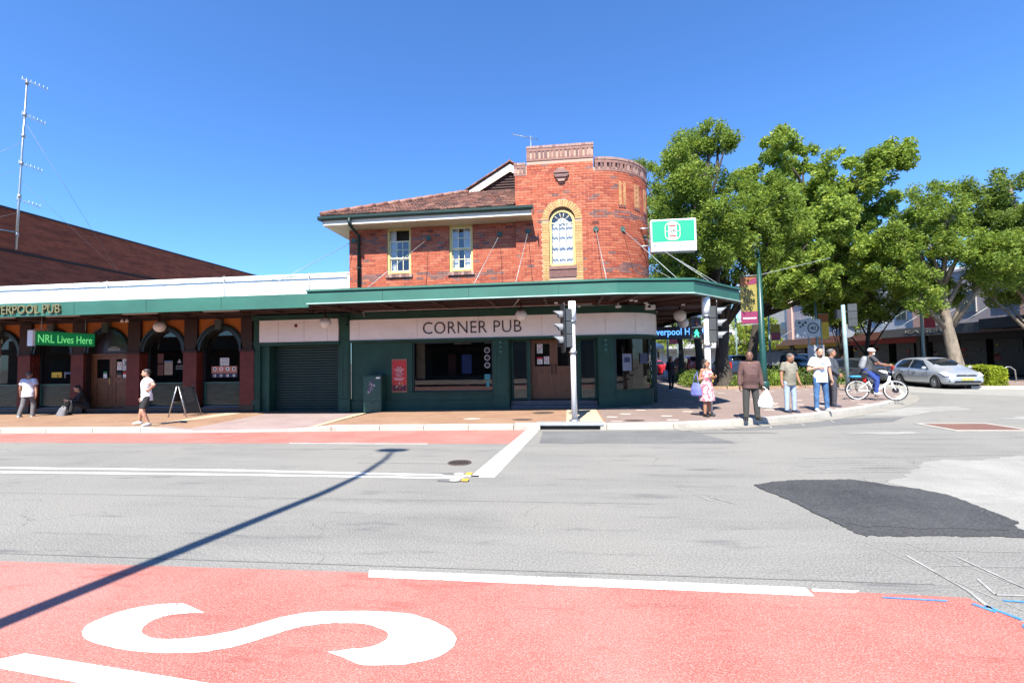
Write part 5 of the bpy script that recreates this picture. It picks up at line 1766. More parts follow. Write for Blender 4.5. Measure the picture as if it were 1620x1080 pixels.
for a, b_, c_ in (((0, .045), (.04, .02), (.055, -.02)), ((0, .045), (-.04, .02), (-.06, .0))):
    mb.tube([(mx + a[0], my, mz + a[1]), (mx + b_[0], my, mz + b_[1]), (mx + c_[0], my, mz + c_[1])], .010, 5)
mb.obj('walking_figure', GLIT, sp2)
rb_ = B()
mz = 2.67
rb_.ball((mx, my, mz + .07), .02, 8, 6, sc=(1, .2, 1))
rb_.tube([(mx, my, mz + .045), (mx, my, mz - .09)], [.03, .02], 6)
rb_.obj('standing_figure', pm('unlit_red_lens', (.14, .03, .02), .4), sp2)
B().tube([(3.91, 13.0, 2.88), (3.7, 13.0, 2.87), (3.62, 13.04, 2.85)], .02, 6).obj('bracket', STEEL, sp2)
B().tube([(3.86, 13.0, 2.7), (3.77, 13.02, 2.45), (3.86, 13.0, 2.2)], .015, 6).obj('cable_loop', INK, sp2)
B().box(3.84, 4.0, 12.87, 12.92, 1.05, 1.3).obj('push_button', pm('yellow_box', (.5, .35, .03), .5), sp2)

BLUEG = pm('blue_grey_pole_paint', (.22, .32, .33), .5)
DKG = pm('dark_green_pole_paint', (.012, .06, .055), .4)
bp = empty('banner_pole', (9.35, 22.7, .15), 'dark green street light pole with a tall yellow and magenta banner', 'lamp post', 'banner poles along the side street')
B().tube([(9.35, 22.7, .15), (9.33, 22.7, 1.2), (9.3, 22.7, 6.6)], [.17, .15, .085], 14).obj('pole', DKG, bp)
B().lathe([(.2, .15), (.2, .5), (.16, .55)], (9.35, 22.7, 0), seg=14).obj('base', DKG, bp)
B().lathe([(.12, -.15), (.12, .15)], (9.32, 22.7, 3.1), seg=12).obj('collar', DKG, bp)
B().tube([(8.35, 22.7, 5.53), (9.3, 22.7, 5.57), (12.6, 22.9, 6.3)], .014, 6).obj('banner_arm', STAY, bp)
B().tube([(8.35, 22.7, 3.2), (9.3, 22.7, 3.25)], .022, 6).obj('banner_arm', STAY, bp)
YB = pm('banner_yellow', (.27, .22, .05), .7, .1, 3)
MB = pm('banner_magenta', (.2, .02, .075), .7, .15, 3)
OB = pm('banner_orange', (.26, .09, .03), .7)
ban = B().box(8.42, 9.17, 22.69, 22.7, 3.28, 5.48).obj('banner', YB, bp)
B().box(8.42, 9.17, 22.683, 22.689, 3.28, 3.85).obj('banner_foot', MB, ban)
B().prism([(8.42, 22.684, 5.05), (9.17, 22.684, 5.15), (9.17, 22.684, 5.48), (8.42, 22.684, 5.48)], (0, .005, 0)).obj('banner_head', OB, ban)
B().prism([(8.75, 22.680, 5.12), (9.17, 22.680, 5.2), (9.17, 22.680, 5.45), (8.95, 22.680, 5.4)], (0, .004, 0)).obj('banner_swirl', MB, ban)
for t_, x, z, w_ in (('See', 8.77, 4.8, .44), ('Taste', 8.80, 4.4, .54), ('Do', 8.78, 4.03, .36)):
    text(t_, w_, .25, INK, (x, 22.681, z), ban, depth=.004, shear=.25)
for z in (4.6, 4.2):
    B().box(8.5, 9.1, 22.683, 22.688, z - .008, z + .008).obj('printed_rule', DKL, ban)
B().box(8.5, 9.1, 22.679, 22.683, 3.5, 3.56).obj('printed_line', PAPER, ban)

rp = empty('sign_pole', (12.25, 21.4, .15), 'blue grey steel pole with the back of a round sign and black signal', 'pole')
B().tube([(12.25, 21.4, .15), (12.2, 21.4, 3.9)], [.085, .075], 12).obj('pole', BLUEG, rp)
B().lathe([(.13, .15), (.13, .2)], (12.25, 21.4, 0), seg=10).obj('base_plate', STEEL, rp)
B().lathe([(.28, 0), (.28, .012)], (12.42, 21.5, 2.75), 'Y', 24).obj('sign_back', pm('dull_sign_back', (.16, .17, .18), .6), rp)
signal_head(rp, Vector((12.62, 21.5, 3.45)), 155, False)
B().box(11.95, 12.12, 21.4, 21.6, 3.3, 3.7).obj('small_signal', SIGG, rp)
B().tube([(12.2, 21.45, 3.6), (12.5, 21.5, 3.6)], .02, 6).obj('bracket', STEEL, rp)

# road sign boards
rs_ = empty('roadside_sign', (15.2, 30.0, .1), 'grey sign board with a black ringed 40 on a pale steel post', 'sign')
B().box(14.35, 15.75, 30, 30.03, 2.85, 3.95).obj('board', pm('pale_sign_grey', (.38, .41, .45), .5, .1, 2), rs_)
ringb = B()
ringb.lathe([(.33, -.006), (.33, 0), (.27, 0), (.27, -.006), (.33, -.006)], (15.33, 30, 3.4), 'Y', 28)
ringb.obj('speed_ring', INK, rs_)
text('40', .34, .26, INK, (15.33, 29.994, 3.4), rs_, depth=.006, bold=.01)
for x, z, hw, hh in ((14.55, 3.75, .07, .06), (14.75, 3.62, .05, .09), (14.9, 3.75, .06, .07), (14.6, 3.5, .06, .05)):
    B().box(x - hw, x + hw, 29.994, 30, z - hh, z + hh).obj('printed_figure', INK, rs_)
B().box(15.0, 15.95, 30.05, 30.1, 1.2, 2.35).obj('lower_board', pm('dull_board_back', (.30, .31, .34), .6), rs_)
for x in (15.1, 15.85):
    B().tube([(x, 30.12, .1), (x, 30.12, 3.9)], .035, 8).obj('post', BLUEG, rs_)
def banner_post(x, y, h, zb0, zb1, wd, label, cols, side=1):
    t_ = empty('banner_pole', (x, y, .1), label, 'lamp post', 'banner poles along the side street')
    B().tube([(x, y, .1), (x, y, h)], [.09, .06], 10).obj('pole', BLUEG, t_)
    x0, x1 = sorted((x + side * .12, x + side * (.12 + wd)))
    zz = np.linspace(zb0, zb1, len(cols) + 1)
    for k, m in enumerate(cols):
        B().box(x0, x1, y - .01, y, zz[k], zz[k + 1] - .001).obj('banner', m, t_)
    for z in (zb0, zb1):
        B().tube([(x, y, z), (x + side * (wd + .15), y, z)], .02, 6).obj('banner_arm', STAY, t_)
    return t_
YB2 = pm('banner_bright_yellow', (.62, .42, .05), .7)
banner_post(16.3, 31.5, 5.2, 2.75, 4.4, .62, 'blue grey pole with a yellow banner beside the sign board', [YB2, YB2, OB])
banner_post(16.8, 39.5, 5.5, 3.0, 4.3, .75, 'distant pole with a short yellow and pink banner', [pm('banner_pink', (.6, .12, .14), .7), YB2])
banner_post(8.9, 40.5, 5.5, 2.9, 4.1, .8, 'distant pole with a pale banner between the tree trunks', [pm('banner_pink', (.6, .12, .14), .7), PAPER])
banner_post(20.9, 29.2, 7.0, 3.2, 5.4, .6, 'dark pole with red and yellow banner under the trees on the right', [pm('banner_red', (.22, .02, .03), .7), YB2, pm('banner_red', (.22, .02, .03), .7)], 1)
for i, (x, y) in enumerate(((13.3, 37), (10.6, 44))):
    t_ = empty('street_pole', (x, y, .1), ['slim blue grey pole behind the parked cars near the forked tree', 'slim blue grey pole far up the side street'][i], 'pole')
    B().tube([(x, y, .1), (x, y, 6.0)], [.08, .05], 8).obj('pole', BLUEG, t_)
    B().tube([(x, y, 5.9), (x + .5, y, 6.2), (x + 1.2, y, 6.25)], .03, 6).obj('arm', BLUEG, t_)
    B().box(x + 1.0, x + 1.5, y - .1, y + .1, 6.2, 6.28).obj('lamp_head', STEEL, t_)

# street light that throws the long shadow over the road; it stands on the near footpath, left of the frame
lp = empty('street_lamp', (-4.64, -1.3, .14), 'tall street lamp with a curved outreach arm on the near footpath', 'street lamp')
B().tube([(-4.64, -1.3, .14), (-4.62, -1.3, 6.0), (-4.62, -1.3, 9.3), (-4.72, -1.3, 10.6), (-5.0, -1.3, 12.0), (-5.3, -1.3, 13.0)], [.10, .09, .075, .06, .05, .04], 14).obj('pole', STEEL, lp)
B().prism([(-5.66, -1.34, 13.0), (-5.5, -1.45, 13.0), (-5.1, -1.42, 13.0), (-5.0, -1.3, 13.0), (-5.1, -1.18, 13.0), (-5.5, -1.15, 13.0), (-5.66, -1.26, 13.0)], (0, 0, .12)).obj('lamp_head', STEEL, lp, bevel=.03)

# ------------------------------------------------------------------ trees
LEAF = [leaf_mat('leaf_mid_green', (.12, .20, .030), (.25, .34, .06)), leaf_mat('leaf_fresh_green', (.15, .235, .036), (.30, .40, .075)), leaf_mat('leaf_dark_green', (.105, .17, .03), (.21, .285, .058)),
        leaf_mat('leaf_yellow_green', (.17, .25, .04), (.30, .37, .06))]
BARK = pm('mottled_bark', (.045, .036, .028), .9, .4, 3, stretch=(3, 3, .8), bmp=.6, bscale=12)
BARK_P = pm('pale_plane_bark', (.19, .155, .12), .85, .4, 3, stretch=(2, 2, .7), dirt=(.12, .09, .07), bmp=.4, bscale=10)
def leaf_mesh(name, pts, size, rng, mat, up=.5):
    """one bent quad-pair leaf per point"""
    n = len(pts)
    d = rng.normal(size=(n, 3)); d[:, 2] = d[:, 2] * .6 - .35
    d /= np.linalg.norm(d, axis=1)[:, None]
    nn = rng.normal(size=(n, 3)); nn[:, 2] += up * 2
    s_ = np.cross(d, nn); s_ /= np.linalg.norm(s_, axis=1)[:, None]
    nn = np.cross(s_, d)
    L = size * rng.uniform(.65, 1.3, n)[:, None]
    wd = L * rng.uniform(.36, .5, n)[:, None]
    v = np.empty((n, 4, 3))
    v[:, 0] = pts - d * L * .5
    v[:, 1] = pts + s_ * wd * .5 - nn * L * .06
    v[:, 2] = pts + d * L * .5 - nn * L * .15
    v[:, 3] = pts - s_ * wd * .5 - nn * L * .06
    me = bpy.data.meshes.new(name)
    me.vertices.add(n * 4)
    me.vertices.foreach_set('co', v.ravel())
    me.loops.add(n * 4)
    me.loops.foreach_set('vertex_index', np.arange(n * 4, dtype=np.int32))
    me.polygons.add(n)
    me.polygons.foreach_set('loop_start', np.arange(0, n * 4, 4, dtype=np.int32))
    me.polygons.foreach_set('loop_total', np.full(n, 4, dtype=np.int32))
    me.update()
    me.validate()
    return me
def clumps(lobes, rng, dens=9., cr=.42):
    """twig clusters near the skin of every lobe, fewer inside; returns centres and radii"""
    cs = []
    for (c, r) in lobes:
        n = int(dens * r * r) + 4
        d = rng.normal(size=(n, 3)); d /= np.linalg.norm(d, axis=1)[:, None]
        rad = r * (.35 + .68 * rng.random(n) ** .55)
        p = np.array(c) + d * rad[:, None] * np.array([1, 1, .92])
        for q in p:
            cs.append((q, cr * rng.uniform(.65, 1.35)))
    return cs
def tree(name, label, base, trunk, lobes, mat, bark, seed, leaf=.155, per=150, dens=17., group='street trees', cr=.37, tr=.28, fork=None):
    """trunk: list of points; lobes: [(x, y, z, r)]"""
    rng = np.random.default_rng(seed)
    t_ = empty(name, base, label, 'tree', group)
    tp = [Vector(p) for p in trunk]
    n = len(tp)
    b = B()
    b.tube([tp[0] - Vector((0, 0, .1)), tp[0] + Vector((0, 0, .12))] + tp[1:], [tr * 1.9, tr * 1.35] + [tr * (1 - .55 * i / (n - 1)) for i in range(1, n)], 12)
    b.obj('trunk', bark, t_)
    top = tp[-1]
    cs = clumps([((x, y, z), r) for x, y, z, r in lobes], rng, dens, cr)
    br = B()
    mids = []
    for (x, y, z, r) in lobes:
        e = Vector((x, y, z))
        hd = math.hypot(e.x - top.x, e.y - top.y)
        want = e.z - hd * 1.0 - .5
        j = max(range(1, n), key=lambda q: (tp[q].z <= max(want, tp[max(1, n // 2 - 1)].z + .01)) * 100 + tp[q].z * .01)
        st_ = tp[j]
        m = st_.lerp(e, .5) + Vector((rng.uniform(-.3, .3), rng.uniform(-.3, .3), -.1 + min(.5, hd * .12)))
        br.tube([st_, m, e], [tr * .38, tr * .24, tr * .08], 7)
        mids.append((m, e))
    br.obj('branches', bark, t_)['kind'] = 'stuff'
    tw_ = B()
    idx = rng.permutation(len(cs))[:110]
    for i in idx:
        q = Vector(cs[i][0])
        m, e = min(mids, key=lambda a: (a[1] - q).length)
        s0 = m.lerp(e, rng.uniform(.3, 1))
        tw_.tube([s0, s0.lerp(q, .55) + Vector((0, 0, .12)), q], [.035, .022, .008], 4)
    tw_.obj('twigs', bark, t_)['kind'] = 'stuff'
    P = []
    for q, r in cs:
        k = max(8, int(per * (r / cr) ** 2 * rng.uniform(.6, 1.2)))
        d = rng.normal(size=(k, 3)); d /= np.linalg.norm(d, axis=1)[:, None]
        P.append(q + d * (r * rng.random(k) ** .5)[:, None] * np.array([1.0, 1.0, .95]))
    P = np.concatenate(P)
    me = leaf_mesh('crown', P, leaf, rng, mat, .25)
    cr_ = mesh_obj('crown', me, mat, t_)
    cr_['kind'] = 'stuff'
    return t_
def around(lobes, Y, seed, dy=.9):
    """depth for lobes seen at one distance: spread them to either side of the trunk"""
    rng = random.Random(seed)
    return [(x, Y + rng.uniform(-1, 1) * dy * 2.2, z, r) for x, z, r in lobes]
LB = [(6.2, 11.9, 1.1), (5.2, 9.6, 1.0), (7.0, 11.8, 1.2), (6.4, 9.4, 1.4), (7.8, 13.5, .85), (7.0, 12.8, .65), (8.5, 13.2, .7), (7.3, 13.5, .6), (8.2, 12.3, .5), (6.0, 10.6, 1.35), (7.8, 10.9, 1.5), (5.7, 8.3, 1.34), (8.0, 8.5, 1.83), (9.7, 9.1, 1.25), (8.5, 6.3, 1.65), (6.5, 6.6, 1.27), (9.4, 7.1, 1.32), (7.2, 5.2, .99), (8.8, 4.8, .82)]
LA = [(5.7, 14.9, 1.0), (6.3, 13.2, .93), (6.4, 11.0, 1.27), (6.7, 8.7, 1.68), (8.3, 6.8, 1.67), (7.7, 11.6, 1.26)]
LC = [(13.6, 14.7, 1.25), (12.5, 13.0, 1.25), (13.9, 12.5, 1.4), (15.9, 14.5, .98), (14.8, 12.1, 1.95), (17.1, 12.3, 1.9), (19.0, 12.9, 1.4), (18.2, 10.2, 2.15), (15.1, 8.7, 2.15), (12.9, 8.4, 1.6), (16.5, 7.0, 1.95), (13.2, 5.6, 1.1), (17.6, 5.6, 1.5), (20.1, 11.3, .85), (13.8, 6.7, 1.4), (14.7, 5.5, .8)]
LD = [(19.2, 5.4, 1.35), (21.6, 5.3, 1.2), (22.4, 6.6, 1.3), (20.4, 8.5, 1.3), (19.0, 7.1, 1.6), (21.1, 6.6, 1.6), (19.6, 4.9, 1.4), (17.9, 4.5, .85), (21.1, 4.7, 1.0)]
LE = [(19.2, 9.9, 1.1), (20.5, 10.4, .8), (18.5, 8.4, 1.4), (20.3, 8.2, 1.6), (18.0, 6.4, 1.25), (19.6, 6.0, 1.45), (21.4, 6.3, 1.3), (18.9, 4.6, .95), (21.1, 4.8, .85), (17.7, 8.1, .68), (21.9, 8.3, .8)]
LF = [(19.3, 7.7, 1.05), (18.6, 9.1, .5), (19.6, 9.2, .75), (19.0, 6.3, 1.3), (20.1, 7.1, 1.37), (19.6, 4.9, 1.0), (20.9, 6.0, 1.6), (18.5, 4.9, .55), (21.8, 7.8, 1.6), (19.8, 3.9, .45), (18.2, 6.1, .65)]
tree('street_tree', 'tall dark trunked tree with forked base right behind the corner awning', (8.3, 24.8, .15), [(8.3, 24.8, .15), (8.15, 24.8, 1.6), (8.3, 24.8, 3.2), (8.0, 24.8, 5.2), (7.7, 24.7, 7.6), (7.6, 24.7, 10.5)], around(LB, 24.7, 1) + [(7.3, 21.4, 6.8, 1.1), (7.0, 20.9, 7.9, 1.1), (8.8, 22.6, 8.2, 1.25), (10.6, 23.2, 8.4, 1.2), (11.6, 23.6, 7.5, 1.0), (8.2, 23.2, 7.0, 1.0)], LEAF[0], BARK, 5, tr=.36)
B_ = None
tree('street_tree', 'tall tree rising just beside the brick tower with small top tuft', (8.5, 29.6, .15), [(8.5, 29.6, .15), (8.4, 29.6, 2.0), (8.2, 29.8, 4.5), (7.4, 30.2, 7.5), (6.6, 30.8, 11)], around(LA, 31, 2), LEAF[0], BARK, 6, tr=.25)
tree('street_tree', 'slim trunked tree in shade beyond the pedestrian signal', (8.5, 34.5, .15), [(8.5, 34.5, .15), (8.5, 34.5, 2.5), (8.4, 34.6, 5), (8.3, 34.8, 7)], [(8.4, 35, 7.4, 1.9), (7.3, 34.4, 6.3, 1.3), (9.5, 35, 6.4, 1.4), (8.4, 35, 9.2, 1.3)], LEAF[2], BARK, 7, tr=.19)
tree('street_tree', 'largest and widest tree with bright crown behind the banner pole', (12.1, 31.5, .15), [(12.1, 31.5, .15), (12.3, 31.5, 2), (12.7, 31.4, 4.2), (13.8, 31.2, 6.5), (15.2, 31, 9.0), (16.0, 31, 11)], around(LC, 31, 3, 1.1) + [(12.4, 28, 5.9, 1.2), (14.2, 27.6, 6.6, 1.3), (16.6, 28.4, 8.0, 1.5), (15.2, 27.5, 9.6, 1.5), (17.0, 29, 6.0, 1.1)], LEAF[1], BARK, 8, tr=.33, leaf=.23)
tree('street_tree', 'small tree with thin branching trunk behind the cyclist', (19.8, 32.4, .1), [(19.8, 32.4, .1), (19.8, 32.4, 1.6), (19.9, 32.4, 2.8), (20.0, 32.2, 4.0), (20.1, 32.2, 5.5)], around(LD, 32, 4, .7), LEAF[1], BARK, 9, tr=.16)
tree('street_tree', 'tree with thick pale trunk standing behind the silver car', (20.4, 26.3, .1), [(20.4, 26.3, .1), (20.3, 26.3, 1.5), (20.1, 26.3, 2.8), (19.95, 26.3, 3.9), (20.0, 26.4, 5.2)], around(LE, 26.3, 5, .8) + [(18.8, 25.5, 7.3, 1.1), (20.4, 25.2, 7.0, 1.2), (21.6, 25.6, 5.6, .9), (19.6, 25.4, 9.0, 1.0), (18.3, 25.8, 5.4, .9), (22.4, 26.5, 7.0, 1.1)], LEAF[0], BARK_P, 10, tr=.34)
tree('street_tree', 'tree at the right edge with crown reaching out of the picture', (24.9, 26.6, .1), [(24.9, 26.6, .1), (24.9, 26.6, 1.8), (24.7, 26.6, 3.6), (24.5, 26.6, 5), (24.3, 26.6, 6.5)], around([(x * 1.2, z * 1.2 - .35, r * 1.2) for x, z, r in LF] + [(22.6, 9.6, 1.2), (23.4, 8.8, 1.3), (23.0, 6.8, 1.2)], 26.5, 6, .7), LEAF[2], BARK_P, 11, tr=.28)
# smaller bright trees further along the street
FAR = [(13.5, 46, 7, 1.9), (17.0, 44, 5.6, 1.9), (20.5, 52, 6.5, 2.2), (9.8, 55, 7.5, 2.3), (12.4, 62, 8, 2.6), (7.2, 58, 6.5, 2.2), (22.5, 40, 7.0, 1.8), (5.9, 70, 8, 2.8), (17.5, 70, 9, 3.0)]
LABF = ['bright young tree beyond the parked cars, left of the ute', 'small yellow green tree behind the ute', 'bright tree far up the street before the pale buildings', 'bright tree in the gap under the awning', 'distant tree mid way along the side street',
        'distant tree low under the awning edge', 'young tree in front of the far shops', 'farthest tree seen past the blue hotel sign', 'far tall tree at the end of the side street']
for i, (x, y, h, r) in enumerate(FAR):
    rg = random.Random(40 + i)
    lob = [(x + rg.uniform(-1, 1) * r * .8, y + rg.uniform(-1, 1) * r * .6, h - r * .9 + rg.uniform(-1, .8) * r * .75, r * rg.uniform(.45, .62)) for k in range(9)]
    tree('far_tree', LABF[i], (x, y, .1), [(x, y, .1), (x + .05, y, 1.5), (x, y, h - r * 1.6), (x + .1, y, h - r)], lob, LEAF[3 if i % 3 < 2 else 1], BARK, 60 + i, leaf=.26, per=40, dens=9, group='young trees further up the side street', tr=.13)

# clipped hedges and the shrub bed under the trees
def hedge(label, x0, x1, y0, y1, z0, z1, mat, seed, size=.085, n=9000):
    rng = np.random.default_rng(seed)
    h = empty('hedge', ((x0 + x1) / 2, (y0 + y1) / 2, z0), label, 'hedge')
    B().box(x0 + .08, x1 - .08, y0 + .08, y1 - .08, z0, z1 - .07).obj('twig_core', pm('hedge_core', (.02, .035, .01), .9, .4, 12), h)
    P = rng.random((n, 3)) * np.array([x1 - x0, y1 - y0, z1 - z0]) + np.array([x0, y0, z0])
    ax = rng.integers(0, 5, n)
    j = rng.normal(0, .035, n)
    for k, (dim, val) in enumerate(((0, x0), (0, x1), (1, y0), (1, y1), (2, z1))):
        P[ax == k, dim] = val + j[ax == k]
    P[:, 2] += .03 * np.sin(P[:, 0] * 5) + .03 * np.sin(P[:, 1] * 4.1)
    o = mesh_obj('foliage', leaf_mesh('foliage', P, size, rng, mat, .8), mat, h)
    o['kind'] = 'stuff'
    return h
HL = leaf_mat('hedge_leaf', (.22, .30, .025), (.38, .45, .04))
hedge('clipped bright green hedge to the right of the silver car', 20.2, 21.0, 24.3, 25.9, .12, 1.0, HL, 3, n=7000)
hedge('clipped bright green hedge between the cyclist and the silver car', 19.6, 20.7, 30.0, 34.0, .12, 1.05, HL, 4)
def shrub(label, x, y, r, h, mat, seed, n=900):
    rng = np.random.default_rng(seed)
    t_ = empty('shrub', (x, y, .15), label, 'shrub', 'shrubs in the bed under the street trees')
    d = rng.normal(size=(n, 3)); d /= np.linalg.norm(d, axis=1)[:, None]
    d[:, 2] = abs(d[:, 2])
    P = np.array([x, y, .2]) + d * (rng.random(n) ** .4)[:, None] * np.array([r, r, h])
    o = mesh_obj('foliage', leaf_mesh('foliage', P, .13, rng, mat), mat, t_)
    o['kind'] = 'stuff'
    b = B()
    for k in range(7):
        q = P[rng.integers(0, n)]
        b.tube([(x, y, .15), (x + (q[0] - x) * .6, y + (q[1] - y) * .6, .15 + (q[2] - .15) * .7), tuple(q)], [.02, .015, .006], 4)
    b.obj('stems', BARK, t_)
for i, (x, y, r, h, m, l) in enumerate(((6.9, 25.2, .9, .9, 2, 'dark shrub left of the forked tree trunk'), (9.0, 24.2, .8, .7, 0, 'shrub at the right foot of the forked tree'), (10.0, 24.6, .9, 1.1, 2, 'shrub in the shade beside the green banner pole'),
                                         (11.2, 24.9, .9, 1.15, 2, 'dark shrub behind the man in the khaki shirt'), (12.3, 25.2, .9, 1.0, 2, 'dark shrub between khaki and white shirted men'), (10.4, 23.9, .55, .75, 1, 'brighter low shrub by the banner pole'),
                                         (7.4, 27.8, .8, .8, 2, 'low dark shrub deeper in the tree row'), (7.9, 31.5, .8, .8, 2, 'farthest dark shrub of the tree row'), (13.4, 25.0, .9, .95, 2, 'dark shrub behind the man in the dark jacket'))):
    shrub(l, x, y, r, h, LEAF[m], 80 + i)
st(B().prism([(6.5, 23.9, .15), (9.2, 23.35, .15), (13.8, 24.1, .15), (14.2, 26, .15), (9.3, 36, .15), (7.0, 36, .15)], (0, 0, .03)).obj('garden_bed', pm('bark_mulch', (.06, .04, .028), .95, .4, 12, bmp=.5)))
for a, b in (((6.5, 23.8), (7.9, 23.5)), ((7.95, 23.5), (9.3, 23.2)), ((9.35, 23.2), (11.5, 23.6)), ((11.55, 23.6), (13.8, 24.0))):
    d = Vector((b[0] - a[0], b[1] - a[1], 0)).normalized()
    n_ = Vector((-d.y, d.x, 0)) * .09
    va, vb_ = Vector((a[0], a[1], .14)), Vector((b[0], b[1], .14))
    st(B().prism([va - n_, vb_ - n_, vb_ + n_, va + n_], (0, 0, .13)).obj('bed_edging', pm('sandstone_edging', (.3, .2, .13), .9, .3, 4)))
# far side island kerb and footpath
st(B().prism([(19.2, 24.0, 0), (22.3, 23.6, 0), (60, 23.0, 0), (60, 75, 0), (20.0, 75, 0), (19.3, 30, 0)], (0, 0, .12)).obj('far_footpath', PAVE_R))
st(B().prism([(19.05, 23.85, 0), (22.3, 23.42, 0), (60, 22.8, 0), (60, 23.0, 0), (22.3, 23.6, 0), (19.2, 24.0, 0)], (0, 0, .135)).obj('far_kerb', KERB))

# ------------------------------------------------------------------ shops on the far side of the side street
SHOPC = [pm('mauve_render', (.38, .33, .34), .8, .08, .8), pm('grey_render', (.38, .37, .37), .8, .08, .8), pm('cream_render', (.55, .5, .42), .8, .08, .8), pm('pale_grey_render', (.5, .5, .52), .8, .08, .8)]
PINKB = pm('pinkish_pilaster', (.48, .30, .25), .8, .12, 3)
DARKAW = pm('charcoal_awning', (.03, .03, .032), .6)
def shop(label, y0, y1, h, col, awz, awcol, sign=None, seed=0, fx=28.6):
    rg = random.Random(seed)
    t_ = empty('shop_building', (fx, (y0 + y1) / 2, .12), label, 'building', 'shops across the side street')
    L = y1 - y0
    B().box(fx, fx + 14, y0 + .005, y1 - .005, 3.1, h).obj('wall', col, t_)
    B().box(fx + 1.2, fx + 14, y0 + .005, y1 - .005, 0, 3.1).obj('shop_interior', DARKIN, t_)
    B().box(fx - .1, fx + 14, y0 + .002, y1 - .002, h, h + .18).obj('parapet_cap', SHOPC[1], t_)
    for y in (y0 + .3, y1 - .3):
        B().box(fx - .22, fx, y - .28, y + .28, 3.1, h + .3).obj('pilaster', PINKB, t_)
        B().box(fx - .1, fx + .3, y - .2, y + .2, 0, 3.1).obj('pier', pm('dark_pier', (.06, .055, .05), .6), t_)
    n = max(1, int(L / 2.6))
    for k in range(n):
        yc = y0 + .6 + (L - 1.2) * (k + .5) / n
        f = B().box(fx - .06, fx + .05, yc - .62, yc + .62, 4.55, 6.15).obj('window', SHOPC[1], t_)
        for a in (-1, 1):
            B().box(fx - .075, fx - .06, yc + a * .3 - .26, yc + a * .3 + .26, 4.63, 6.07).obj('pane', pm('dark_far_glass', (.03, .035, .045), .1), f)
        g_ = B().box(fx + .1, fx + .16, yc - 1.0, yc + 1.0, .25, 2.6).obj('shop_window', pm('dark_shopfront', (.010, .010, .011), .5), t_)
        cm_ = [pm('shop_amber', (.2, .08, .02), .7), pm('shop_yellow', (.4, .33, .03), .6), pm('shop_pale', (.2, .19, .175), .7), pm('shop_red', (.3, .03, .03), .6), pm('shop_grey', (.1, .1, .1), .7)]
        for j in range(5):
            yy, z = yc + rg.uniform(-.8, .7), rg.uniform(.6, 2.2)
            B().box(fx + .08, fx + .1, yy, yy + rg.uniform(.15, .5), z, z + rg.uniform(.15, .4)).obj('display', rg.choice(cm_), g_)
    a_ = B().box(fx - 3.0, fx, y0 + .01, y1 - .01, awz + .5, awz + .58).obj('awning', DARKAW, t_)
    B().box(fx - 3.06, fx - 2.98, y0 + .01, y1 - .01, awz, awz + .62).obj('awning_fascia', awcol, t_)
    B().box(fx - 2.98, fx, y0 + .01, y1 - .01, awz + .2, awz + .22).obj('awning_soffit', pm('dark_soffit', (.05, .045, .045), .7), t_)
    for k in range(3):
        y = y0 + L * (k + .5) / 3
        B().box(fx - 2.4, fx - .6, y - .06, y + .06, awz + .14, awz + .2).obj('light_batten', CONDUIT, t_)
        B().tube([(fx, y, awz + 2.4), (fx - 2.9, y, awz + .62)], .02, 5).obj('tie_rod', STAY, t_)
    if sign:
        text(sign, L * .4, .26, pm('dull_letters', (.2, .19, .17), .6), (fx - 3.07, (y0 + y1) / 2, awz + .31), t_, rot=(90, 0, -90), depth=.03)
    B().box(fx - .02, fx + .1, y0 + .6, y1 - .6, 2.62, 3.08).obj('shop_sign', rg.choice([SHOPC[2], pm('shop_red', (.3, .03, .03), .6), pm('shop_yellow', (.4, .33, .03), .6), DARKAW]), t_)
    return t_
shop('pale grey two storey shop at the right edge with a black awning', 21, 31.2, 8.2, SHOPC[1], 3.15, DARKAW, None, 1)
shop('mauve two storey shop behind the pale trunked tree', 31.2, 40, 7.6, SHOPC[0], 3.0, pm('grey_awning', (.10, .10, .105), .6), 'KAISER', 2)
shop('pale shop with rusty awning behind the cyclist', 40, 50, 8.4, SHOPC[3], 2.9, pm('rusty_awning', (.2, .07, .035), .6), None, 3)
shop('mauve shop with brown awning further up the street', 50, 61, 7.8, SHOPC[0], 2.9, pm('brown_awning', (.16, .08, .05), .6), None, 4)
shop('farthest cream shop on the far side of the street', 61, 76, 9.0, SHOPC[2], 3.0, DARKAW, None, 5)
def block(label, x0, x1, y0, y1, h, col, nx, nz, seed):
    t_ = empty('far_building', ((x0 + x1) / 2, y0, 0), label, 'building', 'pale buildings far up the street')
    B().box(x0, x1, y0, y1, 0, h).obj('wall', col, t_)
    B().box(x0 - .15, x1 + .15, y0 - .15, y1 + .15, h, h + .35).obj('parapet_cap', SHOPC[3], t_)
    for i in range(nx):
        for k in range(nz):
            xc = x0 + (x1 - x0) * (i + .5) / nx
            zc = 4 + (h - 4.8) * (k + .5) / nz
            B().box(xc - .7, xc + .7, y0 - .05, y0 + .02, zc - .8, zc + .8).obj('window', pm('dark_far_glass', (.03, .035, .045), .1), t_)
    B().box(x0 - .2, x1 + .2, y0 - 2.5, y0, 3.0, 3.5).obj('awning', DARKAW, t_)
block('pale tower block rising over the trees at the street end', 38, 50, 92, 104, 19, pm('offwhite_far_render', (.66, .66, .64), .8, .05, .5), 5, 5, 1)
block('low cream building across the end of the side street', 0, 18, 98, 110, 7, SHOPC[2], 7, 1, 2)
block('grey building at the end of the street behind the far trees', 18.5, 37, 96, 110, 8.5, SHOPC[1], 7, 1, 3)
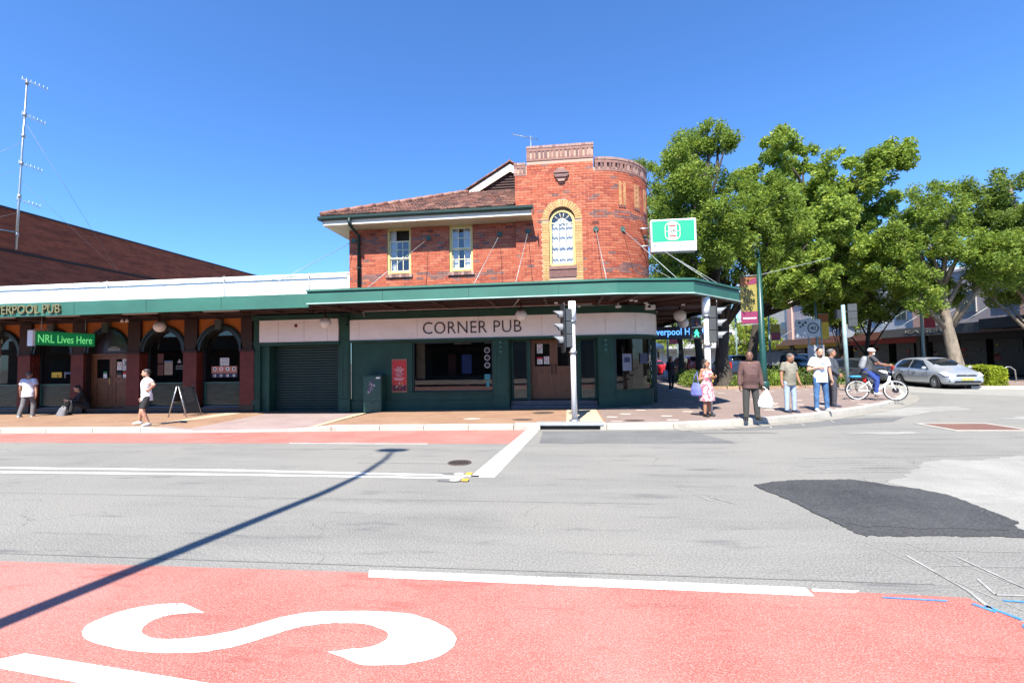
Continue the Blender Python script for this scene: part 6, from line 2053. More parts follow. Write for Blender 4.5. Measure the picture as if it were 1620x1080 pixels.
# white market gazebo on the side footpath
gz_ = empty('market_gazebo', (7.0, 41, .15), 'white peaked market gazebo on the far side footpath', 'gazebo')
B().prism([(5.6, 39.6, 2.45), (8.4, 39.6, 2.45), (8.4, 42.4, 2.45), (5.6, 42.4, 2.45)], (0, 0, .28)).obj('valance', PAPER, gz_)
cb = B()
for (a, b) in (((5.6, 39.6), (8.4, 39.6)), ((8.4, 39.6), (8.4, 42.4)), ((8.4, 42.4), (5.6, 42.4)), ((5.6, 42.4), (5.6, 39.6))):
    cb.sheet([(a[0], a[1], 2.735), (b[0], b[1], 2.735), (7.0, 41.0, 3.6)])
cb.obj('canopy', PAPER, gz_)
for x, y in ((5.7, 39.7), (8.3, 39.7), (8.3, 42.3), (5.7, 42.3)):
    B().tube([(x, y, .15), (x, y, 2.5)], .03, 6).obj('leg', WHITE_M, gz_)
# unseen buildings on our own side, added to cut fill and window reflections
for i, (x0, x1, h, m, l) in enumerate(((-62, -21.5, 4.9, 'facing_brick', 'unseen long low brick shop building behind the camera to the left'), (-21.5, 10, 4.6, 'facing_render', 'unseen rendered shop building behind the camera'), (10.0, 52, 5.2, 'facing_brick', 'unseen low brick shop building behind the camera to the right'))):
    t_ = empty('opposite_building', ((x0 + x1) / 2, -16, 0), l, 'building', 'unseen buildings on the near side of the street')
    B().box(x0, x1, -28, -14, 0, h).obj('wall', pm(m, (.16, .07, .05) if 'brick' in m else (.2, .18, .16), .85, .1, .6), t_)
    B().box(x0, x1, -14, -11, 3.3, 3.8).obj('awning', DARKAW, t_)
    for k in range(int((x1 - x0) / 4)):
        xc = x0 + 2 + k * 4
        B().box(xc - .8, xc + .8, -14.0, -13.95, 4.0, 4.4).obj('window', pm('dark_far_glass', (.03, .035, .045), .1), t_)
        B().box(xc - 1.6, xc + 1.6, -14.0, -13.95, .4, 2.7).obj('shop_window', pm('dark_shopfront', (.010, .010, .011), .5), t_)
# ------------------------------------------------------------------ people
SKIN = {'fair': pm('skin_fair', (.50, .27, .18), .5, .06, 12), 'tan': pm('skin_tan', (.36, .18, .11), .5, .06, 12), 'brown': pm('skin_brown', (.22, .10, .06), .5, .06, 12), 'dark': pm('skin_dark', (.15, .07, .045), .5, .06, 12)}
def cloth(name, col, var=.22, scale=9, dirt=None):
    return pm(name, col, .85, var, scale, bmp=.6, bscale=16, dirt=dirt)
HAIRM = pm('dark_hair', (.018, .013, .011), .55, .3, 30)
HAIRG = pm('grey_brown_hair', (.09, .08, .075), .6, .3, 30)
EYEM = pm('eye_dark', (.02, .015, .012), .2)
LIPM = pm('lip', (.22, .075, .06), .5)

class Body(B):
    """closed overlapping solids, fused into one skin afterwards"""
    def cap(s, p, q, r1, r2, seg=14, sc=None):
        p, q = Vector(p), Vector(q)
        d = (q - p)
        L = d.length
        d = d.normalized() if L > 1e-6 else Vector((0, 0, 1))
        pts, rs = [], []
        for i in range(5):
            a = math.pi / 2 * (1 - i / 4.0)
            pts.append(p - d * r1 * math.sin(a)); rs.append(max(r1 * math.cos(a), r1 * .03))
        for i in range(1, 5):
            a = math.pi / 2 * i / 4.0
            if i == 1:
                pts.append(q); rs.append(r2)
            pts.append(q + d * r2 * math.sin(a)); rs.append(max(r2 * math.cos(a), r2 * .03))
        s.tube(pts, rs, seg)
        return s
    def loft(s, rings, T=None, seg=22):
        """rings: (z, half width, half depth, y offset)"""
        prev = None
        first = last = None
        for (z, hw, hd, yo) in rings:
            ring = []
            for k in range(seg):
                a = 2 * math.pi * k / seg
                c_, s_ = math.cos(a), math.sin(a)
                v = Vector((hw * math.copysign(abs(c_) ** .85, c_), yo + hd * math.copysign(abs(s_) ** .85, s_), z))
                ring.append(s.bm.verts.new(T @ v if T is not None else v))
            if prev:
                for k in range(seg):
                    s.bm.faces.new((prev[k], prev[(k + 1) % seg], ring[(k + 1) % seg], ring[k]))
            else:
                first = ring
            prev = ring
        s.bm.faces.new(first[::-1]); s.bm.faces.new(prev)
        return s
    def fuse(s, name, mat, parent, vox=.010, smooth=3, label=None):
        bmesh.ops.recalc_face_normals(s.bm, faces=s.bm.faces)
        me = bpy.data.meshes.new(name)
        s.bm.to_mesh(me); s.bm.free()
        o = bpy.data.objects.new(name, me)
        COL.objects.link(o)
        m = o.modifiers.new('fuse', 'REMESH')
        m.mode = 'VOXEL'
        m.voxel_size = vox
        m.use_smooth_shade = True
        sm_ = o.modifiers.new('smooth', 'SMOOTH')
        sm_.factor, sm_.iterations = .5, smooth
        dg = bpy.context.evaluated_depsgraph_get()
        me2 = bpy.data.meshes.new_from_object(o.evaluated_get(dg))
        me2.name = name
        bpy.data.objects.remove(o)
        me2.materials.clear()
        o = mesh_obj(name, me2, mat, parent, world=False)
        for p in me2.polygons: p.use_smooth = True
        if label: o['label'] = label
        return o

def V(*a): return Vector(a)
def person(label, loc, face, H, skin, pose, top, bottom, shoes, hair, girth=1.0, belly=0., lean=0., head=(0, 0), pelvis=None, group=None, female=False, extras=None, hairstyle='short', glasses=False, beard=False):
    """pose: dict armR, armL = (upper dir, fore dir); legR, legL = (thigh dir, shin dir, toe turn). Faces local -Y; R is local -X."""
    u = H
    t_ = empty('person', loc, label, 'person', group, R_(face))
    sw, hwid = .102 * u * (1.0 if not female else .9), .052 * u
    hipz = .505 * u
    # legs
    legs = {}
    lowest = 0
    for sd, sx in (('R', -1), ('L', 1)):
        th, shn, toe = pose.get('leg' + sd, ((0, 0, -1), (0, 0, -1), 6 * sx))
        hip = V(sx * hwid, 0, 0)
        knee = hip + V(*th).normalized() * .235 * u
        ank = knee + V(*shn).normalized() * .225 * u
        legs[sd] = (hip, knee, ank, toe)
        lowest = min(lowest, ank.z)
    P0 = V(0, 0, -lowest + .045 * u) if pelvis is None else V(*pelvis)
    TU = Matrix.Translation(P0) @ Matrix.Rotation(R_(lean), 4, 'X')     # +lean tips the chest forward (towards -Y)
    T0 = Matrix.Translation(P0)
    g = girth
    rings = [(-.05, .070, .060, .004), (0, .090 * g, .070 * g, .004), (.05, .094 * g, .070 * g, .002 - belly * .5), (.10, .083 * g, .062 * g + belly * .4, -.004 - belly * .8), (.15, .082 * g, .064 * g + belly * .4, -.006 - belly),
             (.20, .090 * g, .068 * g + belly * .2, -.006 - belly * .5), (.255, .094 * g, .068 * g, -.004), (.29, .088 * g, .058, 0), (.315, .062, .044, .004), (.335, .038, .034, .004), (.36, .031, .031, .002)]
    if female:
        rings = [(-.05, .072, .062, .006), (0, .098 * g, .075 * g, .008), (.05, .092 * g, .07 * g, .004), (.10, .074 * g, .058 * g + belly * .4, -.004 - belly), (.15, .074 * g, .06 * g + belly * .3, -.006 - belly * .8),
                 (.20, .082 * g, .072 * g, -.014), (.24, .086 * g, .074 * g, -.016), (.295, .088, .056, 0), (.32, .066, .042, .004), (.335, .034, .031, .004), (.36, .028, .028, .002)]
    def scal(rs, add=0., z0=-9, z1=9):
        return [(z * u, hw * u + add, hd * u + add, yo * u) for (z, hw, hd, yo) in rs if z0 <= z <= z1]
    sk = Body()
    sk.loft(scal(rings, -.006), TU)
    arms = {}
    for sd, sx in (('R', -1), ('L', 1)):
        up_, fo = pose.get('arm' + sd, ((sx * .18, 0, -1), (sx * .06, -.15, -1)))
        sh_ = TU @ V(sx * sw, .002 * u, .300 * u)
        el = sh_ + V(*up_).normalized() * .172 * u
        wr = el + V(*fo).normalized() * .148 * u
        arms[sd] = (sh_, el, wr, V(*fo).normalized())
        ar = .030 * u * (.9 if female else 1) * (.6 + .4 * g)
        sk.cap(TU @ V(sx * sw * .62, .004 * u, .300 * u), sh_, .036 * u, .034 * u)
        sk.cap(sh_, el, ar * 1.08, ar * .82)
        sk.cap(el, wr, ar * .82, ar * .55)
        # hand: palm, four curled fingers of unequal length and a thumb
        f = arms[sd][3]
        inward = (V(-sx, 0, 0) - f * f.dot(V(-sx, 0, 0)))
        inward = inward.normalized() if inward.length > .2 else V(0, -1, 0)
        side = f.cross(inward).normalized()         # across the knuckles
        if side.y > 0: side = -side                 # index finger and thumb to the front
        pc = wr + f * .045 * u
        for k in range(4):
            w_ = (k - 1.5) * .011 * u
            sk.cap(wr + f * .008 * u - side * w_ * .6, wr + f * .05 * u - side * w_, .0085 * u, .0072 * u, 8)
            L = (.040, .046, .043, .034)[k] * u
            a = wr + f * .052 * u - side * w_
            b = a + (f * .8 + inward * .35).normalized() * L * .5
            c = b + (f * .45 + inward * .8).normalized() * L * .5
            sk.cap(a, b, .0062 * u, .0055 * u, 8)
            sk.cap(b, c, .0055 * u, .0045 * u, 8)
        a = wr + f * .014 * u + side * .016 * u
        b = a + (f * .7 + side * .65 + inward * .2).normalized() * .026 * u
        sk.cap(a, b, .008 * u, .0065 * u, 8)
        sk.cap(b, b + (f * .9 + inward * .4).normalized() * .022 * u, .0062 * u, .005 * u, 8)
    for sd, sx in (('R', -1), ('L', 1)):
        hip, knee, ank, toe = legs[sd]
        hip, knee, ank = P0 + hip, P0 + knee, P0 + ank
        legs[sd] = (hip, knee, ank, toe)
        sk.cap(hip, knee, .050 * u * (.7 + .3 * g), .034 * u)
        sk.cap(knee, knee.lerp(ank, .35), .033 * u, .033 * u)
        sk.cap(knee.lerp(ank, .3), ank, .034 * u, .021 * u)
        sk.cap(ank, ank + V(0, -.02 * u, -.02 * u), .022 * u, .022 * u)
    # head
    HT = TU @ Matrix.Translation((0, -.004 * u, .355 * u)) @ Matrix.Rotation(R_(-lean), 4, 'X') @ Matrix.Rotation(R_(head[0]), 4, 'Z') @ Matrix.Rotation(R_(head[1]), 4, 'X')
    hd_ = lambda x, y, z: HT @ V(x * u, y * u, z * u)
    hr = [(-.012, .018, .022, -.018), (.0, .030, .036, -.014), (.018, .038, .046, -.010), (.045, .0425, .052, -.006), (.07, .0435, .055, -.004), (.095, .041, .053, -.002), (.115, .032, .042, .0), (.127, .018, .024, .002), (.131, .006, .008, .002)]
    sk.loft([(z * u, a * u, b * u, c * u) for z, a, b, c in hr], HT)
    sk.cap(TU @ V(0, .004 * u, .32 * u), hd_(0, .004, .02), .031 * u, .031 * u)
    sk.cap(hd_(0, -.056, .066), hd_(0, -.066, .045), .005 * u, .0085 * u, 8)           # nose
    for sx in (-1, 1):
        sk.cap(hd_(sx * .044, .004, .045), hd_(sx * .046, .008, .066), .006 * u, .008 * u, 8)     # ears
        sk.cap(hd_(sx * .010, -.053, .078), hd_(sx * .028, -.048, .078), .0055 * u, .005 * u, 6)   # brows
    sk.cap(hd_(-.010, -.054, .028), hd_(.010, -.054, .028), .005 * u, .005 * u, 6)
    body = sk.fuse('body', SKIN[skin], t_, .0075, 2)
    e = B()
    for sx in (-1, 1):
        q = hd_(sx * .019, -.0525, .066)
        B().ball((0, 0, 0), .0065 * u, 8, 6).obj('eye', EYEM, t_, world=False).location = q
    B().tube([hd_(-.014, -.0575, .0225), hd_(0, -.0605, .0215), hd_(.014, -.0575, .0225)], .0032 * u, 6).obj('mouth', LIPM, t_, world=False)
    # hair
    hm = hair
    if hairstyle == 'short':
        h = Body()
        h.loft([(z * u, a * u + .011, b * u + .011, c * u + .006 * u) for z, a, b, c in [(.070, .038, .047, .010), (.09, .041, .052, .004), (.108, .036, .047, .002), (.125, .024, .030, .002), (.135, .008, .010, .002)]], HT)
        h.loft([(z * u, a * u, b * u, c * u) for z, a, b, c in [(.03, .034, .016, .036), (.05, .042, .022, .032), (.09, .043, .03, .024), (.115, .03, .03, .012)]], HT)
        h.fuse('hair', hm, t_, .008, 2)
    elif hairstyle in ('long', 'curly'):
        h = Body()
        h.loft([(z * u, a * u + .008, b * u + .008, c * u + .01 * u) for z, a, b, c in [(.07, .040, .046, .016), (.09, .043, .054, .006), (.11, .037, .048, .002), (.128, .024, .030, .002), (.138, .008, .010, .002)]], HT)
        h.loft([(z * u, a * u, b * u, c * u) for z, a, b, c in [(-.07, .03, .016, .035), (-.05, .052, .028, .03), (-.01, .06, .034, .026), (.04, .056, .038, .022), (.09, .046, .034, .016), (.115, .03, .03, .01)]], HT)
        if hairstyle == 'curly':
            rr = random.Random(len(label))
            for k in range(34):
                a = rr.uniform(.1, math.pi - .1)
                zz = rr.uniform(-.06, .125)
                h.ball(hd_(.056 * math.cos(a) * (1.1 if zz < .06 else .85), .012 + .05 * math.sin(a), zz), .017 * u, 8, 6)
        h.fuse('hair', hm, t_, .009, 1)
    elif hairstyle == 'cap':
        h = Body()
        h.loft([(z * u, a * u + .014, b * u + .016, c * u) for z, a, b, c in [(.078, .043, .055, -.002), (.10, .042, .055, .0), (.12, .034, .046, .002), (.138, .02, .028, .002), (.145, .006, .008, .002)]], HT)
        h.cap(hd_(-.022, -.062, .083), hd_(.022, -.062, .083), .012 * u, .012 * u, 8)
        h.fuse('helmet', pm('white_helmet', (.7, .7, .7), .4), t_, .008, 2)
    if beard:
        h = Body()
        h.loft([(z * u, a * u, b * u, c * u) for z, a, b, c in [(-.016, .016, .016, -.028), (-.004, .030, .030, -.024), (.012, .037, .036, -.022), (.022, .040, .02, -.024)]], HT)
        h.fuse('beard', hm, t_, .007, 1)
    if glasses:
        for sx in (-1, 1):
            B().lathe([(.0135 * u, -.002), (.0135 * u, .002)], (0, 0, 0), 'Y', 12).obj('sunglass_lens', BLACKP, t_, world=False).matrix_local = HT @ Matrix.Translation((sx * .019 * u, -.060 * u, .067 * u))
        B().tube([hd_(-.045, .0, .068), hd_(-.034, -.058, .07), hd_(.034, -.058, .07), hd_(.045, .0, .068)], .003, 5).obj('sunglass_frame', BLACKP, t_, world=False)
    # top
    kind, tm = top[0], top[1]
    o_ = .016
    if kind in ('tee', 'long', 'none_sleeve'):
        s = Body()
        lo = -.055 if kind != 'none_sleeve' else 0
        rr_ = scal(rings, o_, -.06, .325)
        rr_[0] = (-.055 * u, rings[1][1] * u + o_ + .004, rings[1][2] * u + o_ + .006, rings[1][3] * u)
        s.loft(rr_, TU)
        for sd, sx in (('R', -1), ('L', 1)):
            sh_, el, wr, f = arms[sd]
            ar = .030 * u * (.9 if female else 1) * (.6 + .4 * g)
            s.cap(TU @ V(sx * sw * .55, .004 * u, .298 * u), sh_, .038 * u + .008, .036 * u + .008)
            if kind == 'tee':
                e2 = sh_.lerp(el, .62)
                s.tube([sh_ - (e2 - sh_) * .1, sh_.lerp(e2, .5), e2], [ar * 1.1 + .012, ar * 1.1 + .016, ar * 1.05 + .020], 14)
            elif kind == 'long':
                s.cap(sh_, el, ar * 1.1 + .013, ar * .9 + .012)
                s.tube([el, el.lerp(wr, .5), el.lerp(wr, .97)], [ar * .9 + .012, ar * .8 + .012, ar * .65 + .013], 14)
        s.fuse('shirt', tm, t_, .010, 2)
        if kind == 'long' or (len(top) > 2 and top[2] == 'collar'):
            B().tube([TU @ V(-.034 * u, -.018 * u, .322 * u), TU @ V(-.036 * u, .022 * u, .338 * u), TU @ V(.036 * u, .022 * u, .338 * u), TU @ V(.034 * u, -.018 * u, .322 * u), TU @ V(0, -.045 * u, .305 * u)], .008, 6).obj('collar', tm, t_, world=False)
        if len(top) > 3:
            for k in range(5):
                q = TU @ V(0, -(.070 * g + belly * .8) * u - o_ - .004, (.06 + .055 * k) * u)
                B().ball((0, 0, 0), .006, 6, 4).obj('button', INK, t_, world=False).location = q
    elif kind == 'dress':
        s = Body()
        rr_ = scal(rings, .012, .02, .31)
        sk_len = top[2] * u
        rr_ = [(-sk_len, .125 * u * g, .105 * u * g, 0), (-sk_len * .6, .118 * u * g, .098 * u * g, 0), (-sk_len * .25, .108 * u * g, .088 * u * g, .002)] + rr_
        s.loft(rr_, TU)
        for sx in (-1, 1):
            s.cap(TU @ V(sx * sw * .5, .004 * u, .305 * u), TU @ V(sx * sw * .8, .0, .305 * u), .032 * u, .028 * u)
        s.fuse('dress', tm, t_, .010, 2)
        B().loop if False else None
    # bottoms
    if bottom:
        bk, bm_ = bottom[0], bottom[1]
        s = Body()
        s.loft([(-.06 * u, .075 * u * g, .066 * u * g, .004 * u)] + scal(rings[1:3], .010) + [(.075 * u, rings[2][1] * u + .008, rings[2][2] * u + .008, rings[2][3] * u)], T0 if lean < 30 else TU)
        for sd, sx in (('R', -1), ('L', 1)):
            hip, knee, ank, toe = legs[sd]
            if bk == 'shorts':
                e2 = hip.lerp(knee, .86)
                s.tube([hip + (hip - knee) * .1, hip, hip.lerp(e2, .5), e2], [.05 * u, .057 * u * (.7 + .3 * g), .055 * u * (.7 + .3 * g), .052 * u], 16)
            else:
                fl = bottom[2] if len(bottom) > 2 else 1.0
                s.cap(hip, knee, .056 * u * (.7 + .3 * g), .041 * u * fl)
                s.tube([knee, knee.lerp(ank, .4), knee.lerp(ank, .8), ank + V(0, 0, -.012 * u)], [.041 * u * fl, .039 * u * fl, .035 * u * fl, .036 * u * fl], 14)
        s.fuse({'shorts': 'shorts', 'trousers': 'trousers'}[bk], bm_, t_, .010, 2)
    # shoes
    for sd in ('R', 'L'):
        hip, knee, ank, toe = legs[sd]
        M = Matrix.Translation((ank.x, ank.y, ank.z - .045 * u)) @ Matrix.Rotation(R_(toe), 4, 'Z')
        s = Body()
        s.loft([(.004, .024 * u, .066 * u, -.030 * u), (.016 * u, .028 * u, .074 * u, -.030 * u), (.028 * u, .027 * u, .066 * u, -.026 * u), (.042 * u, .024 * u, .036 * u, -.004 * u), (.052 * u, .023 * u, .028 * u, .002 * u)], M)
        s.fuse('shoe', shoes, t_, .009, 2)
        B().loft if False else None
        sole = Body()
        sole.loft([(0, .026 * u, .073 * u, -.030 * u), (.010 * u, .028 * u, .076 * u, -.030 * u)], M)
        sole.obj('sole', pm('pale_sole', (.4, .4, .4), .7) if shoes.name.startswith('white') else INK, t_, world=False)
    if extras:
        extras(t_, TU, HT, arms, legs, u)
    return t_, arms, TU

def wpt(t_, p):
    """local point of a person to world"""
    return Matrix.Translation(t_.location) @ Matrix.Rotation(t_.rotation_euler.z, 4, 'Z') @ p

WHITE_TEE = cloth('white_cotton', (.74, .74, .77), .06)
BLACK_C = cloth('black_cotton', (.015, .015, .017))
JEANS = cloth('mid_blue_denim', (.045, .12, .26), .45, 7, (.13, .22, .36))
JEANS_L = cloth('pale_blue_denim', (.30, .38, .52), .15, 7)
KHAKI = cloth('khaki_cotton', (.20, .185, .145), .12)
BROWN_S = cloth('dusty_brown_cotton', (.10, .052, .048), .15)
CHAR = cloth('charcoal_trousers', (.045, .044, .042), .15)
GREYT = cloth('grey_trousers', (.13, .125, .135), .12)
SLATE = cloth('slate_blue_jacket', (.048, .056, .072), .2)
NAVY_T = cloth('dark_grey_jeans', (.045, .045, .058), .25)
WSHOE = pm('white_shoe_leather', (.62, .62, .64), .5, .1, 20)
BSHOE = pm('black_shoe_leather', (.018, .015, .014), .4)
GSHOE = pm('navy_trainers', (.025, .035, .07), .6)
def floral():
    m, nt, p = base_mat('pink_floral_cotton')
    v = coords(nt)
    vo = nd(nt, 'ShaderNodeTexVoronoi', Scale=17.0)
    nt.links.new(v, vo.inputs['Vector'])
    a = mixc(nt, ramp(nt, noise(nt, v, 14, 3), .48, .54), (.62, .52, .53), (.62, .12, .17))
    a = mixc(nt, ramp(nt, vo.outputs['Distance'], .26, .2), a, (.42, .035, .07))
    a = mixc(nt, ramp(nt, noise(nt, v, 21, 2), .62, .66), a, (.2, .14, .16))
    nt.links.new(a, p.inputs['Base Color'])
    p.inputs['Roughness'].default_value = .85
    return m
FLORAL = floral()

# man in white at the kerb, left hand on hip
person('man in white polo and black shorts standing at the kerb with hand on hip', (-11.28, 11.2, .145), -36, 1.58, 'fair',
       {'armR': ((-.25, .05, -1), (.05, -.35, -1)), 'armL': ((1.0, .42, -.62), (-.72, -.35, -.55)), 'legR': ((-.47, -.2, -1), (-.38, -.05, -1), -15), 'legL': ((.15, -.30, -1), (.03, .40, -1), 12)},
       ('tee', WHITE_TEE, 'collar'), ('shorts', BLACK_C), WSHOE, HAIRM, head=(-18, 4), beard=True)
def pink_extra(t_, TU, HT, arms, legs, u):
    p = arms['R'][1] + V(-.05, .06, -.26)
    h = Body()
    h.loft([(-.19, .05, .10, 0), (-.15, .085, .17, 0), (0, .08, .16, 0), (.1, .05, .13, 0), (.17, .03, .10, 0)], Matrix.Translation(wpt(t_, p)) @ Matrix.Rotation(t_.rotation_euler.z, 4, 'Z'))
    bag = h.fuse('shoulder_bag', cloth('periwinkle_canvas', (.13, .15, .42), .15), None, .012, 2)
    sp_ = [wpt(t_, p + V(0, -.07, .15)), wpt(t_, p + V(.02, -.03, .36)), wpt(t_, p + V(.06, .0, .47)), wpt(t_, p + V(.02, .06, .34)), wpt(t_, p + V(0, .09, .15))]
    B().tube(sp_, .012, 6).obj('strap', MATS['periwinkle_canvas'], bag)
    tag(bag, 'periwinkle blue cloth shoulder bag hanging beside the floral dress', 'bag')
    B().lathe([(.09 * u, -.004), (.092 * u, .012)], TU @ V(0, -.002, .105 * u), seg=20, sy=.78).obj('belt', pm('maroon_belt', (.25, .04, .07), .6), t_, world=False)
person('woman in pink floral dress and sunglasses with dark curly hair', (3.77, 12.72, .15), 34, 1.52, 'tan',
       {'armR': ((-.22, .28, -1), (.5, -.75, .32)), 'armL': ((.15, .05, -1), (-.3, -.8, .3)), 'legR': ((-.04, -.05, -1), (0, .06, -1), -6), 'legL': ((.06, .04, -1), (.04, .06, -1), 10)},
       ('dress', FLORAL, .235), None, BSHOE, HAIRM, female=True, girth=1.12, hairstyle='curly', glasses=True, head=(22, 0), extras=pink_extra)
def brown_extra(t_, TU, HT, arms, legs, u):
    w0 = arms['L'][2] + V(.02, -.03, -.10)
    h = Body()
    h.loft([(-.46, .02, .04, 0), (-.44, .16, .08, .0), (-.33, .19, .10, 0), (-.2, .15, .085, -.0), (-.1, .085, .055, 0), (-.02, .03, .025, 0), (.02, .018, .016, 0)], Matrix.Translation(wpt(t_, w0 + V(.07, .0, 0))) @ Matrix.Rotation(R_(8), 4, 'Y') @ Matrix.Rotation(t_.rotation_euler.z, 4, 'Z'))
    bag = h.fuse('shopping_bag', pm('white_thin_plastic', (.74, .74, .74), .4, .06, 8, bmp=.6, bscale=14), None, .012, 1)
    q = wpt(t_, w0)
    B().tube([q + V(.06, -.02, .0), q + V(.02, -.03, .05), q + V(-.01, 0, .07)], .012, 6).obj('handle', MATS['white_thin_plastic'], bag)
    tag(bag, 'white plastic carrier bag held by the man in the brown shirt', 'bag')
    B().box(-.045 * u, .035 * u, -.001, .004, -.03 * u, .03 * u).obj('pocket', BROWN_S, t_, world=False).matrix_local = TU @ Matrix.Translation((.05 * u, -.093 * u, .225 * u))
person('stout man in brown long sleeved shirt and charcoal trousers', (4.6, 11.98, .15), -4, 1.72, 'dark',
       {'armR': ((-.2, .03, -1), (-.1, -.2, -1)), 'armL': ((.22, .05, -1), (.1, -.12, -1)), 'legR': ((-.06, 0, -1), (-.02, .03, -1), -14), 'legL': ((.08, -.02, -1), (.04, .03, -1), 16)},
       ('long', BROWN_S, 'collar', 'buttons'), ('trousers', CHAR, 1.1), BSHOE, HAIRM, girth=1.10, belly=.024, head=(-14, 0), extras=brown_extra)
person('man in khaki tee shirt and pale jeans looking down', (6.22, 13.5, .15), 18, 1.655, 'tan',
       {'armR': ((-.22, .08, -1), (-.06, -.1, -1)), 'armL': ((.24, -.02, -1), (.16, -.22, -1)), 'legR': ((-.04, .02, -1), (0, .03, -1), -4), 'legL': ((.07, -.04, -1), (.02, .04, -1), 10)},
       ('tee', KHAKI, 'collar'), ('trousers', JEANS_L, .95), GSHOE, HAIRG, girth=1.0, belly=.014, head=(12, 26))
def tee_extra(t_, TU, HT, arms, legs, u):
    for k, (w_, z) in enumerate(((.02, .262), (.05, .25), (.075, .238))):
        B().box(-w_ * u * .5, w_ * u * .5, -.002, .002, -.004 * u, .004 * u).obj('shirt_print', pm('pale_blue_shirt_print', (.32, .38, .46), .8), t_, world=False).matrix_local = TU @ Matrix.Translation((0, -.087 * u, z * u))
person('bearded man in white printed tee shirt and blue jeans', (7.17, 13.77, .15), 3, 1.80, 'fair',
       {'armR': ((-.4, .12, -1), (.62, -.6, .22)), 'armL': ((.26, .04, -1), (.1, -.16, -1)), 'legR': ((-.09, -.02, -1), (-.02, .03, -1), -12), 'legL': ((.10, 0, -1), (.05, .03, -1), 14)},
       ('tee', WHITE_TEE), ('trousers', JEANS, .92), WSHOE, HAIRM, head=(-10, 10), beard=True, extras=tee_extra)
person('man in slate jacket and dark jeans with clasped hands, half hidden', (8.15, 15.0, .15), 62, 1.78, 'tan',
       {'armR': ((-.2, .05, -1), (.35, -.65, -.55)), 'armL': ((.2, .05, -1), (-.35, -.65, -.55)), 'legR': ((-.05, -.1, -1), (0, .06, -1), -5), 'legL': ((.05, .1, -1), (0, .08, -1), 8)},
       ('long', SLATE, 'collar'), ('trousers', NAVY_T), GSHOE, HAIRG, girth=1.05, belly=.016, head=(16, 0))
person('grey haired man in white shirt walking away under the left awning', (-18.35, 13.75, .06), -160, 1.6, 'tan',
       {'armR': ((-.3, .2, -1), (-.1, .1, -1)), 'armL': ((.35, -.1, -1), (.2, -.35, -1)), 'legR': ((-.05, -.2, -1), (-.02, .15, -1), -8), 'legL': ((.06, .2, -1), (.02, .45, -1), 8)},
       ('tee', cloth('pale_blue_white_cotton', (.58, .60, .70), .08)), ('trousers', GREYT, 1.12), WSHOE, HAIRG, girth=1.15, belly=.012, head=(8, 0))
def sit_extra(t_, TU, HT, arms, legs, u):
    q = wpt(t_, (arms['L'][2] + arms['R'][2]) / 2 + V(0, -.06, .02))
    ph = B().box(-.035, .035, -.006, .006, -.07, .07).obj('phone', BLACKP, None, loc=q)
    tag(ph, 'dark phone in the hands of the seated person', 'phone')
    ph.rotation_euler = (R_(-50), 0, R_(-20))
person('dark clothed person with dark hair sitting on the step looking at a phone', (-17.35, 14.62, .05), -30, 1.62, 'fair',
       {'armR': ((-.2, -.45, -1), (.35, -.8, .1)), 'armL': ((.2, -.45, -1), (-.35, -.8, .1)), 'legR': ((-.15, -.9, .38), (-.02, -.25, -1), -6), 'legL': ((.2, -.9, .30), (.05, -.2, -1), 8)},
       ('long', BLACK_C), ('trousers', cloth('black_trousers', (.02, .02, .024))), BSHOE, HAIRM, lean=16, head=(0, 32), pelvis=(0, .12, .30), hairstyle='long', female=True, extras=sit_extra)
hb = Body()
hb.loft([(0, .22, .09, 0), (.05, .24, .11, 0), (.25, .19, .08, .03), (.36, .12, .03, .06)], Matrix.Translation((-17.35, 13.98, .05)) @ Matrix.Rotation(R_(-20), 4, 'Z') @ Matrix.Rotation(R_(12), 4, 'Y'))
hb = tag(hb.fuse('tote_bag', cloth('grey_canvas', (.15, .15, .17), .15), None, .014, 2), 'grey canvas tote bag on the ground before the seated person', 'bag')
B().tube([(-17.25, 13.95, .36), (-17.2, 14.0, .62), (-17.05, 14.05, .60), (-17.05, 14.05, .34)], .010, 6).obj('handle', GREYT, hb)
def walk_extra(t_, TU, HT, arms, legs, u):
    h = Body()
    h.loft([(-.2, .10, .05, 0), (-.1, .15, .07, 0), (.08, .13, .06, 0), (.16, .08, .03, 0)], Matrix.Translation(wpt(t_, arms['R'][2] + V(-.03, .04, .02))))
    bag = h.fuse('handbag', cloth('pale_blue_canvas', (.35, .42, .55), .1), None, .014, 2)
    B().tube([wpt(t_, arms['R'][2] + V(-.05, .04, .15)), wpt(t_, arms['R'][0] + V(-.02, .03, .06)), wpt(t_, arms['R'][2] + V(.02, .06, .15))], .010, 6).obj('strap', MATS['pale_blue_canvas'], bag)
    tag(bag, 'pale blue shoulder bag on the woman in black on the side footpath', 'bag')
person('woman in black with long dark hair walking on the shaded side footpath', (5.05, 22.4, .15), 4, 1.66, 'tan',
       {'armR': ((-.2, .1, -1), (-.1, -.3, -1)), 'armL': ((.3, .1, -1), (-.3, -.8, .2)), 'legR': ((-.02, -.22, -1), (0, .08, -1), -4), 'legL': ((.03, .2, -1), (0, .5, -1), 5)},
       ('long', BLACK_C), ('trousers', cloth('black_leggings', (.012, .012, .014)), .85), WSHOE, HAIRM, girth=1.1, hairstyle='long', female=True, extras=walk_extra)
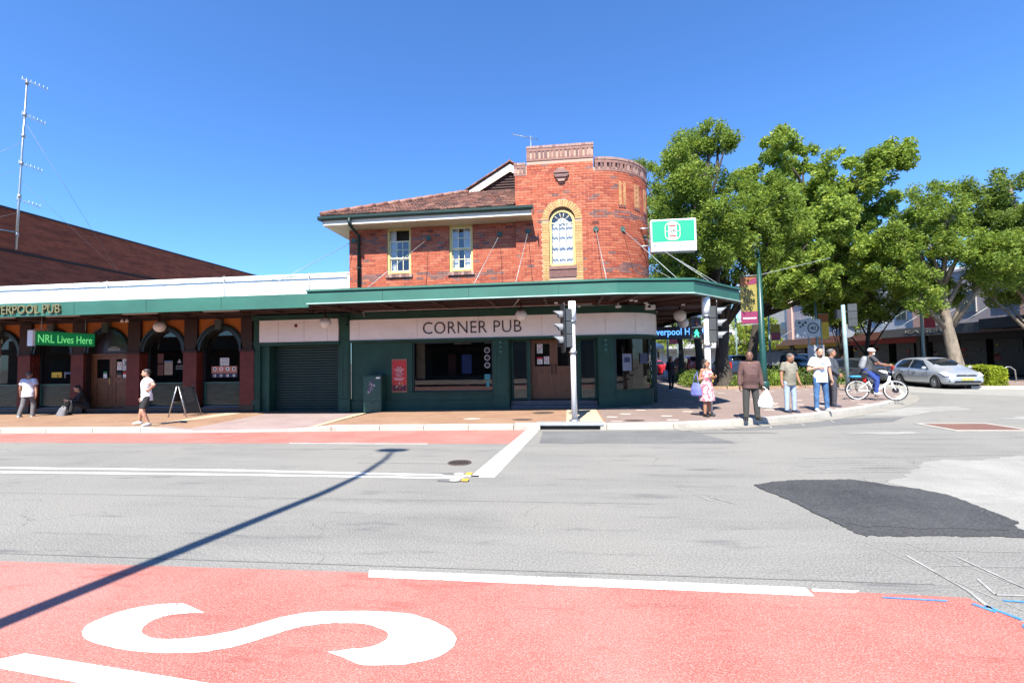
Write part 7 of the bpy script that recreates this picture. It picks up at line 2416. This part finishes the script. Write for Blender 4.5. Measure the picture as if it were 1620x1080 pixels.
# ------------------------------------------------------------------ cars
TYRE = pm('tyre_rubber', (.014, .014, .015), .8, .2, 20)
RIM = pm('alloy_rim', (.42, .43, .45), .35, .1, 10, metal=.7)
CARGL = pm('tinted_car_glass', (.010, .013, .016), .06, .1, 2)
TRIMB = pm('black_car_trim', (.012, .012, .013), .5)
LAMPW = pm('clear_headlamp', (.55, .57, .6), .12, .1, 20)
LAMPR = pm('red_tail_lamp', (.38, .012, .010), .25)
PLATEY = pm('yellow_number_plate', (.55, .52, .10), .5)
ST_HATCH = [(-2.12, .60, .36, .80, .92, .44), (-2.08, .74, .26, .88, 1.04, .54), (-1.92, .84, .22, .95, 1.33, .56), (-1.55, .87, .2, .97, 1.47, .57), (-.9, .88, .19, .96, 1.515, .58), (-.2, .88, .19, .95, 1.515, .58), (.28, .88, .19, .94, 1.47, .57),
            (.72, .88, .19, .93, 1.27, .60), (1.08, .88, .19, .91, 1.05, .66), (1.3, .87, .19, .88, .97, .68), (1.7, .85, .19, .80, .87, .62), (1.97, .77, .21, .66, .75, .55), (2.10, .66, .26, .50, .57, .46), (2.13, .60, .32, .44, .50, .42)]
ST_SUV = [(-2.3, .72, .45, 1.0, 1.2, .6), (-2.26, .84, .36, 1.08, 1.5, .66), (-2.15, .9, .34, 1.12, 1.78, .68), (-1.5, .92, .32, 1.13, 1.84, .70), (-.6, .92, .32, 1.12, 1.85, .70), (.2, .92, .32, 1.11, 1.80, .69), (.7, .92, .32, 1.10, 1.5, .72), (1.05, .92, .32, 1.09, 1.18, .78),
          (1.3, .92, .32, 1.06, 1.12, .78), (1.9, .90, .33, 1.0, 1.06, .74), (2.2, .84, .36, .86, .92, .66), (2.32, .74, .42, .66, .72, .56)]
def car_model(stations, wx, wr, paint):
    """returns dict of meshes: body etc, all in car coordinates (nose at +X)"""
    xs_ = [s[0] for s in stations]
    def at(x):
        return [float(np.interp(x, xs_, [s[k] for s in stations])) for k in range(6)]
    bb = B()
    prev = None
    ends = []
    for (x, w_, zb_, zt, zr, wr_) in stations:
        half = [(0, zb_), (w_ * .78, zb_), (w_ * .95, zb_ + .07), (w_, zb_ + (zt - zb_) * .45), (w_ * .985, zb_ + (zt - zb_) * .72), (w_ * .955, zt), (lerp(w_ * .955, wr_, .93), lerp(zt, zr, .86)), (wr_ * .86, lerp(zt, zr, .975)), (wr_ * .45, zr), (0, zr + .006)]
        ring = [bb.bm.verts.new((x, -y, z)) for y, z in half] + [bb.bm.verts.new((x, y, z)) for y, z in half[-2:0:-1]]
        if prev:
            for k in range(len(ring)):
                bb.bm.faces.new((prev[k], prev[(k + 1) % len(ring)], ring[(k + 1) % len(ring)], ring[k]))
        else:
            bb.bm.faces.new(ring[::-1])
        prev = ring
    bb.bm.faces.new(prev)
    bmesh.ops.recalc_face_normals(bb.bm, faces=bb.bm.faces)
    me = bpy.data.meshes.new('body')
    bb.bm.to_mesh(me); bb.bm.free()
    o = bpy.data.objects.new('body', me)
    COL.objects.link(o)
    s = o.modifiers.new('s', 'SUBSURF')
    s.levels = s.render_levels = 2
    cut = B()
    for x in wx:
        for sy in (-1, 1):
            cut.lathe([(wr + .055, sy * .55), (wr + .055, sy * 1.2)], (x, 0, wr), 'Y', 28)
    bmesh.ops.recalc_face_normals(cut.bm, faces=cut.bm.faces)
    cme = bpy.data.meshes.new('cut')
    cut.bm.to_mesh(cme); cut.bm.free()
    co_ = bpy.data.objects.new('cut', cme)
    COL.objects.link(co_)
    bo = o.modifiers.new('b', 'BOOLEAN')
    bo.operation, bo.object, bo.solver = 'DIFFERENCE', co_, 'EXACT'
    dg = bpy.context.evaluated_depsgraph_get()
    out = bpy.data.meshes.new_from_object(o.evaluated_get(dg))
    out.name = 'body'
    bpy.data.objects.remove(o); bpy.data.objects.remove(co_)
    for p in out.polygons: p.use_smooth = True
    return out, at
def panel(at, pts, off=.013):
    """side glass: pts = (x, t) with t from belt 0 to roof 1"""
    res = []
    for x, t in pts:
        x_, w_, zb_, zt, zr, wr_ = at(x)
        y = lerp(w_ * .955, lerp(w_ * .955, wr_, .93), t)
        res.append((x, y + off, lerp(zt, lerp(zt, zr, .86), t) ))
    return res
def mesh_from(b, name, mat, recalc=True):
    if recalc: bmesh.ops.recalc_face_normals(b.bm, faces=b.bm.faces)
    me = bpy.data.meshes.new(name)
    b.bm.to_mesh(me); b.bm.free()
    for m in (mat if isinstance(mat, (list, tuple)) else [mat]): me.materials.append(m)
    return me
def wheel_meshes(r):
    t = B().lathe([(r * .66, -.10), (r * .93, -.105), (r, -.075), (r, .075), (r * .93, .105), (r * .66, .10), (r * .6, .0), (r * .66, -.10)], (0, 0, 0), 'Y', 28)
    tm = mesh_from(t, 'tyre', TYRE)
    q = B().lathe([(r * .66, .03), (r * .66, .085), (r * .60, .09), (r * .58, .02)], (0, 0, 0), 'Y', 28)
    for k in range(9):
        a = k * 2 * math.pi / 9
        c_, s_ = math.cos(a), math.sin(a)
        n_ = Vector((-s_, 0, c_)) * r * .06
        d = Vector((c_, 0, s_))
        q.prism([d * r * .12 - n_ + Vector((0, .06, 0)), d * r * .61 - n_ * 1.5 + Vector((0, .06, 0)), d * r * .61 + n_ * 1.5 + Vector((0, .06, 0)), d * r * .12 + n_ + Vector((0, .06, 0))], (0, .03, 0))
    q.lathe([(r * .16, .05), (r * .16, .1), (r * .05, .105)], (0, 0, 0), 'Y', 14)
    rm_ = mesh_from(q, 'rim', RIM)
    dk = mesh_from(B().lathe([(r * .6, .0), (r * .6, .025)], (0, 0, 0), 'Y', 20), 'brake_disc', TRIMB)
    return tm, rm_, dk
WM = {r: wheel_meshes(r) for r in (.315, .37)}
MODEL = {}
def car(label, loc, rz, kind, paint, group, rear_view=False, canopy=False, full=True):
    st_, wx, wr = (ST_HATCH, (-1.30, 1.30), .315) if kind == 'hatch' else (ST_SUV, (-1.38, 1.42), .37)
    if kind not in MODEL:
        MODEL[kind] = car_model(st_, wx, wr, paint)
    me0, at = MODEL[kind]
    t_ = empty('car', loc, label, 'car', group, R_(rz))
    me = me0.copy()
    me.materials.clear()
    def add(name, b, mat, **kw):
        return mesh_obj(name, mesh_from(b, name, mat), [], t_, world=False)
    o = mesh_obj('body', me, paint, t_, world=False)
    hx = kind == 'hatch'
    wins_ = ([[(-.46, .10), (.92, .10), (.62, .50), (.22, .93), (-.42, .97)], [(-1.62, .25), (-1.5, .10), (-.56, .10), (-.52, .97), (-1.30, .93)]] if hx else
             [[(-.3, .08), (.95, .08), (.68, .5), (.4, .93), (-.26, .95)], [(-1.35, .08), (-.4, .08), (-.36, .95), (-1.3, .95)], [(-2.05, .12), (-1.45, .08), (-1.4, .95), (-1.95, .9)]])
    for sy in (-1, 1):
        for k, wp in enumerate(wins_):
            P = panel(at, wp)
            b = B().prism([(x, sy * (y - .02), z) for x, y, z in P], (0, sy * .02, 0))
            add('side_window', b, CARGL)
    # windscreen, rear screen
    def screen(xa, xb, n=8, inset=.87):
        b = B()
        rows = []
        for i in range(n + 1):
            x = lerp(xa, xb, i / n)
            x_, w_, zb_, zt, zr, wr_ = at(x)
            row = []
            for q in (-1, -.6, 0, .6, 1):
                y = q * (lerp(w_ * .955, wr_, .93) * inset if abs(q) == 1 else wr_)
                y = q * wr_ * .92
                zz = zr + .012 - (.03 if abs(q) == 1 else (.008 if abs(q) == .6 else -.004))
                row.append(b.bm.verts.new((x, y, zz)))
            rows.append(row)
        for r0, r1 in zip(rows, rows[1:]):
            for k in range(4):
                f = b.bm.faces.new((r0[k], r0[k + 1], r1[k + 1], r1[k])); f.smooth = True
        return b
    add('windscreen', screen(.36, 1.02) if hx else screen(.28, .98), CARGL)
    add('rear_screen', screen(-2.05, -1.72) if hx else screen(-2.27, -2.13), CARGL)
    front = st_[-1][0]
    nose = at(front - .12)
    for sy in (-1, 1):
        if hx:
            b = B().prism([(1.60, sy * .79, .76), (1.90, sy * .755, .62), (2.03, sy * .66, .60), (2.075, sy * .48, .60), (2.03, sy * .50, .69), (1.80, sy * .66, .79)], (.015, sy * .045, .02))
        else:
            b = B().prism([(2.1, sy * .86, .98), (2.24, sy * .80, .76), (2.33, sy * .62, .74), (2.33, sy * .52, .88), (2.25, sy * .62, .96)], (.02, sy * .02, .01))
        add('headlight', b, LAMPW)
        if hx:
            b = B().box(-2.08, -1.9, sy * .70 - .10, sy * .70 + .10, .80, 1.06)
        else:
            b = B().box(-2.31, -2.2, sy * .80 - .07, sy * .80 + .07, .85, 1.35)
        add('tail_light', b, LAMPR)
        b = B().ball((.86 if hx else .9, sy * .985, 1.0 if hx else 1.18), .11, 12, 8, sc=(.75, 1, .7))
        add('mirror', b, paint)
        for x in ((.0, -.95) if hx else (.1, -.85)):
            z = .845 if hx else 1.0
            w_ = at(x)[1]
            add('door_handle', B().tube([(x - .1, sy * (w_ * .985 + .012), z), (x + .1, sy * (w_ * .985 + .012), z)], .016, 6), paint)
        for x in ((.82, -.48, -1.28) if hx else (.9, -.35, -1.4)):
            w_ = at(x)[1]
            zt_ = at(x)[3]
            add('door_gap', B().tube([(x + .05, sy * (w_ * .93), .30), (x + .02, sy * (w_ * 1.0 - .006), .55), (x, sy * (w_ * .985 - .004), .8), (x - .02, sy * (w_ * .955 + .001), zt_ - .02)], .007, 4), TRIMB)
    if hx:
        add('grille', B().prism([(2.075, -.42, .635), (2.075, .42, .635), (2.045, .36, .70), (2.045, -.36, .70)], (.03, 0, 0)), TRIMB)
        add('grille_bar', B().box(2.075, 2.115, -.40, .40, .655, .672), RIM)
        add('badge', B().lathe([(.055, 0), (.055, .02)], (2.10, 0, .69), 'X', 14, sy=.7), RIM)
        add('lower_grille', B().prism([(2.13, -.56, .30), (2.13, .56, .30), (2.13, .50, .40), (2.13, -.50, .40)], (.025, 0, 0)), TRIMB)
        for sy in (-1, 1):
            add('fog_lamp', B().lathe([(.045, 0), (.045, .05)], (2.02, sy * .66, .39), 'X', 12), TRIMB)
        add('number_plate', B().box(2.14, 2.165, -.24, .24, .43, .53), PLATEY)
        pl = text('BK 45 RH', .38, .06, INK, (2.168, 0, .48), t_, rot=(90, 0, 90), depth=.003, name='plate_lettering', world=False)
        for sy in (-1, 1):
            add('wiper', B().tube([(1.02, sy * .1, 1.10), (.80, sy * .1 + .42, 1.225)], .008, 4), TRIMB)
    else:
        add('grille', B().box(2.31, 2.345, -.5, .5, .74, .92), TRIMB)
        add('bumper', B().box(2.25, 2.40, -.8, .8, .45, .62), TRIMB)
        add('number_plate', B().box(2.40, 2.415, -.22, .22, .5, .6), PAPER)
        add('rear_bumper', B().box(-2.38, -2.25, -.8, .8, .45, .65), TRIMB)
        add('number_plate', B().box(-2.34, -2.32, -.22, .22, .85, .95), PAPER)
    tm, rm_, dk = WM[wr]
    for x in wx:
        for sy in (-1, 1):
            wo = mesh_obj('wheel', dk.copy(), [], t_, world=False, loc=(x, sy * (.76 if hx else .80), wr))
            if sy < 0: wo.rotation_euler = (0, 0, math.pi)
            for m in (tm, rm_):
                mesh_obj(m.name.split('.')[0], m, [], wo, world=False)
    add('underbody', B().box(-1.75, 1.75, -.52, .52, .14, .40), TRIMB)
    if canopy:
        add('canopy', B().box(-2.25, -.2, -.88, .88, 1.1, 1.98), pm('grey_canopy', (.30, .31, .31), .6))
        add('roof_rack', B().box(-1.9, .2, -.7, .7, 2.02, 2.07), pm('tan_rack', (.4, .33, .22), .6))
    return t_
def paint(name, col, metal=.0):
    return pm(name, col, .28, .04, 2, metal=metal, coat=.6)
SILVER = paint('silver_car_paint', (.43, .465, .52), .5)
sc_ = car('silver five door hatchback turning out of the side street with yellow number plate', (18.85, 25.7, 0), -94, 'hatch', SILVER, None)
B().prism([(-.1, 0, 0), (.1, 0, 0), (.1, 0, .2), (-.1, 0, .2)], (0, .02, 0)).bm.free()
CARS = [('dark red wagon parked behind the dark tree trunks', (9.6, 37.5), 100, 'suv', paint('red_car_paint', (.32, .012, .015)), 0), ('bright red hatchback parked beyond the white gazebo', (8.6, 46), 95, 'hatch', paint('bright_red_car_paint', (.5, .02, .03)), 0),
        ('dark blue wagon parked behind the forked tree', (12.6, 37.0), 95, 'suv', paint('dark_blue_car_paint', (.02, .035, .075)), 0), ('pale silver wagon parked under the pedestrian signal', (11.0, 41.5), 95, 'suv', paint('pale_silver_paint', (.4, .42, .45), .4), 0),
        ('mid blue hatchback parked left of the banner pole', (14.3, 36.5), 80, 'hatch', paint('mid_blue_car_paint', (.03, .10, .25)), 0), ('dark four wheel drive ute with grey canopy and roof rack facing the corner', (15.2, 32.6), -62, 'suv', paint('black_green_car_paint', (.02, .024, .026)), 1),
        ('black wagon in the queue behind the white shirted man', (17.6, 34.6), -70, 'suv', paint('black_car_paint', (.012, .012, .014)), 0), ('dark grey hatchback stopped behind the sign pole', (18.2, 30.2), -72, 'hatch', paint('dark_grey_car_paint', (.04, .045, .055)), 0),
        ('white hatchback further back in the queue', (16.8, 42), -80, 'hatch', paint('white_car_paint', (.65, .66, .68)), 0)]
for l, (x, y), rz, k, p, cn in CARS:
    car(l, (x, y, 0), rz, k, p, 'cars in the side street', canopy=bool(cn))

# ------------------------------------------------------------------ bicycle and rider
BX, BY, BZ, BRZ = 10.62, 17.15, .15, 0
bk = empty('bicycle', (10.6, 17.0, .15), 'white step through bicycle with a blue rack bag and red tail lamp', 'bicycle', None, R_(-14))
WB = pm('white_bicycle_paint', (.74, .74, .76), .3, coat=.4)
R0 = .335
FX, RX = .56, -.52
for x, nm in ((RX, 0), (FX, 1)):
    ty = B()
    N = 36
    pts = [(x + R0 * math.cos(2 * math.pi * k / N), 0, R0 + R0 * math.sin(2 * math.pi * k / N)) for k in range(N + 1)]
    ty.tube(pts, .022, 8)
    wo = ty.obj('wheel', TYRE, bk, world=False)
    rmb = B()
    rmb.tube([(x + (R0 - .03) * math.cos(2 * math.pi * k / N), 0, R0 + (R0 - .03) * math.sin(2 * math.pi * k / N)) for k in range(N + 1)], .016, 6)
    rmb.obj('rim', WHITE_M, wo, world=False)
    sp = B()
    for k in range(18):
        a = 2 * math.pi * k / 18
        sp.tube([(x + .03 * math.cos(a + .6), (-1) ** k * .02, R0 + .03 * math.sin(a + .6)), (x + (R0 - .035) * math.cos(a), 0, R0 + (R0 - .035) * math.sin(a))], .0028, 4)
    sp.obj('spokes', STEEL, wo, world=False)
    B().lathe([(.03 if nm == 0 else .085, -.045), (.03 if nm == 0 else .085, .045)], (x, 0, R0), 'Y', 16).obj('hub', BLACKP, wo, world=False)
B().tube([(FX - .14, 0, .82), (FX - .19, 0, .60), (.12, 0, .38), (-.08, 0, .30)], [.035, .045, .045, .045], 10).obj('down_tube', WB, bk, world=False)
B().tube([(-.08, 0, .30), (-.17, 0, .62), (-.20, 0, .86)], [.028, .026, .018], 8).obj('seat_tube', WB, bk, world=False)
for sy in (-1, 1):
    B().tube([(-.08, sy * .03, .30), (RX, sy * .06, R0)], .014, 6).obj('chain_stay', WB, bk, world=False)
    B().tube([(-.17, sy * .03, .64), (RX, sy * .06, R0)], .013, 6).obj('seat_stay', WB, bk, world=False)
    B().tube([(FX - .15, sy * .05, .68), (FX - .03, sy * .055, R0 + .06), (FX, sy * .055, R0)], .016, 6).obj('fork_blade', WB, bk, world=False)
    B().tube([(RX - .02, sy * .07, R0), (RX - .05, sy * .08, .74)], .009, 5).obj('rack_strut', BLACKP, bk, world=False)
B().tube([(FX - .14, 0, .8), (FX - .2, 0, 1.02)], .018, 8).obj('stem', BLACKP, bk, world=False)
B().tube([(FX - .42, -.30, 1.03), (FX - .26, -.27, 1.06), (FX - .2, 0, 1.03), (FX - .26, .27, 1.06), (FX - .42, .30, 1.03)], .014, 8).obj('handlebar', BLACKP, bk, world=False)
sd_ = Body()
sd_.loft([(.86, .10, .11, 0), (.90, .12, .13, 0), (.925, .07, .12, 0)], Matrix.Translation((-.22, 0, 0)))
sd_.fuse('saddle', BLACKP, bk, .012, 1)
B().box(RX - .22, RX + .22, -.08, .08, .74, .76).obj('rack', BLACKP, bk, world=False)
B().box(RX - .20, RX + .12, -.10, .10, .762, .84).obj('rack_bag', pm('bright_blue_bag', (.02, .22, .5), .6), bk, world=False, bevel=.03)
B().box(RX + .17, RX + .26, -.05, .05, .62, .76).obj('tail_lamp', LAMPR, bk, world=False, bevel=.01)
ch = B()
mp = []
for k in range(15):
    a = math.pi * (.98 - .62 * k / 14)
    mp.append((RX + .37 * math.cos(a), R0 + .37 * math.sin(a)))
for (x0, z0), (x1, z1) in zip(mp, mp[1:]):
    ch.prism([(x0, -.03, z0), (x1, -.03, z1), (x1, .03, z1), (x0, .03, z0)], (0, 0, .005))
ch.obj('mudguard', BLACKP, bk, world=False)
B().lathe([(.09, -.06), (.09, -.05)], (-.08, 0, .30), 'Y', 20).obj('chainring', BLACKP, bk, world=False)
B().tube([(-.08, -.07, .30), (-.02, -.09, .14)], .012, 6).obj('crank', STEEL, bk, world=False)
B().tube([(-.08, .07, .30), (-.14, .09, .46)], .012, 6).obj('crank', STEEL, bk, world=False)
for (x, y, z) in ((-.02, -.13, .14), (-.14, .13, .46)):
    B().box(x - .05, x + .05, y - .045, y + .045, z - .012, z + .012).obj('pedal', BLACKP, bk, world=False)
def rider_extra(t_, TU, HT, arms, legs, u):
    h = Body()
    h.loft([(-.02, .13, .07, .15), (.05, .15, .09, .15), (.30, .14, .085, .14), (.42, .09, .05, .13)], Matrix.Translation(t_.location) @ Matrix.Rotation(t_.rotation_euler.z, 4, 'Z') @ TU @ Matrix.Translation((0, .03, .09)))
    bag = h.fuse('backpack', cloth('pale_grey_nylon', (.24, .25, .27), .12), None, .012, 2)
    tag(bag, 'pale grey backpack on the back of the cyclist', 'backpack')
    for sx in (-1, 1):
        B().tube([wpt(t_, TU @ V(sx * .10, .10, .50)), wpt(t_, TU @ V(sx * .11, -.02, .56)), wpt(t_, TU @ V(sx * .12, -.135, .40)), wpt(t_, TU @ V(sx * .14, .02, .22))], .014, 6).obj('strap', MATS['pale_grey_nylon'], bag)
    h = Body()
    h.loft([(z * u, a * u, b * u, c * u) for z, a, b, c in [(-.006, .028, .026, -.026), (.012, .040, .034, -.026), (.034, .040, .032, -.028), (.048, .02, .02, -.042)]], HT)
    h.fuse('face_mask', PAPER, t_, .007, 1)
NAVYS = cloth('royal_blue_shorts', (.02, .05, .22), .15)
GREYS = cloth('dark_grey_shirt', (.05, .052, .06), .15)
loc_ = Vector((10.6, 17.0, .15)) + Matrix.Rotation(R_(-14), 3, 'Z') @ Vector((-.2, 0, 0))
person('cyclist with white helmet and face mask in grey shirt and blue shorts', loc_, 90 - 14, 1.68, 'brown',
       {'armR': ((-.12, -.62, -.75), (-.18, -.95, -.18)), 'armL': ((.12, -.62, -.75), (.18, -.95, -.18)), 'legR': ((-.10, -.62, -.78), (-.0, .12, -1), 0), 'legL': ((.10, -.85, -.42), (.0, .35, -1), 0)},
       ('tee', GREYS), ('trousers', NAVYS, 1.0), pm('white_blue_trainers', (.45, .5, .6), .6), HAIRM, lean=14, head=(0, 0), pelvis=(0, .02, .97), hairstyle='cap', extras=rider_extra)
# parked bikes and street seats in front of the far shops
for i, (x, y, l) in enumerate(((24.2, 26.2, 'steel bicycle rack hoop nearest the right edge'), (23.4, 27.0, 'steel bicycle rack hoop behind the hedge end'))):
    t_ = empty('bike_rack', (x, y, .12), l, 'bike rack', 'bike racks by the far shops')
    B().tube([(x - .35, y, .12), (x - .3, y, .75), (x - .1, y, .92), (x + .1, y, .92), (x + .3, y, .75), (x + .35, y, .12)], .03, 8).obj('hoop', STEEL, t_)
    for dx in (-.35, .35):
        B().lathe([(.08, .12), (.08, .135)], (x + dx, y, 0), seg=10).obj('base_plate', STEEL, t_)
